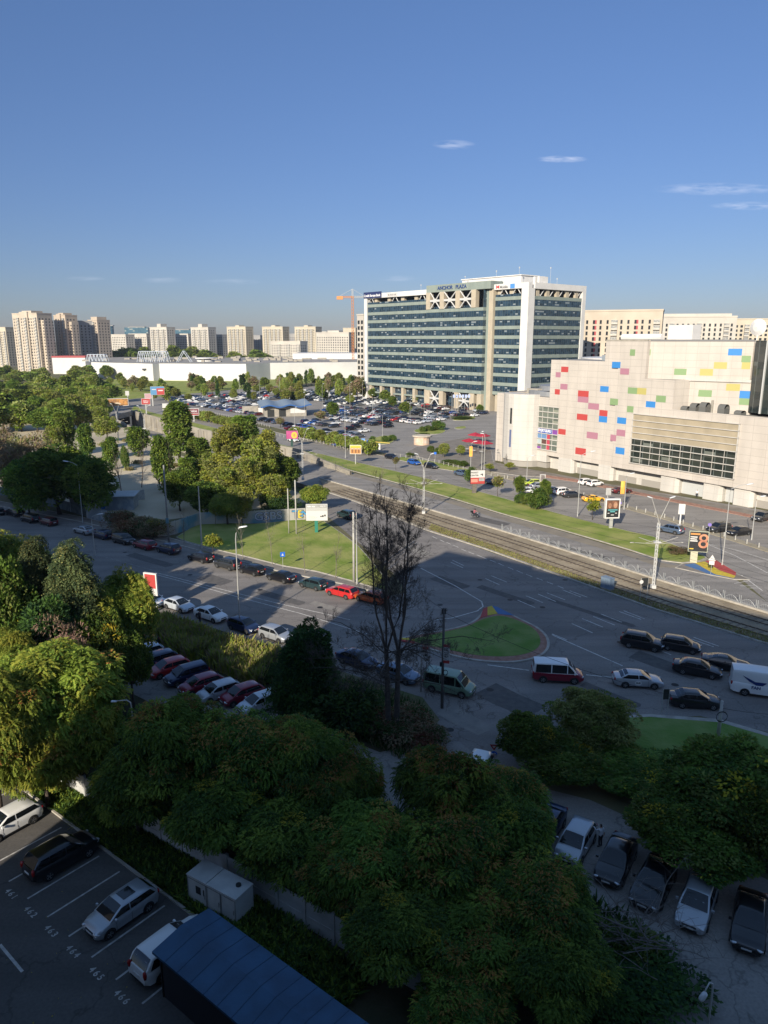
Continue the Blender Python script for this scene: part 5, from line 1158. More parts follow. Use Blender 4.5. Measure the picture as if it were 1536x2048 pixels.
def lattice(P, w_, h_, n, d_=6):
    mb = MB()
    for k in range(n):
        x0, x1 = P[0] + w_ * k / n, P[0] + w_ * (k + 1) / n
        for y_ in (P[1], P[1] + d_):
            mb.tube((x0, y_, 13.6), ((x0 + x1) / 2, y_, 13.6 + h_), .28, n=4); mb.tube(((x0 + x1) / 2, y_, 13.6 + h_), (x1, y_, 13.6), .28, n=4)
            if k < n - 1: mb.tube(((x0 + x1) / 2, y_, 13.6 + h_), ((x0 + x1) / 2 + w_ / n, y_, 13.6 + h_), .28, n=4)
        mb.tube((x0, P[1], 13.6), (x0, P[1] + d_, 13.6), .28, n=4); mb.tube(((x0 + x1) / 2, P[1], 13.6 + h_), ((x0 + x1) / 2, P[1] + d_, 13.6 + h_), .28, n=4)
    mb.build('lattice_mast', M_lat, WM)
for x_, y_, Y, w_, h_, n in ((172, 720, 660, 18, 6, 6), (274, 722, 640, 27, 9, 7), (353, 722, 640, 12, 9.5, 1)): a = at(x_, y_, Y); lattice((a.x, Y), w_, h_, n)
a = at(410, 712, 660); mb = MB(); mb.prism(ring_pts(a.x, 660, 8, 0, 345, 24), 13.6, 15); mb.prism(ring_pts(a.x, 660, 9.5, 0, 345, 24), 16.2, 17); mb.prism(ring_pts(a.x, 660, 5, 0, 345, 24), 15, 16.2); mb.build('roof_dome', M_white, WM)
mb = MB()
for k in range(5): a = at(243 + 14 * k, 738, 616); mb.box(a.x - 2.2, 604 + (4 - k) * 6.0, 8.2, a.x + 2.2, 604.2 + (4 - k) * 6 + .5, 9.6)
mb.build('window_band', M_dark, WM)
o = thing('retail_hall', 'white hall with a red roof edge between the tower blocks and the white centre', 'building', at(135, 740, 720) * 1.0); o.location.z = 0
mb = MB(); mb.box(-14, 0, 0, 18, 30, 15.5); mb.build('wall', M_hall, o); mb = MB(); mb.box(-14.3, -.4, 15.5, 18.3, 30, 17); mb.build('roof_edge', mat('roof_red', (.35, .07, .07), .7), o)
# --- crane
cr = thing('tower_crane', 'orange and white tower crane above the apartment blocks beside the office', 'crane', at(706, 690, 720)); cr.location.z = 0
M_or = mat('crane_orange', (.55, .22, .06), .6); hz_ = at(706, 592, 720).z; ht = at(706, 578, 720).z
def lat4(mb, a, b, w_, n, r=.16, mi=0):
    a, b = Vector(a), Vector(b); d = (b - a).normalized(); u = d.cross(Vector((0, 1, .01))).normalized() * w_ / 2; v = d.cross(u).normalized() * w_ / 2
    cs = [u + v, u - v, -u - v, -u + v]
    for c in cs: mb.tube(a + c, b + c, r, n=4, mi=mi)
    for k in range(n):
        p, q = a.lerp(b, k / n), a.lerp(b, (k + 1) / n)
        for i in range(4): mb.tube(p + cs[i], q + cs[(i + 1) % 4], r * .7, n=3, mi=mi)
mb = MB(); lat4(mb, (0, 0, 0), (0, 0, hz_), 1.8, 26, .22); mb.build('mast', M_or, cr)
mb = MB(); lat4(mb, (0, 0, hz_), (0, 0, ht), 1.2, 5); lat4(mb, (0, 0, hz_ - 1), (11, 0, hz_ - 1), 1.4, 6, .2); mb.tube((0, 0, ht), (10.5, 0, hz_), .12, n=4); mb.tube((0, 0, ht), (-12, 0, hz_), .12, n=4); mb.build('jib', M_steelw, cr)
mb = MB(); lat4(mb, (0, 0, hz_ - 1), (-13, 0, hz_ - 1), 1.4, 6, .2); mb.box(-15, -1.2, hz_ - 3.2, -9, 1.2, hz_ - .2); mb.build('counterweight', M_or, cr)
# --- kiosk hall with the wavy blue roof in the car park
ks = gp(572, 833); KS = thing('car_park_hall', 'pale hall with a wavy blue-edged roof in the big car park', 'building', ks, R(14))
mb = MB(); mb.box(-9, 0, 0, 9, 14, 4.3); mb.build('wall', M_conc, KS)
mb = MB(); rg = []
for x_ in np.linspace(-11, 11, 40): z = 5.0 + .45 * math.sin((x_ + 11) / 22 * 2.5 * 2 * math.pi - 1.2); rg.append([(x_, -2.5, z - .6), (x_, -2.5, z), (x_, 18, z + .8), (x_, 18, z + .2)])
mb.loft(rg, 0, closed=True, caps=True, mfun=lambda i, j: 1 if j == 0 else 0); mb.build('roof', [mat('roof_greyblue', (.20, .25, .30), .5), mat('roof_blue', (.03, .10, .28), .5)], KS)
for x_ in (-8, -3): mb = MB(); mb.box(x_, -.06, 0, x_ + 3, 0, 3.2); mb.build('door', M_dark, KS)
mb = MB(); mb.box(2, -.08, 1.4, 8.5, 0, 3.8); mb.build('sign_panel', M_white, KS)
o = thing('box_truck', 'grey box truck parked left of the wavy roofed hall', 'truck', gp(503, 828), R(10)); mb = MB(); mb.box(-4, -1.25, .9, 3, 1.25, 3.6); mb.build('cargo_box', M_conc, o); mb = MB(); mb.box(3.1, -1.1, .5, 5, 1.1, 2.8); mb.build('cab', M_white, o)
mb = MB(); [mb.tube((x_, -1.2, .5), (x_, 1.2, .5), .5, n=14) for x_ in (-2.6, 3.9)]; mb.build('wheel', M_tyre, o)
# --- blue roofed building and generator near the bottom
za = 3.0; A_ = gp(313, 1893, za); B_ = gp(430, 1835, za); dirx = azdir(128); o = thing('service_building', 'single storey building with a flat blue roof and a dark open doorway', 'building', (A_.x, A_.y, 0), azrot(128))
M_blr = mat('roof_bright_blue', (.022, .085, .165), .45, col2=(.014, .055, .11), scale=.7, bump=.15, detail=8); W_ = (B_ - A_).length
mb = MB(); mb.box(.25, .15, 0, 26, W_ - .15, 2.72); mb.build('wall', mat('wall_pale', (.45, .44, .40), .8, col2=(.38, .37, .34), scale=.8, detail=8), o)
mb = MB(); rg = []
for i in range(27): rg.append([(i - .05, -.25, 2.72), (i - .05, -.25, 2.86), (i - .05, W_ / 2, 3.14), (i - .05, W_ + .2, 2.9), (i - .05, W_ + .2, 2.72)])
mb.loft(rg, 0, closed=True, caps=True); mb.build('roof', M_blr, o)
mb = MB()
for i in range(1, 26, 1):
    for a_, b_, za_, zb_ in ((-.25, W_ / 2, 2.86, 3.14), (W_ / 2, W_ + .2, 3.14, 2.9)): mb.tube((i, a_, za_ + .01), (i, b_, zb_ + .01), .018, n=4)
mb.build('roof_seam', mat('seam_blue', (.014, .055, .11), .5), o)
mb = MB(); mb.box(.18, .0, 0, .27, W_ - .1, 2.55, 0); mb.build('doorway', mat('doorway_shade', (.006, .006, .007), .9), o)  # black panel on the closed wall stands for the doorway's shade
mb = MB(); mb.box(.2, .05, 0, 5.8, .16, 2.6, 0); mb.box(5.6, .0, 0, 5.8, .06, 2.7); mb.build('shutter', mat('shutter_dark', (.02, .022, .028), .6), o)
gA = gp(378, 1800, 0); o = thing('generator', 'white box shaped generator cabinet beside the numbered bays', 'generator', (-11.75, 37.35, 0), azrot(122))
M_gen = mat('generator_white', (.50, .50, .47), .5, col2=(.42, .42, .40), scale=1.5, detail=7)
mb = MB(); mb.box(0, 0, .12, 3.9, 1.45, 1.95); mb.box(-.03, -.03, 1.95, 1.55, 1.48, 2.02); mb.box(1.62, -.03, 1.95, 3.93, 1.48, 2.02); mb.build('cabinet', M_gen, o)
mb = MB(); mb.box(-.1, -.1, 0, 4.0, 1.55, .12); mb.build('base', M_conc, o)
mb = MB(); mb.box(.7, -.02, 1.0, 1.1, 0, 1.5); mb.box(1.3, -.02, 1.05, 1.38, 0, 1.45); mb.build('control_panel', M_dark, o)
for a_, b_ in ((.05, 1.55), (1.62, 2.7), (2.75, 3.85)):
    mb = MB(); mb.box(a_, -.03, .25, b_, -.005, .28); mb.box(a_, -.03, 1.82, b_, -.005, 1.85); mb.box(a_, -.03, .25, a_ + .02, -.005, 1.85); mb.box(b_ - .02, -.03, .25, b_, -.005, 1.85); mb.tube((b_ - .12, -.05, .9), (b_ - .12, -.05, 1.2), .02); mb.build('door', mat('generator_seam', (.20, .20, .19), .6), o)
mb = MB(); mb.tube((3.3, .9, 2.0), (3.3, .9, 2.12), .16, n=12); mb.build('exhaust', M_dark, o)
# white concrete panel wall in the planted strip
wa, wb_ = Vector((-30.5, 53.2, 0)), Vector((4.2, 29.4, 0)); wd = (wb_ - wa).normalized()
o = thing('panel_wall', 'white concrete panel wall hidden behind the row of trees', 'wall', wa, math.atan2(wd.y, wd.x))
M_pw = mat('panel_white', (.50, .50, .48), .8, col2=(.36, .36, .35), scale=.9, detail=8); n_ = int((wb_ - wa).length // 2.1)
for k in range(n_): mb = MB(); mb.box(k * 2.1 + .1, -.04, .1, k * 2.1 + 2.0, .04, 1.95); mb.box(k * 2.1 + .1, -.07, .9, k * 2.1 + 2.0, .07, .96); mb.build('panel', M_pw, o)
for k in range(n_ + 1): mb = MB(); mb.box(k * 2.1 - .1, -.1, 0, k * 2.1 + .1, .1, 2.1); mb.build('post', M_pw, o)
# ---------------------------------------------------------------- vegetation
def np_mesh(name, V, nper, mi, mats):
    "V: (n, nper, 3) separate faces"
    n = len(V); me = bpy.data.meshes.new(name); V = V.reshape(-1, 3)
    me.vertices.add(len(V)); me.vertices.foreach_set('co', V.astype(np.float32).ravel())
    me.loops.add(len(V)); me.loops.foreach_set('vertex_index', np.arange(len(V), dtype=np.int32))
    me.polygons.add(n); me.polygons.foreach_set('loop_start', np.arange(0, n * nper, nper, dtype=np.int32)); me.polygons.foreach_set('loop_total', np.full(n, nper, dtype=np.int32))
    for m in mats: me.materials.append(m)
    me.polygons.foreach_set('material_index', mi.astype(np.int32)); me.update(calc_edges=True); me.validate(); return me
def leafmat(name, c, tr=.32, r=.2): return mat('leaf_' + name, c, .7, rnd=r, trans=tr, spec=.08, col2=tuple(v * .72 for v in c), scale=.55, detail=3, contrast=(.4, .6))
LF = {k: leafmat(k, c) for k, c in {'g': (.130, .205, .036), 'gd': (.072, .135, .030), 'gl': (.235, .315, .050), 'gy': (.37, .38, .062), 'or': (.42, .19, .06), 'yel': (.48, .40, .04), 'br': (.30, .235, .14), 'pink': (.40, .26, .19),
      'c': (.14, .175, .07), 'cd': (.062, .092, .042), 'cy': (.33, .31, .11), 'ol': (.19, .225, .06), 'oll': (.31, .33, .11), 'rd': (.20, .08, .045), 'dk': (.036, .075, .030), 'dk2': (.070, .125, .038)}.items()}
M_bark = mat('bark', (.085, .065, .050), .95, col2=(.045, .035, .028), scale=3, bump=.5, space='O'); M_barkp = mat('bark_pale', (.20, .18, .14), .95, col2=(.12, .10, .08), scale=3, bump=.4, space='O'); M_barkd = mat('bark_dark', (.060, .048, .040), .95, col2=(.10, .08, .065), scale=3, bump=.4, space='O')
def leaves(rng, cl, n, L, Wd, style, droop=.5, shell=.75, up=.35):
    "cl: clusters (k,6) centre and radii; n leaves each"
    k = len(cl); N = k * n; c = np.repeat(cl[:, :3], n, 0); r = np.repeat(cl[:, 3:6], n, 0)
    d = rng.normal(size=(N, 3)); d[:, 2] += up; d /= np.linalg.norm(d, axis=1)[:, None]
    p = c + d * r * (shell + (1 - shell) * rng.random((N, 1)) ** .5)
    o = d + rng.normal(size=(N, 3)) * .45; o[:, 2] -= droop; o /= np.linalg.norm(o, axis=1)[:, None]
    s = np.cross(o, rng.normal(size=(N, 3)) * .6 + np.array([0, 0, 1.0])); s /= np.linalg.norm(s, axis=1)[:, None] + 1e-9
    l = L * rng.uniform(.65, 1.25, (N, 1)); cid = np.repeat(np.arange(k), n)
    if style == 'card':
        w = Wd * rng.uniform(.7, 1.2, (N, 1)); V = np.stack([p, p + o * l * .45 + s * w / 2, p + o * l, p + o * l * .5 - s * w / 2], 1); return V, cid
    F_ = []; ids = []
    dn = np.array([0, 0, -1.0]); m = 5 if style == 'pin' else 3
    for i in range(m):
        t = (i + .6) / m; q = p + o * l * t + dn * l * t * t * .45; q2 = p + o * l * (t + .22) + dn * l * (t + .22) ** 2 * .45
        for sg in (-1, 1):
            wv = s * sg * Wd * (1 - .45 * abs(t - .45)) + o * l * .10 + dn * Wd * .25
            F_.append(np.stack([q, q + wv, q2], 1)); ids.append(cid)
    return np.concatenate(F_), np.concatenate(ids)
def clusters(rng, n, rx, rz, zc, cr, hollow=.45, flat=.8, top=0.0, cone=0.0):
    out = []; lob = rng.normal(size=(7, 3)); lob /= np.linalg.norm(lob, axis=1)[:, None]
    while len(out) < n:
        p = rng.uniform(-1, 1, 3); q = np.linalg.norm(p)
        if q > 1 or q < hollow: continue
        if p[2] < -.55 and rng.random() < .5: continue
        a = 1.0; p = p * (.80 + .26 * max(0, float((lob @ (p / q)).max())) ** 5)
        if cone: a = max(.06, 1 - cone * (p[2] + 1) / 2)
        x, y = p[0] * rx * a, p[1] * rx * a
        if cone:
            l_ = math.hypot(p[0], p[1]) + 1e-6; f = rng.uniform(.6, 1) / l_; x, y = p[0] * f * rx * a, p[1] * f * rx * a
        c = cr * rng.uniform(.65, 1.3) * (1 if not cone else max(.35, a ** .5)); out.append((x, y, zc + p[2] * rz, c, c, c * flat))
    return np.array(out)
def trunk(mb, rng, h, r, cl, nl=9, lean=.3, r2=.35):
    pts = [Vector((0, 0, -.3))]; x = y = 0
    for i in range(1, 6): x += rng.normal() * lean * .25; y += rng.normal() * lean * .25; pts.append(Vector((x, y, h * i / 5)))
    mb.path(pts, [r * (1.25 if i == 0 else 1 - .72 * i / 5) for i in range(6)], 8)
    idx = rng.permutation(len(cl))[:nl]
    for j in idx:
        e = Vector(cl[j][:3]); t = rng.uniform(.35, .9); b_ = pts[min(4, int(t * 5))].lerp(pts[min(5, int(t * 5) + 1)], t * 5 % 1)
        m_ = b_.lerp(e, .5) + Vector((0, 0, -.15 * (e - b_).length * rng.random())) ; mb.path([b_, m_, e], [r * r2, r * r2 * .6, r * .08], 5)
def make_tree(key, seed, H, W_, style='pin', ncl=60, nleaf=80, L=.6, Wd=.16, pal=('g', 'gl', 'gd'), pw=(.5, .25, .25), accent=None, acc=.0, cr=1.2, z0=.25, droop=.5, cone=0.0, name='tree', bark=None, flat=.8, hollow=.45, up=.35, shell=.75, tr=.22, nl=9, cat='tree', crown='crown'):
    rng = np.random.default_rng(seed); rz = H * (1 - z0) / 2; zc = H * z0 + rz
    cl = clusters(rng, ncl, W_ / 2 - cr * .85, rz - cr * .8, zc, cr, hollow, flat, cone=cone)
    V, cid = leaves(rng, cl, nleaf, L, Wd, style, droop, shell, up)
    base = rng.choice(len(pal), len(cl), p=pw); mi = base[cid]; j = rng.random(len(mi)) < .3; mi[j] = rng.choice(len(pal), j.sum(), p=pw)
    mats = [LF[p] for p in pal]
    if accent:
        mats.append(LF[accent]); hot = rng.random(len(cl)) < acc; tip = (V.mean(1)[:, 2] > cl[cid][:, 2] + cl[cid][:, 5] * .35) & hot[cid] & (rng.random(len(mi)) < .55); mi[tip] = len(pal)
    root = thing(name, 'x', cat); me = np_mesh(crown, V, V.shape[1], mi, mats); o = bpy.data.objects.new(crown, me); COL.objects.link(o); o.parent = root
    if nl:
        mb = MB(); trunk(mb, rng, H * .8 if cone else zc + rz * .2, tr, cl, nl); t_ = mb.build('trunk', bark or M_bark, root, smooth=True)
    root['h'] = H; root['w'] = W_; return root
SPEC = {
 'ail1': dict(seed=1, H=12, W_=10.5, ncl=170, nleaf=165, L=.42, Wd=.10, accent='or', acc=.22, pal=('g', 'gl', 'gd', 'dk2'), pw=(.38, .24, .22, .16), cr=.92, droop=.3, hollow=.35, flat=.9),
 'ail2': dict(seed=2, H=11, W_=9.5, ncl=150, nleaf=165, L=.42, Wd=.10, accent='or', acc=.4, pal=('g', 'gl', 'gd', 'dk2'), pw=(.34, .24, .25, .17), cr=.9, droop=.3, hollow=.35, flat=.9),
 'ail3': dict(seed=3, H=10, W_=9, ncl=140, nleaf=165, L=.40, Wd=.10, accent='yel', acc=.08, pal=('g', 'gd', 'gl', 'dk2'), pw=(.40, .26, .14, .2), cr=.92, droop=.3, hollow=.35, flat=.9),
 'sun': dict(seed=4, H=12, W_=11, ncl=180, nleaf=165, L=.42, Wd=.105, accent='or', acc=.18, pal=('gl', 'gy', 'g'), pw=(.42, .38, .2), cr=.92, droop=.3, hollow=.35, flat=.9),  # same species as ail1; sunlight is put into its brighter leaf palette
 'olive': dict(seed=5, H=8, W_=9, style='card', ncl=120, nleaf=210, L=.30, Wd=.13, pal=('ol', 'oll', 'g'), pw=(.35, .5, .15), cr=.72, droop=.1, hollow=.35, flat=1.0),
 'olive2': dict(seed=6, H=9, W_=9, style='card', ncl=130, nleaf=230, L=.32, Wd=.17, pal=('g', 'ol', 'gd', 'yel'), pw=(.40, .37, .18, .05), cr=.8, droop=.3, hollow=.35, flat=1.0),
 'maple': dict(seed=7, H=10, W_=8, style='tri', ncl=80, nleaf=130, L=.5, Wd=.25, pal=('gl', 'gy', 'g'), pw=(.4, .25, .35), cr=1.05, droop=.4),
 'fir': dict(seed=8, H=14, W_=8, style='tri', ncl=150, nleaf=110, L=.42, Wd=.10, pal=('c', 'cy', 'cd'), pw=(.38, .17, .45), cr=.95, cone=.85, z0=.08, flat=.55, droop=.1, up=.5),
 'fir2': dict(seed=9, H=9.5, W_=7, style='card', ncl=130, nleaf=190, L=.30, Wd=.13, pal=('dk', 'dk2', 'gd'), pw=(.5, .3, .2), cr=.95, cone=.62, z0=.02, droop=.1, hollow=.3),
 'mid1': dict(seed=10, H=11, W_=10, style='card', ncl=75, nleaf=150, L=.55, Wd=.36, pal=('oll', 'gy', 'gl'), pw=(.35, .35, .3), cr=1.2, droop=.2, z0=.12),
 'mid2': dict(seed=11, H=12, W_=10, style='card', ncl=80, nleaf=150, L=.55, Wd=.34, pal=('g', 'gd', 'gl'), pw=(.42, .23, .35), cr=1.25, droop=.2, z0=.1),
 'mid3': dict(seed=12, H=13, W_=8, style='card', ncl=70, nleaf=120, L=.5, Wd=.3, pal=('oll', 'gy', 'gl'), pw=(.42, .33, .25), cr=.78, droop=.2, z0=.08, hollow=.2, flat=1.1, bark=M_barkp),
 'brown': dict(seed=13, H=9, W_=12, style='card', ncl=90, nleaf=110, L=.5, Wd=.16, pal=('br', 'oll', 'pink'), pw=(.6, .2, .2), cr=1.2, droop=0, z0=.05),
 'pop': dict(seed=14, H=14, W_=5, style='card', ncl=60, nleaf=150, L=.45, Wd=.3, pal=('gl', 'g', 'ol'), pw=(.4, .35, .25), cr=.85, cone=.55, z0=.04, flat=1.1),
 'col': dict(seed=15, H=8, W_=3.4, style='card', ncl=45, nleaf=150, L=.36, Wd=.22, pal=('g', 'gd', 'gl'), pw=(.4, .35, .25), cr=.7, z0=.0, flat=1.1),
 'far1': dict(seed=16, H=9, W_=8, style='card', ncl=40, nleaf=75, L=.85, Wd=.6, pal=('gy', 'oll', 'gl'), pw=(.3, .35, .35), cr=1.15, droop=.2, z0=.08),
 'far2': dict(seed=17, H=9, W_=7, style='card', ncl=36, nleaf=75, L=.85, Wd=.6, pal=('g', 'gl', 'ol'), pw=(.35, .3, .35), cr=1.1, droop=.2, z0=.08),
 'far3': dict(seed=18, H=9, W_=5, style='card', ncl=30, nleaf=60, L=.7, Wd=.4, pal=('br', 'oll', 'pink'), pw=(.4, .4, .2), cr=.9, droop=.1, z0=.2),
 'farc': dict(seed=19, H=9, W_=3, style='card', ncl=30, nleaf=70, L=.6, Wd=.4, pal=('gd', 'dk2'), pw=(.6, .4), cr=.7, cone=.6, z0=.02),
 'bush': dict(seed=20, H=2.6, W_=3.6, style='card', ncl=45, nleaf=170, L=.22, Wd=.13, pal=('g', 'gd', 'ol'), pw=(.4, .35, .25), cr=.55, z0=0, hollow=.2, name='bush', cat='bush', crown='foliage', tr=.06),
 'bushd': dict(seed=21, H=3.5, W_=5, style='card', ncl=55, nleaf=170, L=.26, Wd=.14, pal=('dk2', 'gd', 'dk'), pw=(.4, .3, .3), cr=.75, z0=0, hollow=.2, name='bush', cat='bush', crown='foliage', tr=.06),
 'bushb': dict(seed=22, H=3, W_=5, style='card', ncl=50, nleaf=150, L=.24, Wd=.09, pal=('br', 'rd', 'dk2'), pw=(.4, .3, .3), cr=.7, z0=0, hollow=.2, name='bush', cat='bush', crown='foliage', tr=.06),
 'pinkb': dict(seed=23, H=6, W_=6, style='card', ncl=60, nleaf=110, L=.22, Wd=.07, pal=('pink', 'br'), pw=(.6, .4), cr=.85, z0=.1, hollow=.3),
 'sap': dict(seed=24, H=4.5, W_=2.4, style='card', ncl=22, nleaf=90, L=.24, Wd=.17, pal=('gy', 'gl'), pw=(.5, .5), cr=.42, z0=.35, tr=.05, nl=5),
 'sapo': dict(seed=25, H=4.8, W_=2.3, style='card', ncl=24, nleaf=70, L=.24, Wd=.17, pal=('ol', 'br', 'yel'), pw=(.5, .35, .15), cr=.42, z0=.4, tr=.05, nl=5),
}
TP = {}; GN = 'trees between the bays and the service road'
def tree(key, px, py, Y, W_, label, group=None, rz=None, hs=1.0, z=0.0):
    if key not in TP: TP[key] = None
    p = at(px, py, Y); H = max(1.0, p.z * hs); sp = SPEC[key]
    sc = (W_ / sp['W_'], W_ / sp['W_'], H / sp['H']); rz = rnd.uniform(0, 6.28) if rz is None else rz
    loc = (p.x, p.y, z)
    if group == GN and key != 'sun': sc = (sc[0] * .93, sc[1] * .93, sc[2] * rnd.uniform(.96, 1.05))
    if TP[key] is None:
        o = make_tree(key, **sp); TP[key] = o; o.location = loc; o.rotation_euler = (0, 0, rz); o.scale = sc; tag(o, label, None, group)
    else: o = dup(TP[key], loc, rz, label, group, sc)
    for k in ('h', 'w'):
        if k in o: del o[k]
    return o
GN = 'trees between the bays and the service road'
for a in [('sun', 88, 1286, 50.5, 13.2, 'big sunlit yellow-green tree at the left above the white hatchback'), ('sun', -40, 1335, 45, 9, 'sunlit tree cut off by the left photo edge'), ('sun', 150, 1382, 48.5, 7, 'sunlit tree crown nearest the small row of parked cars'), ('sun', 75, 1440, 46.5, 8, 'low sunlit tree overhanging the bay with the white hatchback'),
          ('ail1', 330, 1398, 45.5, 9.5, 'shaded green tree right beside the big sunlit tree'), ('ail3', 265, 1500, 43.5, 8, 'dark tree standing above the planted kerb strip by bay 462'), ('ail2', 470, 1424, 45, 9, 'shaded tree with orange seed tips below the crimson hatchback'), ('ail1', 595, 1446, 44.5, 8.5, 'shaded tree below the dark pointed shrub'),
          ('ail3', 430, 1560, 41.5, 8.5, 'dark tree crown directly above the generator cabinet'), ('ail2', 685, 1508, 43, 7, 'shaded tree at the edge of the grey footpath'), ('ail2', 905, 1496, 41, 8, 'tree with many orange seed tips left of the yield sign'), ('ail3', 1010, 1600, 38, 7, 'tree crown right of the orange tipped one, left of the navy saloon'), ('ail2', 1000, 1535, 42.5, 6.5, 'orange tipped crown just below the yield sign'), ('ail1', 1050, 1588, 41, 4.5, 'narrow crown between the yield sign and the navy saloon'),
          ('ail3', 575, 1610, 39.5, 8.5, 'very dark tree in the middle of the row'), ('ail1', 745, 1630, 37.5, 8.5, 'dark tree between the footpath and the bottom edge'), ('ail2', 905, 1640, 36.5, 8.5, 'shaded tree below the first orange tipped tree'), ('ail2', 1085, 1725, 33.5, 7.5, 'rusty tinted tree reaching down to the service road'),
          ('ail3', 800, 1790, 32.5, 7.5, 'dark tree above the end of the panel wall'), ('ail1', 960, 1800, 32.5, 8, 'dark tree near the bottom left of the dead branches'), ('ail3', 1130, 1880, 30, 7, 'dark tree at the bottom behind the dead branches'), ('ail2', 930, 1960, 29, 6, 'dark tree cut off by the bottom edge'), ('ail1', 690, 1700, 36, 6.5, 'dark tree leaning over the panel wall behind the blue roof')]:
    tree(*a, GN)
GRt = 'trees along the service road at the right'
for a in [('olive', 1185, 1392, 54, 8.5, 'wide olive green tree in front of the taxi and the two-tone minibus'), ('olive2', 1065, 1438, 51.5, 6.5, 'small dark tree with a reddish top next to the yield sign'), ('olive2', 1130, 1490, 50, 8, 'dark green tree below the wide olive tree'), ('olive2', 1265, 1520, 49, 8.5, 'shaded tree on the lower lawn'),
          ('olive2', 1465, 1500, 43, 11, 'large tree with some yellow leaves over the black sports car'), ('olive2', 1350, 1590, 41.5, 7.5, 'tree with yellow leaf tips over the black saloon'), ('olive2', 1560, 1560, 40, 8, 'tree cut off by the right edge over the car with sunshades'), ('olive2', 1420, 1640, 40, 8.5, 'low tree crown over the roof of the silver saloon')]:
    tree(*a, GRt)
tree('fir2', 612, 1230, 60, 7.5, 'dark pointed evergreen beside the light silver hatchback', hs=1)
tree('bushd', 690, 1370, 57, 7.5, 'large dark shrub at the foot of the bare tree'); tree('bushd', 580, 1345, 58, 5, 'dark shrub left of the pointed evergreen'); tree('bushb', 800, 1420, 56, 6.5, 'brownish shrub around the trunks of the bare tree'); tree('bushb', 850, 1452, 54.5, 5, 'brown and green shrub by the footpath corner'); tree('bushd', 545, 1330, 67, 4, 'shaded shrub behind the crimson hatchbacks')
for a in [('fir', 62, 1032, 63, 7.5, 'left one of the two tall conifers'), ('fir', 132, 1040, 62, 9, 'right one of the two tall conifers, with a sunlit tip'), ('maple', 245, 1122, 66, 6.5, 'bright yellow-green maple beside the red advertising panel'), ('maple', 185, 1160, 63, 6, 'yellow-green tree right behind the bright maple'), ('olive2', -10, 1100, 60, 8, 'tree at the left photo edge in front of the conifers'),
          ('fir2', 85, 1170, 58.5, 8.5, 'dark evergreen below the left conifer'), ('olive2', 190, 1225, 60, 8, 'dark tree under the maple'), ('pinkb', 95, 1220, 56, 7.5, 'leafless pinkish dry tree behind the big sunlit tree'), ('sun', 10, 1260, 54, 7, 'sunlit tree left of the pinkish dry tree'), ('olive2', 255, 1262, 61, 5, 'dark small tree above the top end of the parked row')]:
    tree(*a, 'trees by the left bend of the side street')
for i, (x_, y_, h_) in enumerate([(-42, 66, 17), (-48, 73, 17), (-52, 62, 16), (-58, 74, 17), (-45, 57, 15), (-40, 75, 14)]):
    tree('maple' if i % 2 else 'olive2', 768, 700, 60, 9, 'tree standing just outside the left edge of the view, ' + ['by the conifers', 'by the street bend', 'nearer the block', 'beyond the bend', 'below the conifers', 'at the kerb'][i], 'trees by the left bend of the side street')
    o = COL.objects[-1]
    while o.parent: o = o.parent
    o.location = (x_, y_, 0); o.scale = (1.15, 1.15, h_ / SPEC['maple' if i % 2 else 'olive2']['H'])
# middle distance
for a in [('mid2', 105, 888, 137, 17, 'large dark broad tree between the street and the sandy lot'), ('mid2', 175, 905, 134, 11, 'dark broad tree right of the largest one'), ('mid2', 45, 915, 133, 10, 'dark tree beside the small white hut'), ('brown', 45, 862, 150, 19, 'wide brownish leafless looking bush at the left of the sandy lot'), ('brown', -10, 850, 165, 14, 'brownish bush at the left photo edge'),
          ('pop', 122, 812, 212, 7.5, 'tall pointed poplar at the back of the sandy lot'), ('mid1', 103, 845, 205, 6, 'round green tree at the foot of the tall poplar'), ('col', 166, 838, 197, 4.8, 'slim pointed tree on the sandy lot'), ('col', 218, 866, 187, 4.2, 'small column shaped tree in the middle of the sandy lot'), ('mid1', 210, 827, 238, 10, 'round bright tree beside the underpass mouth'),
          ('col', 272, 846, 209, 6.5, 'bushy tree on the edge of the sunken road'), ('pop', 352, 784, 190, 10, 'tall pale green poplar in front of the long lawn'), ('col', 319, 857, 158, 5, 'dark ivy covered mast beside the sandy lot'), ('bush', 247, 888, 187, 2.8, 'low scrub plant on the sandy lot')]:
    tree(*a, 'trees around the sandy lot')
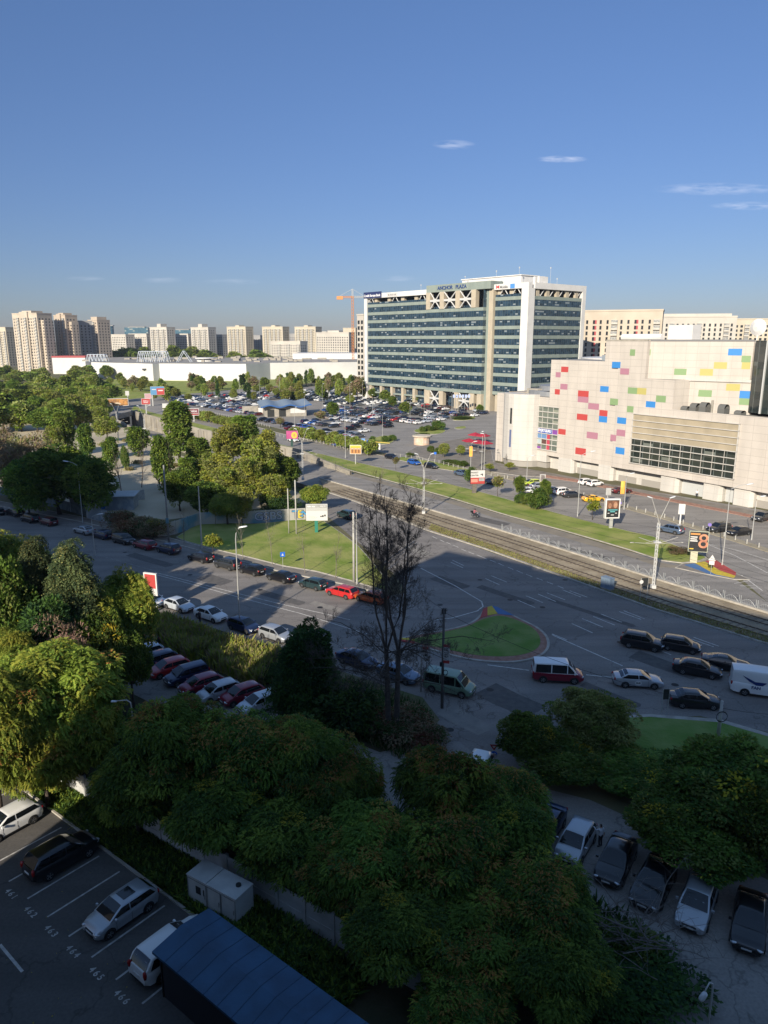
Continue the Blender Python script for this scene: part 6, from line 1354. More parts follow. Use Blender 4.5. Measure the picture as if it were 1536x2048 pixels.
for a in [('pop', 395, 862, 168, 7.5, 'light green tree at the left of the wooded clump'), ('mid3', 450, 840, 186, 10, 'yellow-green tree rising at the back of the clump'), ('pop', 487, 816, 192, 10, 'tallest yellow-green tree of the clump'), ('mid3', 528, 852, 176, 9, 'green tree on the right shoulder of the clump'), ('mid3', 520, 866, 152, 9, 'pale thin leaved tree with light stems'), ('mid3', 430, 898, 152, 10, 'bright tree in the middle of the clump'),
          ('pop', 372, 903, 150, 5.5, 'shaded tree at the lower left of the clump'), ('mid3', 445, 926, 143, 9, 'dark tree low in the middle of the clump'), ('mid3', 492, 905, 145, 8, 'airy pale tree left of the thin leaved one'), ('mid2', 560, 905, 156, 9, 'dark green tree at the right end of the clump'), ('mid2', 582, 918, 163, 5, 'small dark tree next to the lattice tram mast'), ('mid3', 545, 940, 138, 7, 'leaning pale tree over the painted wall'),
          ('mid2', 410, 960, 134, 9, 'very dark tree behind the painted wall'), ('mid2', 355, 935, 140, 7, 'dark low tree beside the ivy covered mast'), ('maple', 452, 980, 129, 7, 'bright green tree before the left part of the painted wall'), ('maple', 628, 966, 140, 6, 'round bright tree behind the large billboard'), ('bushd', 560, 990, 136, 8, 'dark shrub above the grey graffiti'), ('mid3', 480, 965, 130, 5.5, 'thin tree in front of the painted wall')]:
    tree(*a, 'trees of the wooded clump')
tree('sap', 425, 1066, 109.5, 3.4, 'young yellow-green maple on the pavement beside the lawn')
tree('sapo', 303, 1035, 119, 3, 'small brownish street tree behind the red estate car')
for a in [('bushb', 270, 1032, 122, 10, 'reddish brown hedge bush behind the white fence'), ('bushb', 305, 1038, 120, 7, 'reddish brown bush at the foot of the concrete mast'), ('bushb', 240, 1018, 124, 7, 'reddish brown scrub beside the site shed')]: tree(*a, 'scrub behind the site fence')
# far wood at the left and the park belt
FL = ['far1', 'far2', 'mid1', 'mid2']
DESC = {'far1': 'light green', 'far2': 'dark green', 'mid1': 'yellow-green', 'mid2': 'deep green', 'far3': 'brownish thin', 'farc': 'dark conifer-like', 'mid3': 'pale airy'}
for i in range(40):
    Y = 266 + (i % 5) * 32 + rnd.uniform(-9, 9); px = -30 + (i // 5) * 31 + (i % 5) * 7 + rnd.uniform(-8, 8)
    if px > 215 and Y < 300: px -= 60
    k = rnd.choice(FL); h_ = rnd.uniform(8.5, 13); py = 1024 + F * math.tan(math.atan2(CAMH - h_, Y) - TH)
    wh = ['nearest the sandy lot', 'close to the sandy lot', 'in its middle', 'towards the tower blocks', 'at its far edge'][i % 5]
    tree(k, px, py, Y, rnd.uniform(9, 14), f'{DESC[k]} tree of the left wood {wh}', 'trees of the left wood')
for i in range(34):
    Y = rnd.uniform(400, 600); px = -20 + rnd.random() * 225; k = rnd.choice(['far1', 'far2', 'far1', 'mid1']); h_ = rnd.uniform(8, 13); py = 1024 + F * math.tan(math.atan2(CAMH - h_, Y) - TH)
    tree(k, px, py, Y, rnd.uniform(10, 16), f'{DESC[k]} tree before the tower blocks', 'trees of the left wood')
for i in range(120):
    px = 205 + rnd.random() * 525; Y = rnd.uniform(395, 560)
    if px < 300: Y = rnd.uniform(470, 560)
    k = rnd.choice(['far1', 'far1', 'far3', 'far2', 'far3', 'farc', 'mid3']); h_ = rnd.uniform(4.5, 10.5) * (1.25 if px > 560 else 1); py = 1024 + F * math.tan(math.atan2(CAMH - h_, Y) - TH)
    wh = 'below the tower blocks' if px < 330 else 'left of the poplar top' if px < 450 else 'before the white centre' if px < 590 else 'near the office'
    rw = 'front' if Y < 430 else 'middle' if Y < 500 else 'back'
    tree(k, px, py, Y, rnd.uniform(3.5, 7.5) * (1 if k != 'farc' else .6), f'{DESC[k]} tree, {rw} park belt, {wh}', 'trees of the park belt')
for i in range(26):
    px = 150 + rnd.random() * 380; Y = rnd.uniform(800, 900); k = 'far2' if i % 3 else 'far1'; h_ = rnd.uniform(20, 27) if 215 < px < 400 else rnd.uniform(15, 21)
    if px < 215: Y = 620
    if px < 215: h_ = 12
    py = 1024 + F * math.tan(math.atan2(CAMH - h_, Y) - TH); tree(k, px, py, Y, rnd.uniform(18, 30) if px > 215 else 12, f'{DESC[k]} tree clump behind the white centre roof', 'trees behind the white centre')
for i in range(30):
    s_ = i / 29; px = 372 + s_ * 200 if i < 14 else 590 + (i - 14) / 15 * 150; py_b = 836 + (px - 372) * .20 if px < 590 else 872 + (px - 590) * .26
    q = gp(px, py_b); h_ = rnd.uniform(3.2, 5); py = 1024 + F * math.tan(math.atan2(CAMH - h_, q.y) - TH)
    tree('far1' if i % 4 else 'mid1', px, py, q.y, rnd.uniform(4, 6), 'small verge tree of the boulevard, ' + ('left of the pink billboard' if px < 590 else 'right of the pink billboard'), 'trees on the verge of the boulevard')
for px, pb, h_, k in [(650, 800, 5, 'far1'), (665, 835, 7, 'mid2'), (690, 790, 6, 'far1'), (700, 812, 6, 'mid1'), (640, 845, 5, 'far3'), (785, 815, 6, 'mid2'), (810, 830, 6, 'far2'), (880, 806, 4, 'far2'), (830, 806, 4, 'far1'), (770, 806, 7, 'far2'), (745, 798, 6, 'far2'), (960, 826, 4, 'far2'), (560, 855, 4, 'far3'), (630, 770, 5, 'far2'), (600, 775, 5, 'far1'), (660, 770, 5, 'far2')]:
    q = gp(px, pb); py = 1024 + F * math.tan(math.atan2(CAMH - h_, q.y) - TH); tree(k, px, py, q.y, h_ * .95, f'{DESC[k]} tree among parked cars ' + ('near the wavy roofed hall' if px < 710 else 'in front of the office block'), 'trees in the big car park')
for px, pb, h_, W_, lb in [(858, 862, 2.2, 5, 'round clipped bushes on the roundabout island'), (876, 860, 3.6, 6, 'largest dome shaped bush on the roundabout'), (845, 864, 2.2, 3, 'small upright bush on the roundabout'), (770, 884, 2.2, 3, 'bush on the left traffic island of the car park'), (745, 886, 2.4, 2.5, 'small round bush beside the white cars at the island'), (785, 882, 2.2, 3, 'bush at the right tip of the left island'), (845, 874, 1.5, 6, 'flat dark bush near the orange stand'), (925, 838, 1.2, 10, 'low hedge strip before the office entrance'),
                           (820, 935 - 22, 1.2, 3, 'low shrub by the crossing'), (900, 928, 1.3, 5, 'left part of the bright clipped hedge by the boulevard'), (912, 930, 1.3, 5, 'middle part of the bright clipped hedge by the boulevard'), (926, 933, 1.6, 4, 'right end of the bright clipped hedge by the boulevard')]:
    q = gp(px, pb); py = 1024 + F * math.tan(math.atan2(CAMH - h_, q.y) - TH); tree('bush', px, py, q.y, W_, lb, 'bushes in front of the mall')
for px, pb, h_, W_, k, lb in [(1047, 1009, 2.6, 3.8, 'bush', 'round dark bush left of the large one at the boulevard'), (1040, 992, 4.6, 3.2, 'mid2', 'upright green bush behind the round dark one'), (1078, 1018, 4.6, 5.6, 'bush', 'largest dense bush on the grass strip'), (1092, 1004, 5.0, 3.0, 'mid2', 'upright bush behind the largest one'), (1188, 1040, 4.4, 3.0, 'sap', 'young green tree beside the lamp post on the grass strip'), (997, 994, 4.8, 3.2, 'sapo', 'young tree with yellowing leaves beside the white and red billboard'),
                              (942, 965, 4, 3.2, 'bush', 'tall hedge plant right behind the white and red billboard'), (792, 940, 3.6, 2, 'sapo', 'sparse orange young tree on the grass strip'), (1356, 1108, 1.2, 4, 'bushb', 'thin low bush at the end of the grass strip'),
                              (1020, 942, 2.4, 3, 'sap', 'young tree before the round mall corner'), (980, 945, 2.4, 3, 'sap', 'bright young plant near the lamp posts at the mall'), (888, 915, 4.5, 3.6, 'mid3', 'airy tree on the terrace before the mall'), (922, 912, 3.5, 3, 'mid3', 'airy small tree near the red parasols'), (862, 905, 2.2, 2.5, 'bush', 'shrub on the terrace by the roundabout'), (875, 908, 2.0, 2.5, 'bush', 'second shrub on the terrace by the airy tree')]:
    q = gp(px, pb); py = 1024 + F * math.tan(math.atan2(CAMH - h_, q.y) - TH); tree(k, px, py, q.y, W_, lb, None)
# leafless trees
def bare(name, label, loc, H, seed, stems=2, spread=.30, r0=.2, depth=6, group=None, m=None, kids=(3, 5), tip=.007, minl=.35, first=.42):
    rng = random.Random(seed); mb = MB(); o = thing(name, label, 'tree', loc, 0, group); tw = MB()
    def grow(p, d, L_, r, lv):
        n = 4 if lv < 3 else 3; pts = [p]; q = p; dd = d.copy()
        for i in range(n):
            dd = (dd + Vector((rng.gauss(0, .07), rng.gauss(0, .07), rng.gauss(0, .05) + (.04 if lv else .02)))).normalized(); q = q + dd * L_ / n; pts.append(q)
        rs = [r * (1 - .5 * i / n) for i in range(n + 1)]; (mb if lv < 3 else tw).path(pts, [max(x, .007) for x in rs], 8 if lv == 0 else 5 if lv < 3 else 3, 0, cap=False)
        if lv >= depth or r * .5 < tip: return
        for k in range(rng.randint(*kids) + (3 if lv == 0 else 0)):
            t = rng.uniform(first if lv == 0 else .25, 1.0); b_ = pts[min(n - 1, int(t * n))].lerp(pts[min(n, int(t * n) + 1)], t * n % 1); az = rng.uniform(0, 6.283)
            u = dd.cross(Vector((math.cos(az), math.sin(az), .3))).normalized(); ang = rng.uniform(.35, .95) * (.85 if lv else spread * 2.2); nd = (dd * math.cos(ang) + u * math.sin(ang)).normalized()
            nd.z = nd.z * .85 + .22
            grow(b_, nd.normalized(), max(minl, L_ * rng.uniform(.34, .54) * (1 if lv else .72)), r * rng.uniform(.32, .48) * (1 - .25 * t), lv + 1)
        grow(q, dd, L_ * .5, r * .5, lv + 1)
    for s_ in range(stems):
        a = 6.283 * s_ / max(1, stems) + .5; b_ = Vector((math.cos(a), math.sin(a), 0)) * (r0 * 1.1 if stems > 1 else 0)
        grow(b_ + Vector((0, 0, -.2)), Vector((math.cos(a) * .07, math.sin(a) * .07, 1)).normalized(), H * .72 * (1 - .1 * s_), r0, 0)
    mb.build('trunk', m or M_barkd, o, smooth=True)
    if tw.v: tw.build('twigs', m or M_barkd, o)
    return o
p = gp(785, 1482)
def hero_tree():
    rng = random.Random(12); o = thing('bare_tree', 'tall leafless tree with two dark trunks in front of the junction', 'tree', p); mb = MB(); tw = MB()
    def sprig(b_, d, L_, r, lv):
        pts = [b_]; q = b_; dd = d.copy(); n = 5
        for k in range(n): dd = (dd + Vector((rng.gauss(0, .10), rng.gauss(0, .10), rng.gauss(.03, .07)))).normalized(); q = q + dd * L_ / n; pts.append(q)
        tw.path(pts, [max(.006, r * .85 * (1 - .16 * k)) for k in range(n + 1)], 4 if lv == 0 else 3, cap=False)
        if lv < 3:
            for k in range((7, 5, 3)[lv]):
                t = rng.uniform(.15, 1); c = pts[min(n - 1, int(t * n))].lerp(pts[min(n, int(t * n) + 1)], t * n % 1); a = rng.uniform(0, 6.283); u = dd.cross(Vector((math.cos(a), math.sin(a), .2))).normalized(); g_ = rng.uniform(.4, .85)
                nd = (dd * math.cos(g_) + u * math.sin(g_)).normalized(); nd.z += .12; sprig(c, nd.normalized(), L_ * rng.uniform(.35, .6), r * .5, lv + 1)
    def stem(b_, tgt, r, n=9, lat=1.0, lo=.25, cnt=16):
        pts = [b_]
        for k in range(1, n + 1): q = b_.lerp(tgt, k / n); q = q + Vector((rng.gauss(0, .07), rng.gauss(0, .07), 0)); pts.append(q)
        mb.path(pts, [r * (1 - .78 * k / n) for k in range(n + 1)], 8, cap=False)
        for k in range(cnt):
            t = rng.uniform(lo, 1); c = pts[min(n - 1, int(t * n))].lerp(pts[min(n, int(t * n) + 1)], t * n % 1); a = rng.uniform(0, 6.283); up_ = rng.uniform(.45, 1.5); d = Vector((math.cos(a), math.sin(a), up_)).normalized()
            sprig(c, d, lat * rng.uniform(.9, 2.4) * (1.15 - .45 * t), .022, 0)
        return pts
    tops = []
    for s_, (x0, lean) in enumerate(((-.28, -.25), (.28, .2))):
        base = Vector((x0, 0, -.2)); fork = Vector((x0 + lean, .1, 8.2)); mb.path([base, base.lerp(fork, .3), base.lerp(fork, .65), fork], [.31, .26, .22, .19], 10, cap=False)
        for k in range(4):
            a = 6.283 * k / 4 + s_ * .7; rad = rng.uniform(1.0, 3.0); H_ = rng.uniform(17.5, 21.8); m_ = fork + Vector((math.cos(a) * rad * .55, math.sin(a) * rad * .55, 3.0)); mb.path([fork - Vector((0, 0, .3)), fork.lerp(m_, .5) + Vector((0, 0, .2)), m_], [.10, .085, .075], 7, cap=False)
            stem(m_, Vector((x0 + lean + math.cos(a) * rad, math.sin(a) * rad, H_)), .075, cnt=20, lo=.0)
        for k in range(9):
            z = rng.uniform(5.2, 10.2); a = rng.uniform(0, 6.283); c = base.lerp(fork, min(1, z / 8.2)); L_ = rng.uniform(2.6, 5.6); e = c + Vector((math.cos(a) * L_, math.sin(a) * L_, rng.uniform(.6, 1.8))); t_ = e + Vector((math.cos(a) * L_ * .5, math.sin(a) * L_ * .5, -.3))
            mb.path([c, c.lerp(e, .45) + Vector((0, 0, .35)), e, t_], [.06, .045, .03, .012], 5, cap=False)
            for q in range(7):
                t = rng.uniform(.2, 1); b2_ = c.lerp(e, t) if t < .7 else e.lerp(t_, (t - .7) / .3); d = Vector((math.cos(a) + rng.gauss(0, .6), math.sin(a) + rng.gauss(0, .6), rng.gauss(.0, .5))).normalized(); sprig(b2_, d, rng.uniform(.9, 1.8), .018, 0)
    mb.build('trunk', M_barkd, o, smooth=True); tw.build('twigs', M_barkd, o); return o
hero_tree()
for px, pb, H, sd, lb in [(610, 1148, 6.5, 11, 'thin bare sapling beside the blue sign, right of it'), (545, 1132, 6.5, 12, 'thin bare sapling left of the blue sign'), (485, 1120, 5.5, 13, 'thin bare sapling with a few red leaves behind the slim lamp'), (670, 1158, 6, 14, 'dense bare sapling left of the twin concrete posts'), (745, 1160, 5, 15, 'bare sapling behind the bare tree'), (368, 1088, 5, 16, 'bare sapling behind the black estate car'),
                          (243, 985, 8, 17, 'black leafless tree on the shaded part of the sandy lot'), (283, 975, 9, 18, 'wide leafless tree beside the ivy mast'), (345, 985, 9, 19, 'leafless grey tree right of the ivy mast'), (430, 1052, 6, 20, 'leafless bush before the painted wall'), (760, 985, 6, 21, 'bare twiggy sapling on the grass strip by the tram'), (1010, 930, 2.6, 22, 'bare shrub by the round mall corner')]:
    bare('bare_tree', lb, gp(px, pb), H, sd, 1, .25, .06 if H < 7 else .12, 4, 'leafless trees and saplings', M_barkp if sd < 17 or sd > 19 else M_barkd, (3, 5), .004, .25)
# dead branches at the bottom right
def branches():
    rng = random.Random(3); o = thing('fallen_branches', 'tangle of dead grey branches lying over the shrubs at the bottom right', 'branches', gp(1290, 1960, 0)); mb = MB()
    for i in range(46):
        p = Vector((rng.gauss(0, .8), rng.gauss(.5, 1.0), rng.uniform(1.5, 3.2))); a = rng.uniform(-.2, 3.4); d = Vector((math.cos(a), math.sin(a) * .8, rng.uniform(-.15, .55))).normalized(); L_ = rng.uniform(1.5, 4.2); pts = [p]; q = p
        for k in range(5): d = (d + Vector((rng.gauss(0, .14), rng.gauss(0, .14), rng.gauss(0, .1)))).normalized(); q = q + d * L_ / 5; pts.append(q)
        r = rng.uniform(.018, .05); mb.path(pts, [r * (1 - .16 * k) for k in range(6)], 5, cap=False)
        for k in range(5):
            b_ = pts[rng.randint(1, 5)]; e = b_ + Vector((rng.gauss(0, .6), rng.gauss(0, .6), rng.gauss(.2, .35))); mb.path([b_, b_.lerp(e, .5) + Vector((0, 0, .08)), e], [.014, .01, .005], 3, cap=False)
    mb.build('branch', mat('dead_wood', (.20, .175, .15), .9, col2=(.11, .09, .08), scale=4), o); return o
branches()
tree('bushd', 1290, 1935, 31.5, 6.5, 'dark shrubs under the dead branches at the bottom right'); tree('bushd', 1180, 1960, 30, 5, 'dark shrub left of the dead branches'); tree('bush', 1260, 1860, 33.5, 3.8, 'bright green shrub tip beside the service road')
# uncountable ground growth
def blades(name, label, cat, polyg, n, h, w_, pal, seed, lean=.35, z=0.0, clump=0, hw=None):
    rng = np.random.default_rng(seed); xs = np.array([p[0] for p in polyg]); ys = np.array([p[1] for p in polyg]); P = []
    cs = [(rng.uniform(xs.min(), xs.max()), rng.uniform(ys.min(), ys.max())) for _ in range(clump)] if clump else None
    while len(P) < n:
        if cs: c = cs[rng.integers(len(cs))]; q = (c[0] + rng.normal() * .45, c[1] + rng.normal() * .45)
        else: q = (rng.uniform(xs.min(), xs.max()), rng.uniform(ys.min(), ys.max()))
        if inside(q, polyg): P.append(q)
        elif cs and rng.random() < .02: cs = [c for c in cs if inside(c, polyg)] or cs
    P = np.array(P); N = len(P); hh = h * rng.uniform(.45, 1.15, (N, 1)); a = rng.uniform(0, 6.283, N); s = np.stack([np.cos(a), np.sin(a), np.zeros(N)], 1) * w_
    b_ = np.concatenate([P, np.full((N, 1), z)], 1); l_ = rng.normal(size=(N, 3)) * lean * hh; l_[:, 2] = 0; t = b_ + l_ + np.array([0, 0, 1]) * hh; m_ = b_ + l_ * .35 + np.array([0, 0, .55]) * hh
    V = np.concatenate([np.stack([b_ - s * .5, b_ + s * .5, m_ + s * .6, m_ - s * .6], 1), np.stack([m_ - s, m_ + s, t + s * .15, t - s * .15], 1)])
    mi = np.tile(rng.integers(0, len(pal), N), 2); me = np_mesh(name, V, 4, mi, [LF[k] for k in pal]); o = bpy.data.objects.new(name, me); COL.objects.link(o); return tag(o, label, cat, None, 'stuff')
bank = poly([(300, 1262), (335, 1248), (480, 1300), (590, 1325), (560, 1395), (500, 1370), (440, 1345), (370, 1320), (320, 1300)])
blades('weeds', 'tall dry yellowish weeds covering the bank above the parked row', 'weeds', bank, 12000, 1.6, .13, ['oll', 'cy', 'br', 'gy', 'gl'], 1, .26, clump=170)
blades('weeds', 'shaded brown and green weeds around the foot of the bare tree', 'weeds', poly([(650, 1370), (700, 1360), (840, 1410), (870, 1445), (850, 1500), (800, 1520), (720, 1480)]), 4000, .7, .06, ['br', 'dk2', 'gd'], 2, .3)
strip = [tuple((KA - kd * 8 + kn * .25)[:2]), tuple((KB + kd * 9 + kn * .25)[:2]), tuple((KB + kd * 9 + kn * 3.0)[:2]), tuple((KA - kd * 8 + kn * 3.6)[:2])]
blades('ground_cover', 'low leafy green plants in the strip behind the kerb of the numbered bays', 'ground cover', strip, 26000, .55, .10, ['g', 'gl', 'gd', 'dk2'], 3, .45)
blades('rough_grass', 'rough tufts of grass along the tram bed', 'grass', poly([(863, 1050), (967, 1085), (1107, 1135), (1312, 1208), (1536, 1275), (1536, 1289), (1312, 1219), (1107, 1146), (967, 1096), (857, 1060)]), 9000, .22, .05, ['br', 'oll', 'cy'], 4, .4, z=.1)
blades('undergrowth', 'dark undergrowth under the near trees', 'undergrowth', [(-30, 62), (-22, 52), (0, 37.5), (10, 32), (16, 30), (14, 36), (4, 44), (-10, 52), (-20, 58)], 14000, .8, .09, ['dk2', 'gd', 'dk'], 5, .4)
blades('dry_scrub', 'dry scrub growing along the edges of the sandy lot', 'scrub', poly([(-200, 900), (60, 905), (140, 880), (260, 880), (330, 905), (420, 960), (330, 1020), (180, 990), (0, 960), (-200, 940)]), 5000, .9, .14, ['br', 'oll', 'cy'], 6, .4, clump=60)
tp_ = gp(155, 1640, .4); o = thing('yucca_plant', 'spiky pale green plant at the kerb beside the black off-roader', 'plant', (tp_.x, tp_.y, 0)); mb = MB(); rg_ = random.Random(8)
for k in range(60):
    a = rg_.uniform(0, 6.28); el_ = rg_.uniform(.2, 1.4); d = Vector((math.cos(a) * math.cos(el_), math.sin(a) * math.cos(el_), math.sin(el_))); s_ = Vector((-math.sin(a), math.cos(a), 0)) * .035; L_ = rg_.uniform(.7, 1.1)
    mb.add([-s_, s_, d * L_ * .6 + s_, d * L_ * .6 - s_], [(0, 1, 2, 3)]); mb.add([d * L_ * .6 - s_, d * L_ * .6 + s_, d * L_ + Vector((0, 0, -.12))], [(0, 1, 2)])
mb.build('leaves', LF['oll'], o)
# ---------------------------------------------------------------- street furniture
M_pole = mat('pole_grey', (.40, .40, .38), .5, .2); M_polw = mat('pole_pale', (.42, .41, .37), .7, col2=(.34, .33, .30), scale=2); M_pold = mat('pole_wood', (.085, .08, .075), .9, col2=(.13, .12, .11), scale=3); M_lampg = mat('lamp_glass', (.60, .62, .62), .2); M_wire = mat('cable_black', (.01, .01, .01), .7)
def upright(px, py, top): b = gp(px, py); return b, top_of(b, top)
def lamp(px, py, top, reach, label, group='street lamps', head=.55, r=.085, m=None, curve=True, cat='street lamp', name='street_lamp'):
    b, h = upright(px, py, top); o = thing(name, label, cat, b, 0, group); mb = MB(); m = m or M_pole
    mb.path([(0, 0, 0), (0, 0, .9), (0, 0, .92), (0, 0, h * .9)], [r * 1.5, r * 1.4, r, r * .65], 10); s = 1 if reach >= 0 else -1
    if reach: mb.path([(0, 0, h * .89), (s * .08, 0, h * .95), (reach * .45, 0, h * .99), (reach * .85, 0, h + .12)], [r * .65, r * .6, r * .5, r * .45], 8)
    mb.build('pole', m, o, smooth=40)
    if head:
        mb = MB(); ell(mb, TM(reach + s * .15 if reach else 0, 0, h + .14) @ Matrix.Rotation(-s * .16, 4, 'Y'), head, .17, .10); mb.build('lamp_head', M_lampg, o, smooth=True)
    return o
lamp(480, 1258, 1056, .75, 'slim pale lamp post between the navy and the silver hatchback, casting a long shadow')
lamp(166, 1046, 924, -1.9, 'street lamp with a long arm over the kerb by the big dark tree')
lamp(190, 1112, 1030, 1.2, 'dim slender lamp post in shade behind the right conifer')
lamp(404, 1098, 958, 0, 'tall tapered grey mast on the shaded pavement by the lawn', head=0, r=.13)
lamp(1155, 1033, 904, 2.0, 'lamp post on the grass strip in front of the yellow sports car')
lamp(1248, 1019, 948, .9, 'lamp post with an orange banner in the mall car park')
lamp(1444, 1131, 970, 2.6, 'tall lamp post standing in the tricolour painted patch')
lamp(1503, 1080, 994, .9, 'short lamp post beside the black saloon of the mall car park')
lamp(691, 916, 798, 0, 'lamp post with a white box on the grass strip left of the coffee billboard', head=.35)
lamp(1053, 967, 912, 1.0, 'lamp post in front of the round mall corner')
lamp(941, 942, 884, .9, 'lamp post with an orange banner by the clipped hedge')
lamp(963, 940, 864, 0, 'pale double mast behind the white and red billboard', head=.3); lamp(968, 941, 868, -.6, 'thin mast right beside the pale double mast')
for px, py, col_ in ((1245, 972, (.70, .22, .03)), (942, 897, (.70, .25, .04))):
    b = gp(1248 if px > 1000 else 941, 1019 if px > 1000 else 942); o = thing('banner', 'orange and yellow vertical banner on the lamp post ' + ('of the mall car park' if px > 1000 else 'by the hedge'), 'banner', at(px, py + 16, b.y - .1)); mb = MB(); mb.box(-.45, -.03, 0, .35, .03, 2.6); mb.build('cloth', mat('banner_orange' + str(px), col_, .6, col2=(.75, .50, .10), scale=.8), o)
for i, (px, py, t) in enumerate([(610, 846, 785), (645, 822, 768), (765, 876, 828), (745, 840, 790), (700, 818, 765), (820, 840, 800), (862, 824, 790), (903, 826, 785), (640, 800, 752), (560, 792, 745), (480, 792, 750), (430, 788, 752), (848, 838, 795), (790, 812, 770), (725, 800, 762), (520, 800, 756), (590, 870, 815), (880, 812, 775), (915, 822, 792), (910, 824, 790)]):
    lamp(px, py, t, .5 if i % 3 else 0, 'thin mast among the parked cars ' + ['left of the wavy roofed hall', 'behind the wavy roofed hall', 'near the traffic island', 'towards the office block', 'by the office entrance'][0 if px < 570 else 1 if px < 660 else 2 if px < 780 else 3 if px < 870 else 4], 'masts in the big car park', head=.35, r=.07)
# tram masts with V shaped lamp arms
def tmast(px, py, top, label, sc=1.0):
    b, h = upright(px, py, top); az_ = math.atan2(tn.y, tn.x); o = thing('tram_mast', label, 'tram mast', b, 0, 'lattice tram masts'); mb = MB(); w_ = .26
    lat4(mb, (0, 0, 0), (0, 0, h * .73), w_, 16, .035); mb.cbox((0, 0, .3), (.6, .6, .6)); mb.cbox((0, 0, h * .52), (.9, .5, .18)); mb.build('lattice_column', M_steelw, o)
    mb = MB()
    for s in (-1, 1): mb.path([(0, 0, h * .72), (s * .18, 0, h * .78), (s * 1.25, 0, h)], [.06, .05, .035], 6)
    mb.build('lamp_arms', M_polw, o)
    for s in (-1, 1): mb = MB(); ell(mb, TM(s * 1.5, 0, h + .05) @ Matrix.Rotation(-s * .3, 4, 'Y'), .42, .15, .08); mb.build('lamp_head', M_lampg, o)
    mb = MB(); z = h * .50
    for s in (-1, 1):
        mb.tube((0, 0, z), (s * 2.6, -.3, z + 1.0), .035, n=5); mb.tube((0, 0, z), (s * 3.3, .2, z + .15), .03, n=5); mb.tube((0, 0, z + .6), (s * 1.6, 0, z + .1), .025, n=4); mb.cbox((s * 3.3, .2, z + .15), (.5, .12, .1))
    mb.build('cross_arm', M_polw, o); return o
tmast(606, 960, 858, 'lattice tram mast at the left beside the dark green trees'); tmast(847, 1028, 908, 'lattice tram mast in the middle opposite the moped'); tmast(1306, 1178, 995, 'lattice tram mast standing half in the shadow next to the railing')
tmast(293, 905, 812, 'lattice mast in the sunken road left of the poplar'); tmast(237, 880, 808, 'lattice mast at the mouth of the underpass')
# overhead wires
def wire(a, b, sag, r=.012, name='overhead_wire', label=None, n=10):
    mb = MB(); pts = []
    for i in range(n + 1):
        t = i / n; p = a.lerp(b, t); p.z -= sag * 4 * t * (1 - t); pts.append(p)
    mb.path(pts, [r] * (n + 1), 3); o = mb.build(name, M_wire); tag(o, label, 'wire', 'overhead wires'); return o
mz = [gp(606, 960), gp(847, 1028), gp(1306, 1178), gp(1306, 1178) + (gp(1306, 1178) - gp(847, 1028))]
for i in range(3):
    for s, nm in ((-1, 'nearer'), (1, 'farther')):
        wire(mz[i] + tn * s * 2.6 + Vector((0, 0, 6.6)), mz[i + 1] + tn * s * 2.6 + Vector((0, 0, 6.6)), .5, .016, label=f'{nm} contact wire over the tram tracks, ' + ['left span', 'middle span', 'right span'][i])
for i in range(3):
    for s, z_, nm in ((-1, 7.9, 'nearer'), (1, 7.9, 'farther')):
        wire(mz[i] + tn * s * 2.6 + Vector((0, 0, z_)), mz[i + 1] + tn * s * 2.6 + Vector((0, 0, z_)), 1.2, .014, label=f'{nm} carrying wire above the tram contact wire, ' + ['left span', 'middle span', 'right span'][i])
for i, lb in enumerate(['left lattice mast', 'middle lattice mast', 'right lattice mast']): wire(mz[i] + tn * -5.5 + Vector((0, 0, 8.6)), mz[i] + tn * 5.5 + Vector((0, 0, 8.6)), .3, .014, label='short cross wire hung at the ' + lb)
# poles
def pole(px, py, top, r, m, label, name='utility_pole', cat='pole', group=None, r1=.7):
    b, h = upright(px, py, top); o = thing(name, label, cat, b, 0, group); mb = MB(); mb.path([(0, 0, -.1), (0, 0, h)], [r, r * r1], 10); mb.build('shaft', m, o, smooth=True); return o, b, h
o1_, b1, h1 = pole(338, 1086, 930, .17, mat('mast_concrete', (.24, .24, .23), .85, col2=(.18, .18, .17), scale=2), 'thick tapered concrete mast beside the red estate car'); mb = MB(); mb.cbox((.05, -.3, 3.9), (.5, .06, .9)); mb.build('sign', mat('sign_teal', (.10, .22, .26), .5), o1_)
o2_, b2, h2 = pole(884, 1416, 1216, .15, M_pold, 'dark wooden utility pole with a cable coil in front of the green minibus')
mb = MB()
for k in range(3): mb.path([(.22 + .22 * math.cos(t), -.18, 3.6 + .24 * math.sin(t) + .02 * k) for t in np.linspace(0, 6.28, 16)], [.02] * 16, 4)
mb.build('cable_coil', M_wire, o2_); mb = MB(); mb.cbox((-.2, -.1, 4.4), (.18, .18, .4)); mb.cbox((0, 0, h2 - .3), (.35, .12, .5)); mb.build('junction_box', M_dark, o2_)
o3_, b3, h3 = pole(842, 1384, 1290, .09, M_polw, 'thin grey pole with two advertising boards behind the green minibus')
o4_, b4, h4 = pole(1436, 1474, 1402, .17, M_polw, 'concrete post with a coil of cable on the lower lawn')
mb = MB()
for k in range(3): mb.path([(.0 + .46 * math.cos(t), -.25, 2.0 + .46 * math.sin(t) + .03 * k) for t in np.linspace(0, 6.28, 20)], [.02] * 20, 4)
mb.build('cable_coil', M_wire, o4_)
pole(578, 1068, 977, .11, M_polw, 'shorter of the two concrete posts on the sunlit lawn', r1=.8); pole(593, 1069, 960, .14, M_polw, 'taller of the two concrete posts on the sunlit lawn', r1=.8)
pole(708, 1166, 1024, .19, M_polw, 'thick concrete pole behind the bright red estate car'); lamp(714, 1170, 1008, 0, 'thin metal mast right next to the thick concrete pole', head=0, r=.1)
pole(383, 990, 925, .07, M_polw, 'thin pale post by the sandy lot')
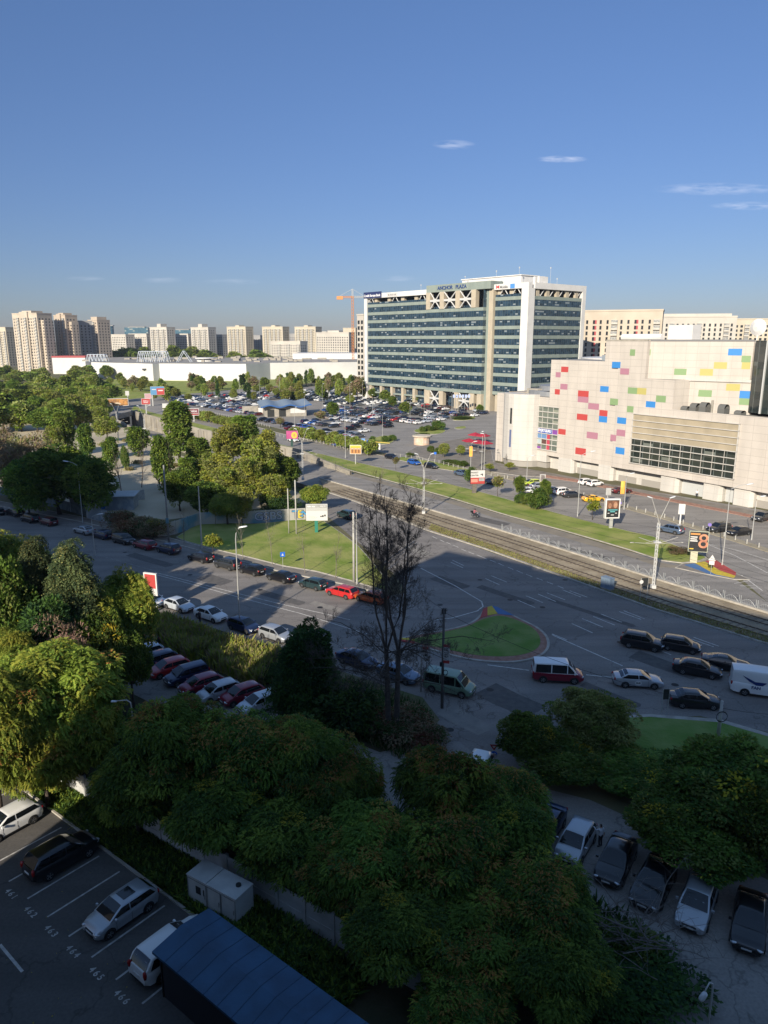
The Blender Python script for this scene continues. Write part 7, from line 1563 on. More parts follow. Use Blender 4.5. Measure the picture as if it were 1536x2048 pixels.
wire(b2 + Vector((0, 0, h2 - .4)), b4 + Vector((0, 0, 2.9)), 1.0, .02, label='drooping cable from the wooden pole to the coil post'); wire(b2 + Vector((0, 0, h2 - .2)), gp(708, 1166) + Vector((0, 0, 8.5)), 1.0, .016, label='cable from the wooden pole to the thick concrete pole')
wire(b4 + Vector((0, 0, 2.7)), gp(1700, 1500) + Vector((0, 0, 3.5)), .5, .02, label='cable leaving the coil post towards the right edge')
lw = gp(1412, 2085, 3.2); lw2 = at(1405, 1962, lw.y); o = thing('street_lamp', 'white curved lamp in front of the dead branches at the bottom right', 'street lamp', (lw.x, lw.y, 0), R(20)); hz2 = lw2.z
mb = MB(); mb.path([(0, 0, 0), (0, 0, hz2 - .5), (-.05, 0, hz2 - .12), (-.22, 0, hz2 + .0), (-.42, -.04, hz2 - .22), (-.5, -.06, hz2 - .4)], [.05, .04, .035, .03, .03, .03], 10); mb.build('pole', M_steelw, o, smooth=True)
mb = MB(); ell(mb, TM(-.58, -.08, hz2 - .52) @ Matrix.Rotation(R(-50), 4, 'Y'), .24, .12, .12); mb.build('lamp_head', M_lampg, o, smooth=True)
q = at(262, 1400, 47); o = thing('street_lamp', 'bent pale lamp arm rising out of the shaded tree crowns', 'street lamp', (q.x, q.y, 0)); mb = MB(); mb.path([(0, 0, 0), (0, 0, q.z - .6), (-.05, 0, q.z - .2), (-.3, 0, q.z), (-1.1, 0, q.z - .08)], [.07, .05, .045, .04, .035], 8); mb.build('pole', M_pole, o, smooth=True); mb = MB(); mb.cbox((-1.2, 0, q.z - .1), (.4, .16, .07)); mb.build('lamp_head', M_lampg, o)
# billboards
def facing(b, extra=0): return math.atan2(b.x, -b.y) + math.pi + R(extra) if False else -math.atan2(b.x, b.y) + R(extra)
def billboard(base, rect, label, face, frame=M_steelw, post=None, pw=.28, art=None, txt=(), turn=0, group='billboards', depth=.25, fr=.12, double=False):
    b = gp(*base); x0, y0, x1, y1 = rect; z1 = top_of(b, y0); z0 = top_of(b, y1); ppm = F / (b.y * math.cos(TH) + (CAMH - (z0 + z1) / 2) * math.sin(TH)); w_ = (x1 - x0) / ppm / max(.4, math.cos(R(turn))); off = ((x0 + x1) / 2 - base[0]) / ppm
    o = thing('billboard', label, 'billboard', b, facing(b, turn), group); mb = MB(); mb.box(-w_ / 2 + off, -depth / 2, z0, w_ / 2 + off, depth / 2, z1); mb.build('frame', frame, o)
    mb = MB(); mb.box(-pw, -.12 * pw / .28, 0, pw, .12 * pw / .28, z0); mb.build('post', post or M_pole, o); f_ = MB(); f_.box(-w_ / 2 + off + fr, -depth / 2 - .02, z0 + fr, w_ / 2 + off - fr, -depth / 2, z1 - fr); f_.build('poster', face, o)
    W2, H2 = w_ - 2 * fr, z1 - z0 - 2 * fr; cx, cz = off, (z0 + z1) / 2
    if art:
        by = {}
        for (m_, pts) in art: by.setdefault(m_, []).append(pts)
        for k, (m_, L_) in enumerate(by.items()):
            mb = MB()
            for pts in L_: mb.add([(cx + (u - .5) * W2, -depth / 2 - .025 - .004 * k, z0 + fr + v * H2) for u, v in pts], [tuple(range(len(pts)))])
            mb.build('print', m_, o)
    for s, u, v, sz, m_ in txt: text(s, sz * H2, m_, o, TM(cx + (u - .5) * W2, -depth / 2 - .045, z0 + fr + v * H2) @ UP, 'lettering', .004, 1, .008)
    return o
def rc(x0, y0, x1, y1): return [(x0, y0), (x1, y0), (x1, y1), (x0, y1)]
def scr(m_, x0, y, x1, h, seed=1):
    'a line of print too small to read: letter sized ticks'
    r = random.Random(seed); L_ = []; x = x0
    while x < x1:
        w_ = r.uniform(.5, 1.0) * h * .55; L_.append((m_, rc(x, y, min(x1, x + w_), y + h * r.uniform(.6, 1)))); x += w_ + h * (.22 if r.random() < .82 else .7)
    return L_
def disc(x, y, rx, ry, n=16): return [(x + rx * math.cos(6.2832 * k / n), y + ry * math.sin(6.2832 * k / n)) for k in range(n)]
mk = lambda n, c, c2=None: mat('print_' + n, c, .5, col2=c2, scale=1.2, detail=6)
PW, PK, PR, PY, PB, PO, PG = mk('white', (.56, .55, .52)), mk('black', (.02, .02, .022)), mk('red', (.40, .05, .045)), mk('yellow', (.58, .42, .05)), mk('blue', (.09, .24, .42)), mk('orange', (.50, .24, .07)), mk('grey', (.28, .28, .27), (.38, .38, .37))
PGn = mat('post_green', (.02, .17, .12), .5)
billboard((633, 1066), (613, 1008, 656, 1041), 'large pale grey and white billboard on a green post on the triangular lawn', PW, post=PGn, turn=-3, art=[(PG, rc(0, .80, 1, 1)), (PK, disc(.70, .24, .035, .05)), (PK, rc(.75, .2, .83, .32)), (PK, rc(.86, .24, .93, .36)), (mk('lightgrey', (.42, .42, .40)), rc(0, .60, 1, .80))] + scr(M_letw, .06, .85, .24, .07) + scr(M_letw, .28, .85, .42, .06, 2) + scr(M_letw, .66, .88, .93, .05, 3) + scr(PK, .12, .68, .26, .05, 4) + scr(PK, .56, .64, .65, .05, 5) + scr(PG, .50, .74, .92, .04, 6) + scr(PG, .12, .22, .4, .03, 7) + scr(PG, .12, .15, .5, .03, 8) + scr(PG, .12, .08, .44, .03, 9), fr=.08)
billboard((948, 987), (940, 940, 969, 968), 'white and red billboard with black lettering reading PARKET CENTER', PW, frame=PK, post=mat('post_brown', (.14, .12, .10), .7), pw=.45, turn=14, art=[(PR, rc(0, 0, 1, .46)), (mk('salmon', (.62, .24, .18)), rc(.03, .12, .5, .36)), (PG, rc(.58, .2, .97, .42)), (PK, [(.68, .72), (.86, .76), (.86, .62), (.80, .56), (.80, .68), (.70, .66)])],
          txt=[('PARKET', .27, .83, .16, PK), ('CENTER', .27, .62, .16, PK)], fr=.06)
billboard((1221, 1057), (1207, 997, 1235, 1036), 'backlit style billboard in a thick white frame with two portraits over dark ground', PK, frame=M_white, pw=.30, turn=22, depth=.7, art=[(mk('hair', (.10, .05, .03), (.2, .09, .05)), rc(.02, .5, .98, .97)), (mk('skin', (.42, .24, .15), (.25, .12, .07)), disc(.26, .68, .13, .15)), (mk('skin', (.42, .24, .15)), disc(.70, .72, .16, .19)), (mk('cyan', (.10, .35, .36)), rc(.12, .40, .9, .46)), (mk('cyan', (.1, .35, .36)), rc(.3, .30, .7, .36)), (PW, rc(.38, .12, .62, .16)), (PW, rc(.1, .22, .25, .26)), (PW, rc(.72, .22, .86, .26))], fr=.22)
billboard((1386, 1126), (1374, 1062, 1410, 1103), 'dark billboard with a big figure eight of sausages and lines of lettering', PK, frame=mat('frame_olive', (.42, .44, .32), .6), post=mat('post_cream', (.46, .43, .30), .7), pw=.5, turn=10, fr=.08,
          art=[(PO, rc(.04, .84, .56, .93)), (PW, rc(.04, .70, .42, .76)), (PW, rc(.04, .60, .40, .66)), (PW, rc(.04, .50, .44, .56)), (PY, rc(.04, .10, .26, .15))], txt=[('8', .76, .50, 1.02, mk('sausage', (.52, .25, .14), (.40, .16, .10)))])
billboard((584, 893), (573, 861, 597, 878), 'pink billboard with a yellow figure on a dark green post', mk('pink', (.45, .08, .22), (.38, .05, .18)), frame=PK, post=mat('post_dkgreen', (.01, .05, .04), .6), pw=.35, turn=-4, art=[(PY, disc(.68, .45, .26, .42)), (PO, disc(.68, .45, .09, .2))], fr=.08)
billboard((711, 929), (700, 890, 723, 908), 'orange billboard showing three coffee cups', PO, frame=M_white, pw=.1, turn=-8, art=[(PY, rc(0, .72, 1, 1)), (mk('coffee', (.22, .09, .03)), rc(.12, .1, .3, .55)), (mk('coffee', (.22, .09, .03)), rc(.42, .1, .6, .55)), (mk('coffee', (.22, .09, .03)), rc(.70, .1, .88, .55)), (PW, rc(.1, .55, .32, .62)), (PW, rc(.40, .55, .62, .62)), (PW, rc(.68, .55, .90, .62))], fr=.1)
billboard((236, 836), (219, 797, 258, 812), 'wide billboard showing golden brown food above the underpass', mk('brown', (.20, .10, .05), (.45, .22, .05)), frame=M_white, turn=-5, art=[(PO, disc(.68, .6, .14, .28)), (PY, disc(.12, .2, .08, .14)), (mk('cream', (.6, .5, .35)), disc(.45, .35, .14, .12)), (PO, disc(.85, .45, .1, .25))], fr=.15)
billboard((293, 828), (285, 797, 302, 809), 'red billboard with white lettering between the food board and the poplar', PR, frame=M_white, turn=-5, art=scr(M_letw, .2, .52, .8, .18) + scr(M_letw, .25, .25, .75, .14, 2), fr=.1)
billboard((306, 812), (303, 773, 330, 790), 'blue and red double billboard in front of the park', PB, frame=M_pole, turn=-5, art=[(PR, rc(.45, .0, 1, .8)), (PW, rc(.1, .6, .4, .7)), (PW, rc(.55, .45, .9, .6))], fr=.1)
billboard((300, 812), (291, 787, 304, 797), 'small pink and grey billboard below the blue one', mk('rose', (.50, .25, .28), (.4, .3, .3)), frame=M_white, turn=-5)
billboard((334, 842), (327, 807, 343, 820), 'white billboard with a dark mountain shape beside the poplar', PW, frame=M_white, turn=-4, art=[(PK, [(.1, .05), (.9, .05), (.8, .3), (.55, .52), (.4, .4), (.2, .3)])], fr=.1)
billboard((388, 843), (378, 817, 399, 831), 'dark red billboard reading odoo in a white frame', mk('plum', (.16, .04, .06)), frame=M_white, turn=-4, txt=[('odoo', .5, .66, .5, M_letw)], art=[(PW, rc(.08, .26, .92, .32)), (PR, rc(.08, .08, .92, .2))], fr=.18)
billboard((256, 800), (252, 782, 259, 791), 'small white square sign above the food billboard', PW, frame=M_white, turn=-4)
bq = gp(308, 1225); billboard((308, 1225), (294, 1146, 318, 1190), 'tall advertising panel with a red poster in a white frame behind the maple', PR, frame=M_white, pw=.2, turn=-38, art=[(PW, rc(0, 0, 1, .3))], fr=.16)
billboard((1359, 1054), (1354, 1008, 1366, 1028), 'small white pole sign in the mall car park', PW, frame=M_white, post=M_white, pw=.12, turn=6, fr=.05, depth=.4)
billboard((1214, 1010), (1210, 976, 1220, 990), 'small grey and blue poster case behind the yellow sports car', PG, frame=M_pole, pw=.06, turn=10, fr=.06)
billboard((1083, 975), (1079, 949, 1090, 963), 'small framed poster case beside the silver saloon', mk('khaki', (.30, .28, .24), (.12, .10, .10)), frame=M_white, pw=.06, turn=10, fr=.08)
billboard((727, 898), (723, 877, 730, 890), 'blue upright sign by the parking entrance', mk('sky', (.16, .33, .62)), frame=mk('sky', (.16, .33, .62)), pw=.06, turn=0, fr=.04)
for nm, x, lb in (('a', 851, 'advertising board with dark print hanging on the thin grey pole'), ('b', 893, 'advertising board with writing hanging on the wooden utility pole')):
    bb = b3 if nm == 'a' else b2; P_ = at(x, 1310 if nm == 'a' else 1306, bb.y - .2); o = thing('advertising_board', lb, 'sign', P_, R(-12), 'boards on the poles')
    mb = MB(); mb.box(-.28, -.02, -.72, .28, .02, .55); mb.build('panel', PW, o); mb = MB(); mb.box(-.28, -.025, .56, .28, .02, .82); 
    mb.build('red_band', PR, o)
    if nm == 'b': mb = MB(); mb.box(-.28, -.025, -1.0, .28, .02, -.74); mb.build('red_band', PR, o)
    mb = MB()
    for i, (y_, w_) in enumerate([(.36, .4), (-.42, .38), (-.55, .3)] if nm == 'a' else [(.38, .42), (.26, .2), (-.02, .4), (-.2, .36), (-.38, .44)]):
        for m_, q_ in scr(PK, -w_ / 2, y_, w_ / 2, .10, i): mb.add([(u, -.03, v) for u, v in q_], [(0, 1, 2, 3)])
    mb.build('lettering', PK, o)
    if nm == 'a': mb = MB(); mb.add([(-.12, -.03, .0), (.1, -.03, .16), (.1, -.03, .05), (.18, -.03, 0), (.1, -.03, -.05), (.1, -.03, -.16)], [(0, 1, 2, 3, 4, 5)][:1]); mb.build('emblem', PK, o)
# traffic signs
def sign(px, py, top, label, kind, face, turn=0, size=.35, group='traffic signs', post_r=.03):
    b, h = upright(px, py, top); o = thing('traffic_sign', label, 'traffic sign', b, facing(b, turn), group); mb = MB(); mb.tube((0, 0, 0), (0, 0, h), post_r, n=8); mb.build('post', M_pole, o); z = h - size; mb = MB()
    pts = {'round': [(size * math.cos(a), size * math.sin(a)) for a in np.linspace(0, 6.283, 20)[:-1]], 'square': [(-size, -size), (size, -size), (size, size), (-size, size)], 'tri': [(-size * 1.1, -size * .8), (size * 1.1, -size * .8), (0, size * 1.1)], 'yield': [(-size * 1.1, size * .8), (0, -size * 1.1), (size * 1.1, size * .8)], 'rect': [(-size * .7, -size * 1.3), (size * .7, -size * 1.3), (size * .7, size * .9), (-size * .7, size * .9)]}[kind]
    n = len(pts); mb.add([(x, -.05, z + y) for x, y in pts] + [(x, -.02, z + y) for x, y in pts], [tuple(range(n)), tuple(range(2 * n - 1, n - 1, -1))] + [(i, i + n, (i + 1) % n + n, (i + 1) % n) for i in range(n)]); mb.build('plate', face, o); return o, z
M_sb = mat('sign_blue_face', (.02, .13, .55), .4); M_pur = mat('sign_purple', (.20, .15, .45), .4)
o, z = sign(566, 1138, 1104, 'blue pedestrian sign on the kerb of the triangular lawn', 'square', M_sb, size=.36, turn=8); mb = MB(); mb.add([(-.18, -.055, z - .2), (.18, -.055, z - .2), (0, -.055, z + .2)], [(0, 1, 2)]); mb.build('symbol', PW, o)
o, z = sign(1421, 1149, 1110, 'pale triangular sign above a white plate on the painted patch', 'tri', PW, size=.45); mb = MB(); mb.box(-.35, -.05, z - 1.0, .35, -.03, z - .42); mb.build('plate', PW, o)
sign(1417, 1075, 1046, 'purple round no stopping sign in front of the mall car park', 'round', M_pur, size=.3); sign(1239, 1022, 1003, 'purple round sign behind the thick framed billboard', 'round', M_pur, size=.3)
sign(208, 1100 - 64, 1010, 'blue round sign on a pale post at the left pavement', 'round', M_sb, size=.4)
o, z = sign(870, 930, 904, 'blue square sign at the crossing by the terrace', 'square', M_sb, size=.32); sign(735, 912, 880, 'slender blue sign at the parking exit', 'rect', M_sb, size=.3)
P_ = at(987, 1508, 53.5); o = thing('traffic_sign', 'yield sign over a blue turn right disc rising between the tree crowns', 'traffic sign', (P_.x, P_.y, 0), R(-8), 'traffic signs'); mb = MB(); mb.tube((0, 0, 0), (0, 0, P_.z + .5), .035, n=8); mb.build('post', M_pole, o)
mb = MB(); zc = P_.z; mb.add([(.02 + .3 * math.cos(a), -.06, zc + .3 * math.sin(a)) for a in np.linspace(0, 6.283, 22)[:-1]], [tuple(range(21))]); mb.build('disc', M_sb, o)
mb = MB(); mb.add([(-.12, -.065, zc - .2), (-.05, -.065, zc - .2), (-.05, -.065, zc + .02), (.08, -.065, zc + .05), (.08, -.065, zc - .03), (.2, -.065, zc + .08), (.08, -.065, zc + .19), (.08, -.065, zc + .11), (-.12, -.065, zc + .08)], [(0, 1, 2, 8), (2, 3, 7, 8), (4, 5, 6)]); mb.build('symbol', PW, o)
mb = MB(); mb.add([(-.34, -.05, zc + .88), (.34, -.05, zc + .88), (.02, -.05, zc + .34)], [(0, 2, 1)]); mb.build('triangle', mat('sign_red', (.38, .02, .03), .4), o); mb = MB(); mb.add([(-.13, -.055, zc + .76), (.15, -.055, zc + .76), (.01, -.055, zc + .54)], [(0, 2, 1)]); mb.build('triangle_centre', PW, o)
for px, py, t, w_, lb in ((1328, 1432, 1378, .55, 'two post sign seen from its dark back on the lower lawn'), (1286, 1204, 1156, .9, 'dark panel on two posts with a white round sign beside the tram tracks')):
    b, h = upright(px, py, t); o = thing('traffic_sign', lb, 'traffic sign', b, facing(b, 25), 'two post signs'); mb = MB()
    for s in (-1, 1): mb.tube((s * w_ / 2, 0, 0), (s * w_ / 2, 0, h), .035, n=8)
    mb.build('post', M_pole, o); mb = MB(); mb.box(-w_ / 2, -.03, h - 1.0, w_ / 2, .03, h - .02); mb.build('panel', M_dark, o)
    if w_ > .6: mb = MB(); mb.add([(-.45 + .26 * math.cos(a), -.05, h - .5 + .26 * math.sin(a)) for a in np.linspace(0, 6.283, 18)[:-1]], [tuple(range(17))]); mb.build('disc', PW, o)
b = gp(1214, 1180); o = thing('electric_cabinet', 'blue-grey metal cabinet on a concrete base beside the tram tracks', 'cabinet', b, math.atan2(td.y, td.x)); mb = MB(); mb.box(-.75, -.45, .35, .75, .45, 1.75); mb.box(-.8, -.5, 1.75, .8, .5, 1.82); mb.build('cabinet', mat('cabinet_blue', (.17, .23, .30), .5, col2=(.13, .18, .24), scale=2), o); mb = MB(); mb.box(-.8, -.5, 0, .8, .5, .35); mb.build('base', M_conc, o); mb = MB(); mb.box(-.005, -.46, .4, .005, -.45, 1.7); mb.build('door_seam', M_dark, o)
# railing of arched panels along the tram
rl = [gp(*b_) + Vector((0, 0, .34)) for b_ in [(1003, 1063), (1100, 1093), (1312, 1160), (1536, 1228), (1700, 1277)]]
RLG = thing('railing', 'long grey railing of arched panels on the kerb beside the tram tracks', 'railing'); M_rl = mat('railing_grey', (.38, .40, .40), .5, .3)
tot = sum((b_ - a).length for a, b_ in zip(rl[:-1], rl[1:])); s_ = 0; pan = None
while s_ < tot - 2.2:
    x = s_; j = 0
    while x > (rl[j + 1] - rl[j]).length: x -= (rl[j + 1] - rl[j]).length; j += 1
    d = (rl[j + 1] - rl[j]).normalized(); p = rl[j] + d * x
    if pan is None:
        mb = MB()
        for x_ in (0, .22): mb.tube((x_, 0, 0), (x_, 0, 1.05), .035, n=6)
        mb.path([(.22 + 1.85 * t, 0, .15 + .62 * math.sin(math.pi * t)) for t in np.linspace(0, 1, 9)], [.02] * 9, 5); mb.tube((.22, 0, .12), (2.07, 0, .12), .02, n=5)
        for k in range(1, 8): t = k / 8; mb.tube((.22 + 1.85 * t, 0, .12), (.22 + 1.85 * t, 0, .15 + .62 * math.sin(math.pi * t)), .01, n=4)
        pan = q = mb.build('panel', M_rl, RLG)
    else: q = pan.copy(); COL.objects.link(q); q.parent = RLG
    q.location = p; q.rotation_euler = (0, 0, math.atan2(d.y, d.x)); s_ += 2.2
# low fence of pale posts between boulevard and car parks
def post_fence(pts, step, h, label, name='fence', rail=True, m=None, r=.05, cat='fence', z=0.12, cap=100):
    L_ = [gp(*b_) for b_ in pts]; o = thing(name, label, cat); tot = sum((b_ - a).length for a, b_ in zip(L_[:-1], L_[1:])); step = max(step, tot / cap); s_ = 0; pm = None; m = m or M_polw; prev = None; rm = MB()
    while s_ < tot - .01:
        x = s_; j = 0
        while x > (L_[j + 1] - L_[j]).length: x -= (L_[j + 1] - L_[j]).length; j += 1
        p = L_[j] + (L_[j + 1] - L_[j]).normalized() * x; p.z = z
        if pm is None: mb = MB(); mb.box(-r, -r, 0, r, r, h); pm = q = mb.build('post', m, o)
        else: q = pm.copy(); COL.objects.link(q); q.parent = o
        q.location = p
        if prev is not None and rail: rm.tube(prev + Vector((0, 0, h * .85)), p + Vector((0, 0, h * .85)), .02, n=4); rm.tube(prev + Vector((0, 0, h * .4)), p + Vector((0, 0, h * .4)), .015, n=4)
        prev = p; s_ += step
    if rail: rm.build('rail', m, o)
    return o
post_fence([(545, 872), (640, 887), (712, 905)], 2.2, .9, 'low pale fence beside the boulevard left of the parking entrance'); post_fence([(790, 913), (870, 926), (960, 949), (1010, 959)], 2.2, .9, 'low pale fence between the crossing and the mall car park')
post_fence([(1015, 958), (1130, 983), (1240, 1012)], 2.4, .75, 'row of pale posts along the mall car park, left half', rail=False, r=.08); post_fence([(1255, 1016), (1330, 1037), (1536, 1102), (1640, 1128)], 2.4, .75, 'row of pale posts along the mall car park, right half', rail=False, r=.08)
post_fence([(390, 820), (470, 838), (540, 856)], 2.6, .9, 'low pale fence on the far part of the boulevard verge')
# mesh fence on top of the retaining wall
MF = thing('mesh_fence', 'see-through dark mesh fence on the retaining wall beside the grass strip', 'fence'); mb = MB(); a, b_ = Vector((*TR[1][:2], .9)), Vector((*TR[0][:2], .9)); n_ = 16
for k in range(n_ + 1): p = a.lerp(b_, k / n_); mb.tube(p, p + Vector((0, 0, 1.2)), .03, n=5)
for k in range(5): mb.tube(a + Vector((0, 0, .25 * k + .1)), b_ + Vector((0, 0, .25 * k + .1)), .012, n=4)
mb.build('frame', M_pold, MF)
# fences and walls along the side street
def wallrun(name, label, cat, pts, h, m, part='panel', step=2.0, thick=.06, z0=0, posts=True, mp_=None):
    L_ = [gp(*b_) for b_ in pts]; o = thing(name, label, cat)
    for a, b_ in zip(L_[:-1], L_[1:]):
        n = max(1, int((b_ - a).length // step)); d = (b_ - a) / n; u = d.normalized(); nn = Vector((-u.y, u.x, 0)) * thick / 2
        for k in range(n):
            p, q = a + d * k, a + d * (k + 1) - u * .05; mb = MB(); mb.prism([(p - nn)[:2], (q - nn)[:2], (q + nn)[:2], (p + nn)[:2]], z0, h); mb.build(part, m, o)
            if posts: mb = MB(); mb.prism([(p - nn * 2 - u * .06)[:2], (p - nn * 2 + u * .06)[:2], (p + nn * 2 + u * .06)[:2], (p + nn * 2 - u * .06)[:2]], 0, h + .08); mb.build('post', mp_ or m, o)
    return o
M_sheet = mat('fence_sheet', (.26, .30, .33), .7, col2=(.40, .42, .42), scale=.8, detail=8, contrast=(.5, .62)); M_meshd = mat('fence_dark', (.06, .09, .10), .7, col2=(.12, .15, .16), scale=1.5)
wallrun('site_fence', 'grey sheet fence with torn white posters along the street', 'fence', [(174, 1036), (215, 1046), (266, 1061)], 2.3, M_sheet)
wallrun('gate', 'dark blue sheet gate beside the grey site fence', 'gate', [(268, 1062), (312, 1074)], 2.3, mat('gate_blue', (.03, .06, .13), .6), step=6)
wallrun('site_fence', 'pale slatted fence running back from the street corner', 'fence', [(174, 1035), (235, 1008), (290, 998)], 2.1, mat('fence_white', (.42, .43, .41), .7, col2=(.32, .33, .32), scale=3))
wallrun('mesh_fence', 'dark screen fence at the left end of the side street', 'fence', [(-60, 976), (0, 990), (60, 1002), (130, 1020), (172, 1033)], 1.9, M_meshd, step=2.6)
GW = wallrun('painted_wall', 'concrete wall with graffiti behind the triangular lawn', 'wall', [(316, 1075), (352, 1068), (400, 1050), (510, 1046), (612, 1040)], 2.3, mat('wall_graffiti', (.36, .35, .31), .8, col2=(.10, .24, .30), scale=.22, detail=6, contrast=(.5, .62)), step=3.0, thick=.16)
ga, gb = gp(400, 1050), gp(510, 1046); gc = gp(612, 1040)
def graf(a, b, t0, t1, s, sz, m_, m2, ext=0):
    p = a.lerp(b, (t0 + t1) / 2); d = (b - a).normalized(); M_ = Matrix.Translation((p.x + d.y * .12, p.y - d.x * .12, 1.15)) @ Matrix.Rotation(math.atan2(d.y, d.x), 4, 'Z') @ UP
    text(s, sz, m2, GW, M_, 'graffiti', .01, 1.1, .10); text(s, sz, m_, GW, M_ @ TM(0, 0, .03), 'graffiti', .01, 1.1, .02)
graf(gb, gc, .02, .5, 'GSBS', 2.1, mat('spray_silver', (.38, .42, .50), .6), mat('spray_navy', (.04, .05, .12), .7))
graf(gb, gc, .76, .84, 'T', 2.1, mat('spray_blue', (.06, .28, .50), .6), MATS['spray_navy']); graf(gb, gc, .85, .93, 'E', 2.1, mat('spray_yellow', (.62, .50, .06), .6), MATS['spray_navy']); graf(gb, gc, .94, 1.04, 'N', 2.1, MATS['spray_blue'], MATS['spray_navy'])
b = gp(205, 1022); o = thing('shed', 'flat roofed pale site shed behind the slatted fence', 'shed', b, R(8)); mb = MB(); mb.box(-6, 0, 0, 6, 5, 2.7); mb.build('wall', M_sheet, o); mb = MB(); mb.box(-6.4, -.4, 2.7, 6.4, 5.4, 2.9); mb.build('roof', mat('shed_roof', (.40, .42, .42), .6, col2=(.32, .34, .34), scale=.5), o)
b = gp(30, 975); o = thing('hut', 'small white hut at the left edge by the dark trees', 'hut', b, R(20)); mb = MB(); mb.box(-1.6, 0, 0, 1.6, 3, 3.1); mb.build('wall', M_white, o); mb = MB(); mb.box(-1.8, -.2, 3.1, 1.8, 3.2, 3.3); mb.build('roof', M_conc, o); mb = MB(); mb.box(-.9, -.04, 1.2, -.2, 0, 2.2); mb.build('window', M_dark, o); mb = MB(); mb.box(.2, -.04, 0, 1.0, 0, 2.1); mb.build('door', M_sheet, o)
struct('pavement', [poly([(-100, 950), (0, 968), (60, 975), (110, 985), (100, 1003), (0, 985), (-100, 968)])], .03, M_conc)
# terrace, barrier, parasols, small things before the mall
M_par = mat('parasol_red', (.36, .02, .04), .7)
for i, (px, py, lb) in enumerate([(938, 897, 'red square parasol at the left of the terrace'), (956, 900, 'red square parasol in front, middle of the terrace'), (970, 902, 'red square parasol next to the mall pier'), (950, 884, 'red square parasol at the back of the terrace'), (966, 886, 'red square parasol at the back beside the mall')]):
    def mkp():
        o = thing('parasol', 'x', 'parasol'); mb = MB(); mb.tube((0, 0, 0), (0, 0, 3.1), .05, n=6); mb.build('pole', M_pole, o); mb = MB(); c = [(-1.7, -1.7, 2.4), (1.7, -1.7, 2.4), (1.7, 1.7, 2.4), (-1.7, 1.7, 2.4)]; mb.add(c + [(0, 0, 3.2)] + [(x, y, 2.2) for x, y, z in c], [(0, 1, 4), (1, 2, 4), (2, 3, 4), (3, 0, 4), (0, 5, 6, 1), (1, 6, 7, 2), (2, 7, 8, 3), (3, 8, 5, 0)]); mb.build('canopy', M_par, o); return o
    place('parasol', mkp, gp(px, py), R(20 + 7 * i), lb, 'red parasols of the terrace')
def mkt():
    o = thing('terrace_table', 'x', 'table'); mb = MB(); mb.box(-.5, -.5, .70, .5, .5, .75); mb.build('table_top', M_white, o)
    for s in (-1, 1):
        for t in (-1, 1): mb = MB(); mb.tube((s * .42, t * .42, 0), (s * .42, t * .42, .7), .03, n=5); mb.build('leg', M_dark, o)
    return o
for i, (px, py, lb) in enumerate([(925, 899, 'terrace table left of the parasols'), (934, 903, 'terrace table before the left parasol'), (948, 906, 'terrace table between two front parasols'), (962, 908, 'terrace table near the double mast'), (915, 903, 'terrace table by the airy small tree'), (944, 895, 'terrace table under the left parasols')]): place('ttable', mkt, gp(px, py) + Vector((0, 0, .12)), R(30 * i), lb, 'tables of the terrace')
b = gp(746, 899); o = thing('parking_barrier', 'yellow and white barrier booth at the parking entrance', 'barrier', b, R(-20)); M_y = mat('barrier_yellow', (.66, .48, .10), .6)
mb = MB(); mb.tube((-4.5, 0, 2.6), (5.5, 0, 2.2), .10, n=6); mb.build('boom', M_y, o)
for x_ in (-2.4, .4, 2.2): mb = MB(); mb.box(x_ - .3, -.3, 0, x_ + .3, .3, 1.9); mb.build('post', M_y if x_ < 2 else M_white, o)
b = gp(845, 890); o = thing('kiosk', 'rounded orange and white sales stand near the roundabout', 'kiosk', b, R(5)); mb = MB(); mb.prism(ring_pts(0, 1.5, 2.6, 0, 345, 14), 0, 2.6); mb.build('booth', mat('kiosk_orange', (.60, .38, .25), .6, col2=(.55, .50, .42), scale=.8), o); mb = MB(); mb.prism(ring_pts(0, 1.5, 3.1, 0, 345, 14), 2.6, 2.9); mb.build('roof', M_cream, o)
o = thing('flag', 'bunch of pale blue and white flags before the office entrance', 'flags', gp(905, 824)); mb = MB()
for k in range(6): mb.tube((k * 1.4, 0, 0), (k * 1.4, 0, 8), .05, n=5)
mb.build('pole', M_polw, o); mb = MB()
for k in range(6): mb.box(k * 1.4 + .05, -.01, 6.6, k * 1.4 + 1.0, .01, 8)
mb.build('cloth', mat('flag_blue', (.35, .42, .62), .7), o)
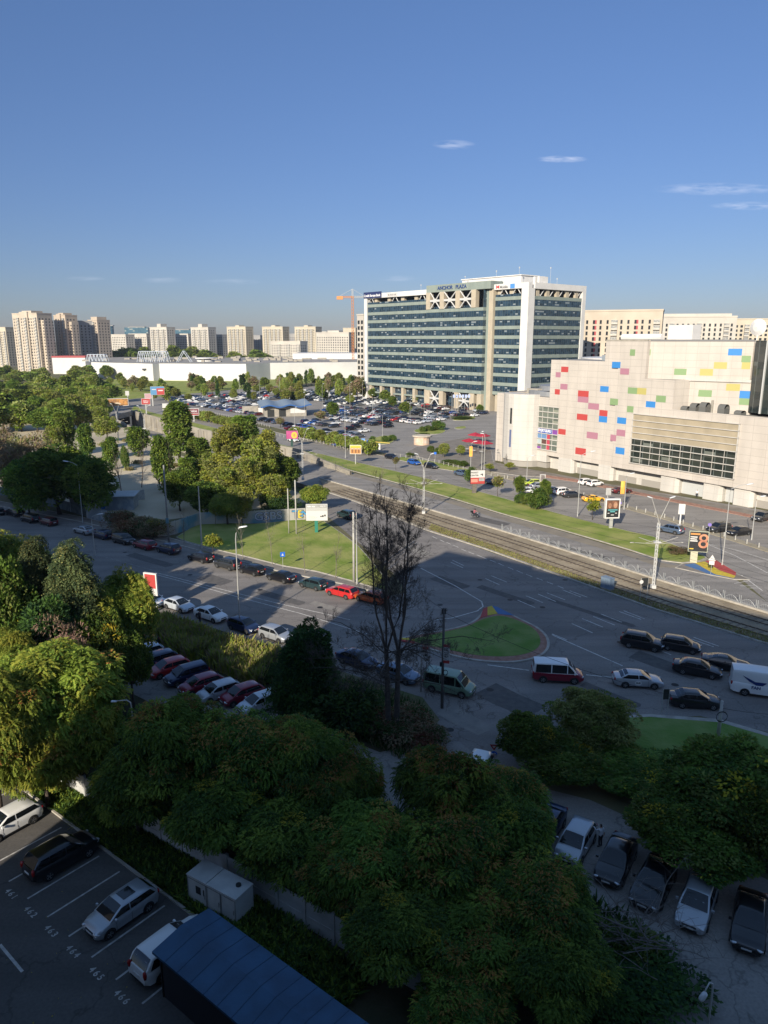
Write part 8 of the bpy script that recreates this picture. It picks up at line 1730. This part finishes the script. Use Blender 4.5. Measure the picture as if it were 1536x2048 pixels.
# ---- people and the moped
M_skin = mat('skin', (.42, .25, .18), .6); M_hair = mat('hair_dark', (.03, .02, .015), .7)
def person(loc, rz, label, shirt, trousers, pose='stand', group='people', hold=None):
    me = bpy.data.meshes.new('person'); V = []; E_ = []; Rr = []
    def v(p, r): V.append(p); Rr.append(r); return len(V) - 1
    def e(a, b): E_.append((a, b))
    sit = pose == 'sit'; hipz = .78 if sit else .93
    pel = v((0, 0, hipz), (.15, .11)); wa_ = v((0 if not sit else .04, 0, hipz + .22), (.13, .10)); ch = v((.02 if not sit else .10, 0, hipz + .42), (.165, .115)); nk = v((.03 if not sit else .15, 0, hipz + .56), (.06, .055)); hd = v((.05 if not sit else .18, 0, hipz + .68), (.085, .10)); ht_ = v((.04 if not sit else .18, 0, hipz + .80), (.075, .085))
    e(pel, wa_); e(wa_, ch); e(ch, nk); e(nk, hd); e(hd, ht_)
    cx, cz = V[ch][0], V[ch][2]
    for s in (-1, 1):
        sh = v((cx, s * .19, cz + .04), (.065, .06)); e(ch, sh)
        if sit: el_ = v((cx + .18, s * .28, cz - .16), (.045, .045)); wr = v((cx + .42, s * .28, cz - .14), (.032, .032)); hdv = Vector((.07, 0, -.01))
        elif pose == 'reach' and s > 0: el_ = v((cx + .2, s * .24, cz - .12), (.045, .045)); wr = v((cx + .42, s * .2, cz - .02), (.032, .032)); hdv = Vector((.07, 0, 0))
        else: el_ = v((cx - .03 + .05 * s, s * .25, cz - .24), (.045, .045)); wr = v((cx + .04 + .08 * s, s * .27, cz - .48), (.032, .032)); hdv = Vector((.01, 0, -.07))
        e(sh, el_); e(el_, wr); w3 = Vector(V[wr]); pa = v(tuple(w3 + hdv), (.034, .022)); e(wr, pa)
        for k in range(4):
            off = Vector((0 if abs(hdv.z) < .05 else (k - 1.5) * .018, (k - 1.5) * .018 if abs(hdv.z) < .05 else 0, 0)); f1 = v(tuple(w3 + hdv * 1.6 + off), (.009, .009)); f2 = v(tuple(w3 + hdv * (2.0 + .12 * (1.5 - abs(k - 1.5))) + off + Vector((.008, -.004 * s, 0))), (.008, .008)); e(pa, f1); e(f1, f2)
        th = v(tuple(w3 + hdv * .9 + Vector((.035, -.01 * s, 0))), (.011, .011)); e(pa, th)
        hp = v((0, s * .09, hipz - .04), (.10, .10)); e(pel, hp)
        if sit: kn_ = v((.40, s * .16, hipz - .06), (.065, .065)); an = v((.30, s * .17, .34), (.042, .042)); to = v((.44, s * .17, .28), (.045, .035))
        else:
            st = (.16 * s if pose == 'walk' else 0); kn_ = v((.03 + st * .6, s * .10, .50), (.065, .065)); an = v((-.02 + st, s * .11, .09), (.042, .042)); to = v((.14 + st, s * .12, .045), (.045, .035))
        e(hp, kn_); e(kn_, an); e(an, to)
    me.from_pydata(V, E_, []); o = bpy.data.objects.new('person', me); COL.objects.link(o); sk = o.modifiers.new('s', 'SKIN')
    for i, r in enumerate(Rr): me.skin_vertices[0].data[i].radius = r
    me.skin_vertices[0].data[0].use_root = True; sb = o.modifiers.new('u', 'SUBSURF'); sb.levels = 1; sb.render_levels = 1; bpy.context.view_layer.update()
    m2 = bpy.data.meshes.new_from_object(o.evaluated_get(bpy.context.evaluated_depsgraph_get())); o.modifiers.clear(); o.data = m2; m2.materials.clear(); [m2.materials.append(m) for m in (M_skin, shirt, trousers, M_hair, M_dark)]
    for p in m2.polygons:
        c = p.center; arm = abs(c.y) > .215 and c.z < cz - .05 and c.z > .3
        if c.z > hipz + .75 or (c.z > hipz + .60 and c.x < V[hd][0] - .02): k = 3
        elif c.z > hipz + .54: k = 0
        elif arm and (Vector((c.x - cx, 0, c.z - cz)).length > .27): k = 0
        elif c.z > hipz + .02: k = 1
        elif c.z < .12 and not sit: k = 4
        else: k = 2
        p.material_index = k; p.use_smooth = True
    fx = V[hd][0] + .085; mb = MB()
    for s in (-1, 1): mb.cbox((fx + .004, s * .03, hipz + .70), (.012, .022, .012), 0)
    mb.build('eyes', M_dark, o); mb = MB(); mb.add([(fx, -.014, hipz + .66), (fx, .014, hipz + .66), (fx + .03, 0, hipz + .662), (fx, 0, hipz + .70)], [(0, 1, 2), (0, 2, 3), (1, 3, 2)]); mb.cbox((fx - .004, 0, hipz + .635), (.012, .04, .008)); mb.build('face', M_skin, o)
    o.location = loc; o.rotation_euler = (0, 0, rz); return tag(o, label, 'person', group)
cl_w, cl_k, cl_r, cl_j, cl_p = mat('cloth_white', (.62, .63, .66), .8), mat('cloth_black', (.02, .02, .025), .8), mat('cloth_red', (.40, .05, .05), .8), mat('cloth_jeans', (.06, .09, .16), .8), mat('cloth_pink', (.48, .12, .16), .8)
person(gp(1393, 996) + Vector((0, 0, .1)), R(-100), 'person in a white top and black trousers standing at the pale mall doors', cl_w, cl_k)
person(gp(1200, 1694), R(120), 'person in a white shirt leaning to the open door of the silver hatchback', cl_w, cl_k, 'reach')
person(gp(400, 1248), R(60), 'person in dark clothes beside the open door of the sunlit white saloon', cl_k, cl_k, 'reach')
person(gp(730, 905), R(-70), 'person in a white top and red trousers by the parking entrance', cl_w, cl_r, 'walk'); person(gp(686 + 55, 903), R(20), 'person in dark clothes behind the yellow barrier posts', cl_k, cl_j, 'walk')
person(gp(672, 870), R(200), 'person in white walking behind the trees of the verge', cl_w, cl_j, 'walk'); person(gp(979, 938), R(0), 'person in dark clothes on the pavement before the mall pier', cl_k, cl_k, 'walk'); person(gp(1028, 966), R(150), 'person in black walking on the verge behind the navy car', cl_k, cl_k, 'walk')
mp0 = gp(950, 1034); hdg = azrot(322 - 180 + 0); mo = thing('moped', 'black moped with a rider on the empty tram side carriageway', 'moped', mp0, azrot(141))
for x_ in (.65, -.62):
    mb = MB(); mb.path([(x_ + .27 * math.cos(t), 0, .29 + .27 * math.sin(t)) for t in np.linspace(0, 6.283, 18)], [.055] * 18, 6); wq = mb.build('wheel', M_tyre, mo); mb = MB(); mb.tube((x_, -.05, .29), (x_, .05, .29), .14, n=12); mb.build('rim', M_rim, wq)
mb = MB(); mb.path([(-.75, 0, .62), (-.4, 0, .66), (0, 0, .55), (.2, 0, .36), (.42, 0, .40), (.5, 0, .9)], [.12, .17, .15, .14, .15, .10], 8); mb.path([(.65, 0, .32), (.5, 0, .95), (.45, 0, 1.05)], [.04, .05, .04], 6); mb.tube((.44, -.33, 1.05), (.44, .33, 1.05), .025, n=6); mb.build('body', cl_k, mo, smooth=True)
mb = MB(); mb.box(-.72, -.15, .70, -.02, .15, .80); mb.build('seat', M_plas, mo); mb = MB(); mb.box(-1.05, -.2, .72, -.68, .2, 1.05); mb.build('top_box', M_plas, mo); mb = MB(); ell(mb, TM(.60, 0, .88), .07, .1, .08); mb.build('headlight', M_head, mo)
rd_ = person(mp0 + azdir(141) * -.25 + Vector((0, 0, .02)), azrot(141), 'rider in a red-pink jacket sitting on the black moped', cl_p, cl_k, 'sit'); mb = MB(); ell(mb, TM(.18, 0, 1.50), .14, .13, .14); mb.build('helmet', cl_k, rd_, smooth=True)
# chimneys of litter and small ground clutter
rg_ = random.Random(5); mb = MB()
for i in range(70):
    p = Vector((rg_.uniform(-26, -13), rg_.uniform(29, 42), .026)); 
    mb.add([p + Vector((rg_.uniform(-.07, .07), rg_.uniform(-.07, .07), rg_.uniform(0, .03))) for _ in range(3)], [(0, 1, 2)])
tag(mb.build('fallen_leaves', LF['yel']), 'scattered fallen leaves on the numbered car park', 'leaves', None, 'stuff')
# ---------------------------------------------------------------- haze
hm = bpy.data.materials.new('haze'); hm.use_nodes = True; n = hm.node_tree.nodes; n.clear(); ou = n.new('ShaderNodeOutputMaterial'); pv = n.new('ShaderNodeVolumePrincipled'); pv.inputs['Color'].default_value = (.70, .78, .92, 1); pv.inputs['Density'].default_value = .00009; pv.inputs['Anisotropy'].default_value = .2; hm.node_tree.links.new(pv.outputs[0], ou.inputs['Volume'])
mb = MB(); mb.box(-900, -140, -8, 900, 1650, 68); hz = mb.build('haze', hm); hz['kind'] = 'stuff'; hz['label'] = 'thin bluish haze over the distance'

# ---------------------------------------------------------------- look-alikes get their place in the line
ORD = ['first', 'second', 'third', 'fourth', 'fifth', 'sixth', 'seventh', 'eighth', 'ninth', 'tenth', 'eleventh', 'twelfth', 'thirteenth', 'fourteenth', 'fifteenth', 'sixteenth', 'seventeenth', 'eighteenth', 'nineteenth', 'twentieth']
same = {}
for o in COL.objects:
    if o.parent is None and 'label' in o and 'kind' not in o: same.setdefault(o['label'], []).append(o)
for lb, L_ in same.items():
    if len(L_) < 2: continue
    L_.sort(key=lambda o: o.location.x / max(1, o.location.y))
    for i, o in enumerate(L_):
        o['label'] = (ORD[i] if i < 20 else f'{i + 1}th') + ' from the left, ' + lb
for o in COL.objects:
    if o.parent is None and 'label' in o and len(o['label'].split()) > 16: print('LONG', o['label'])
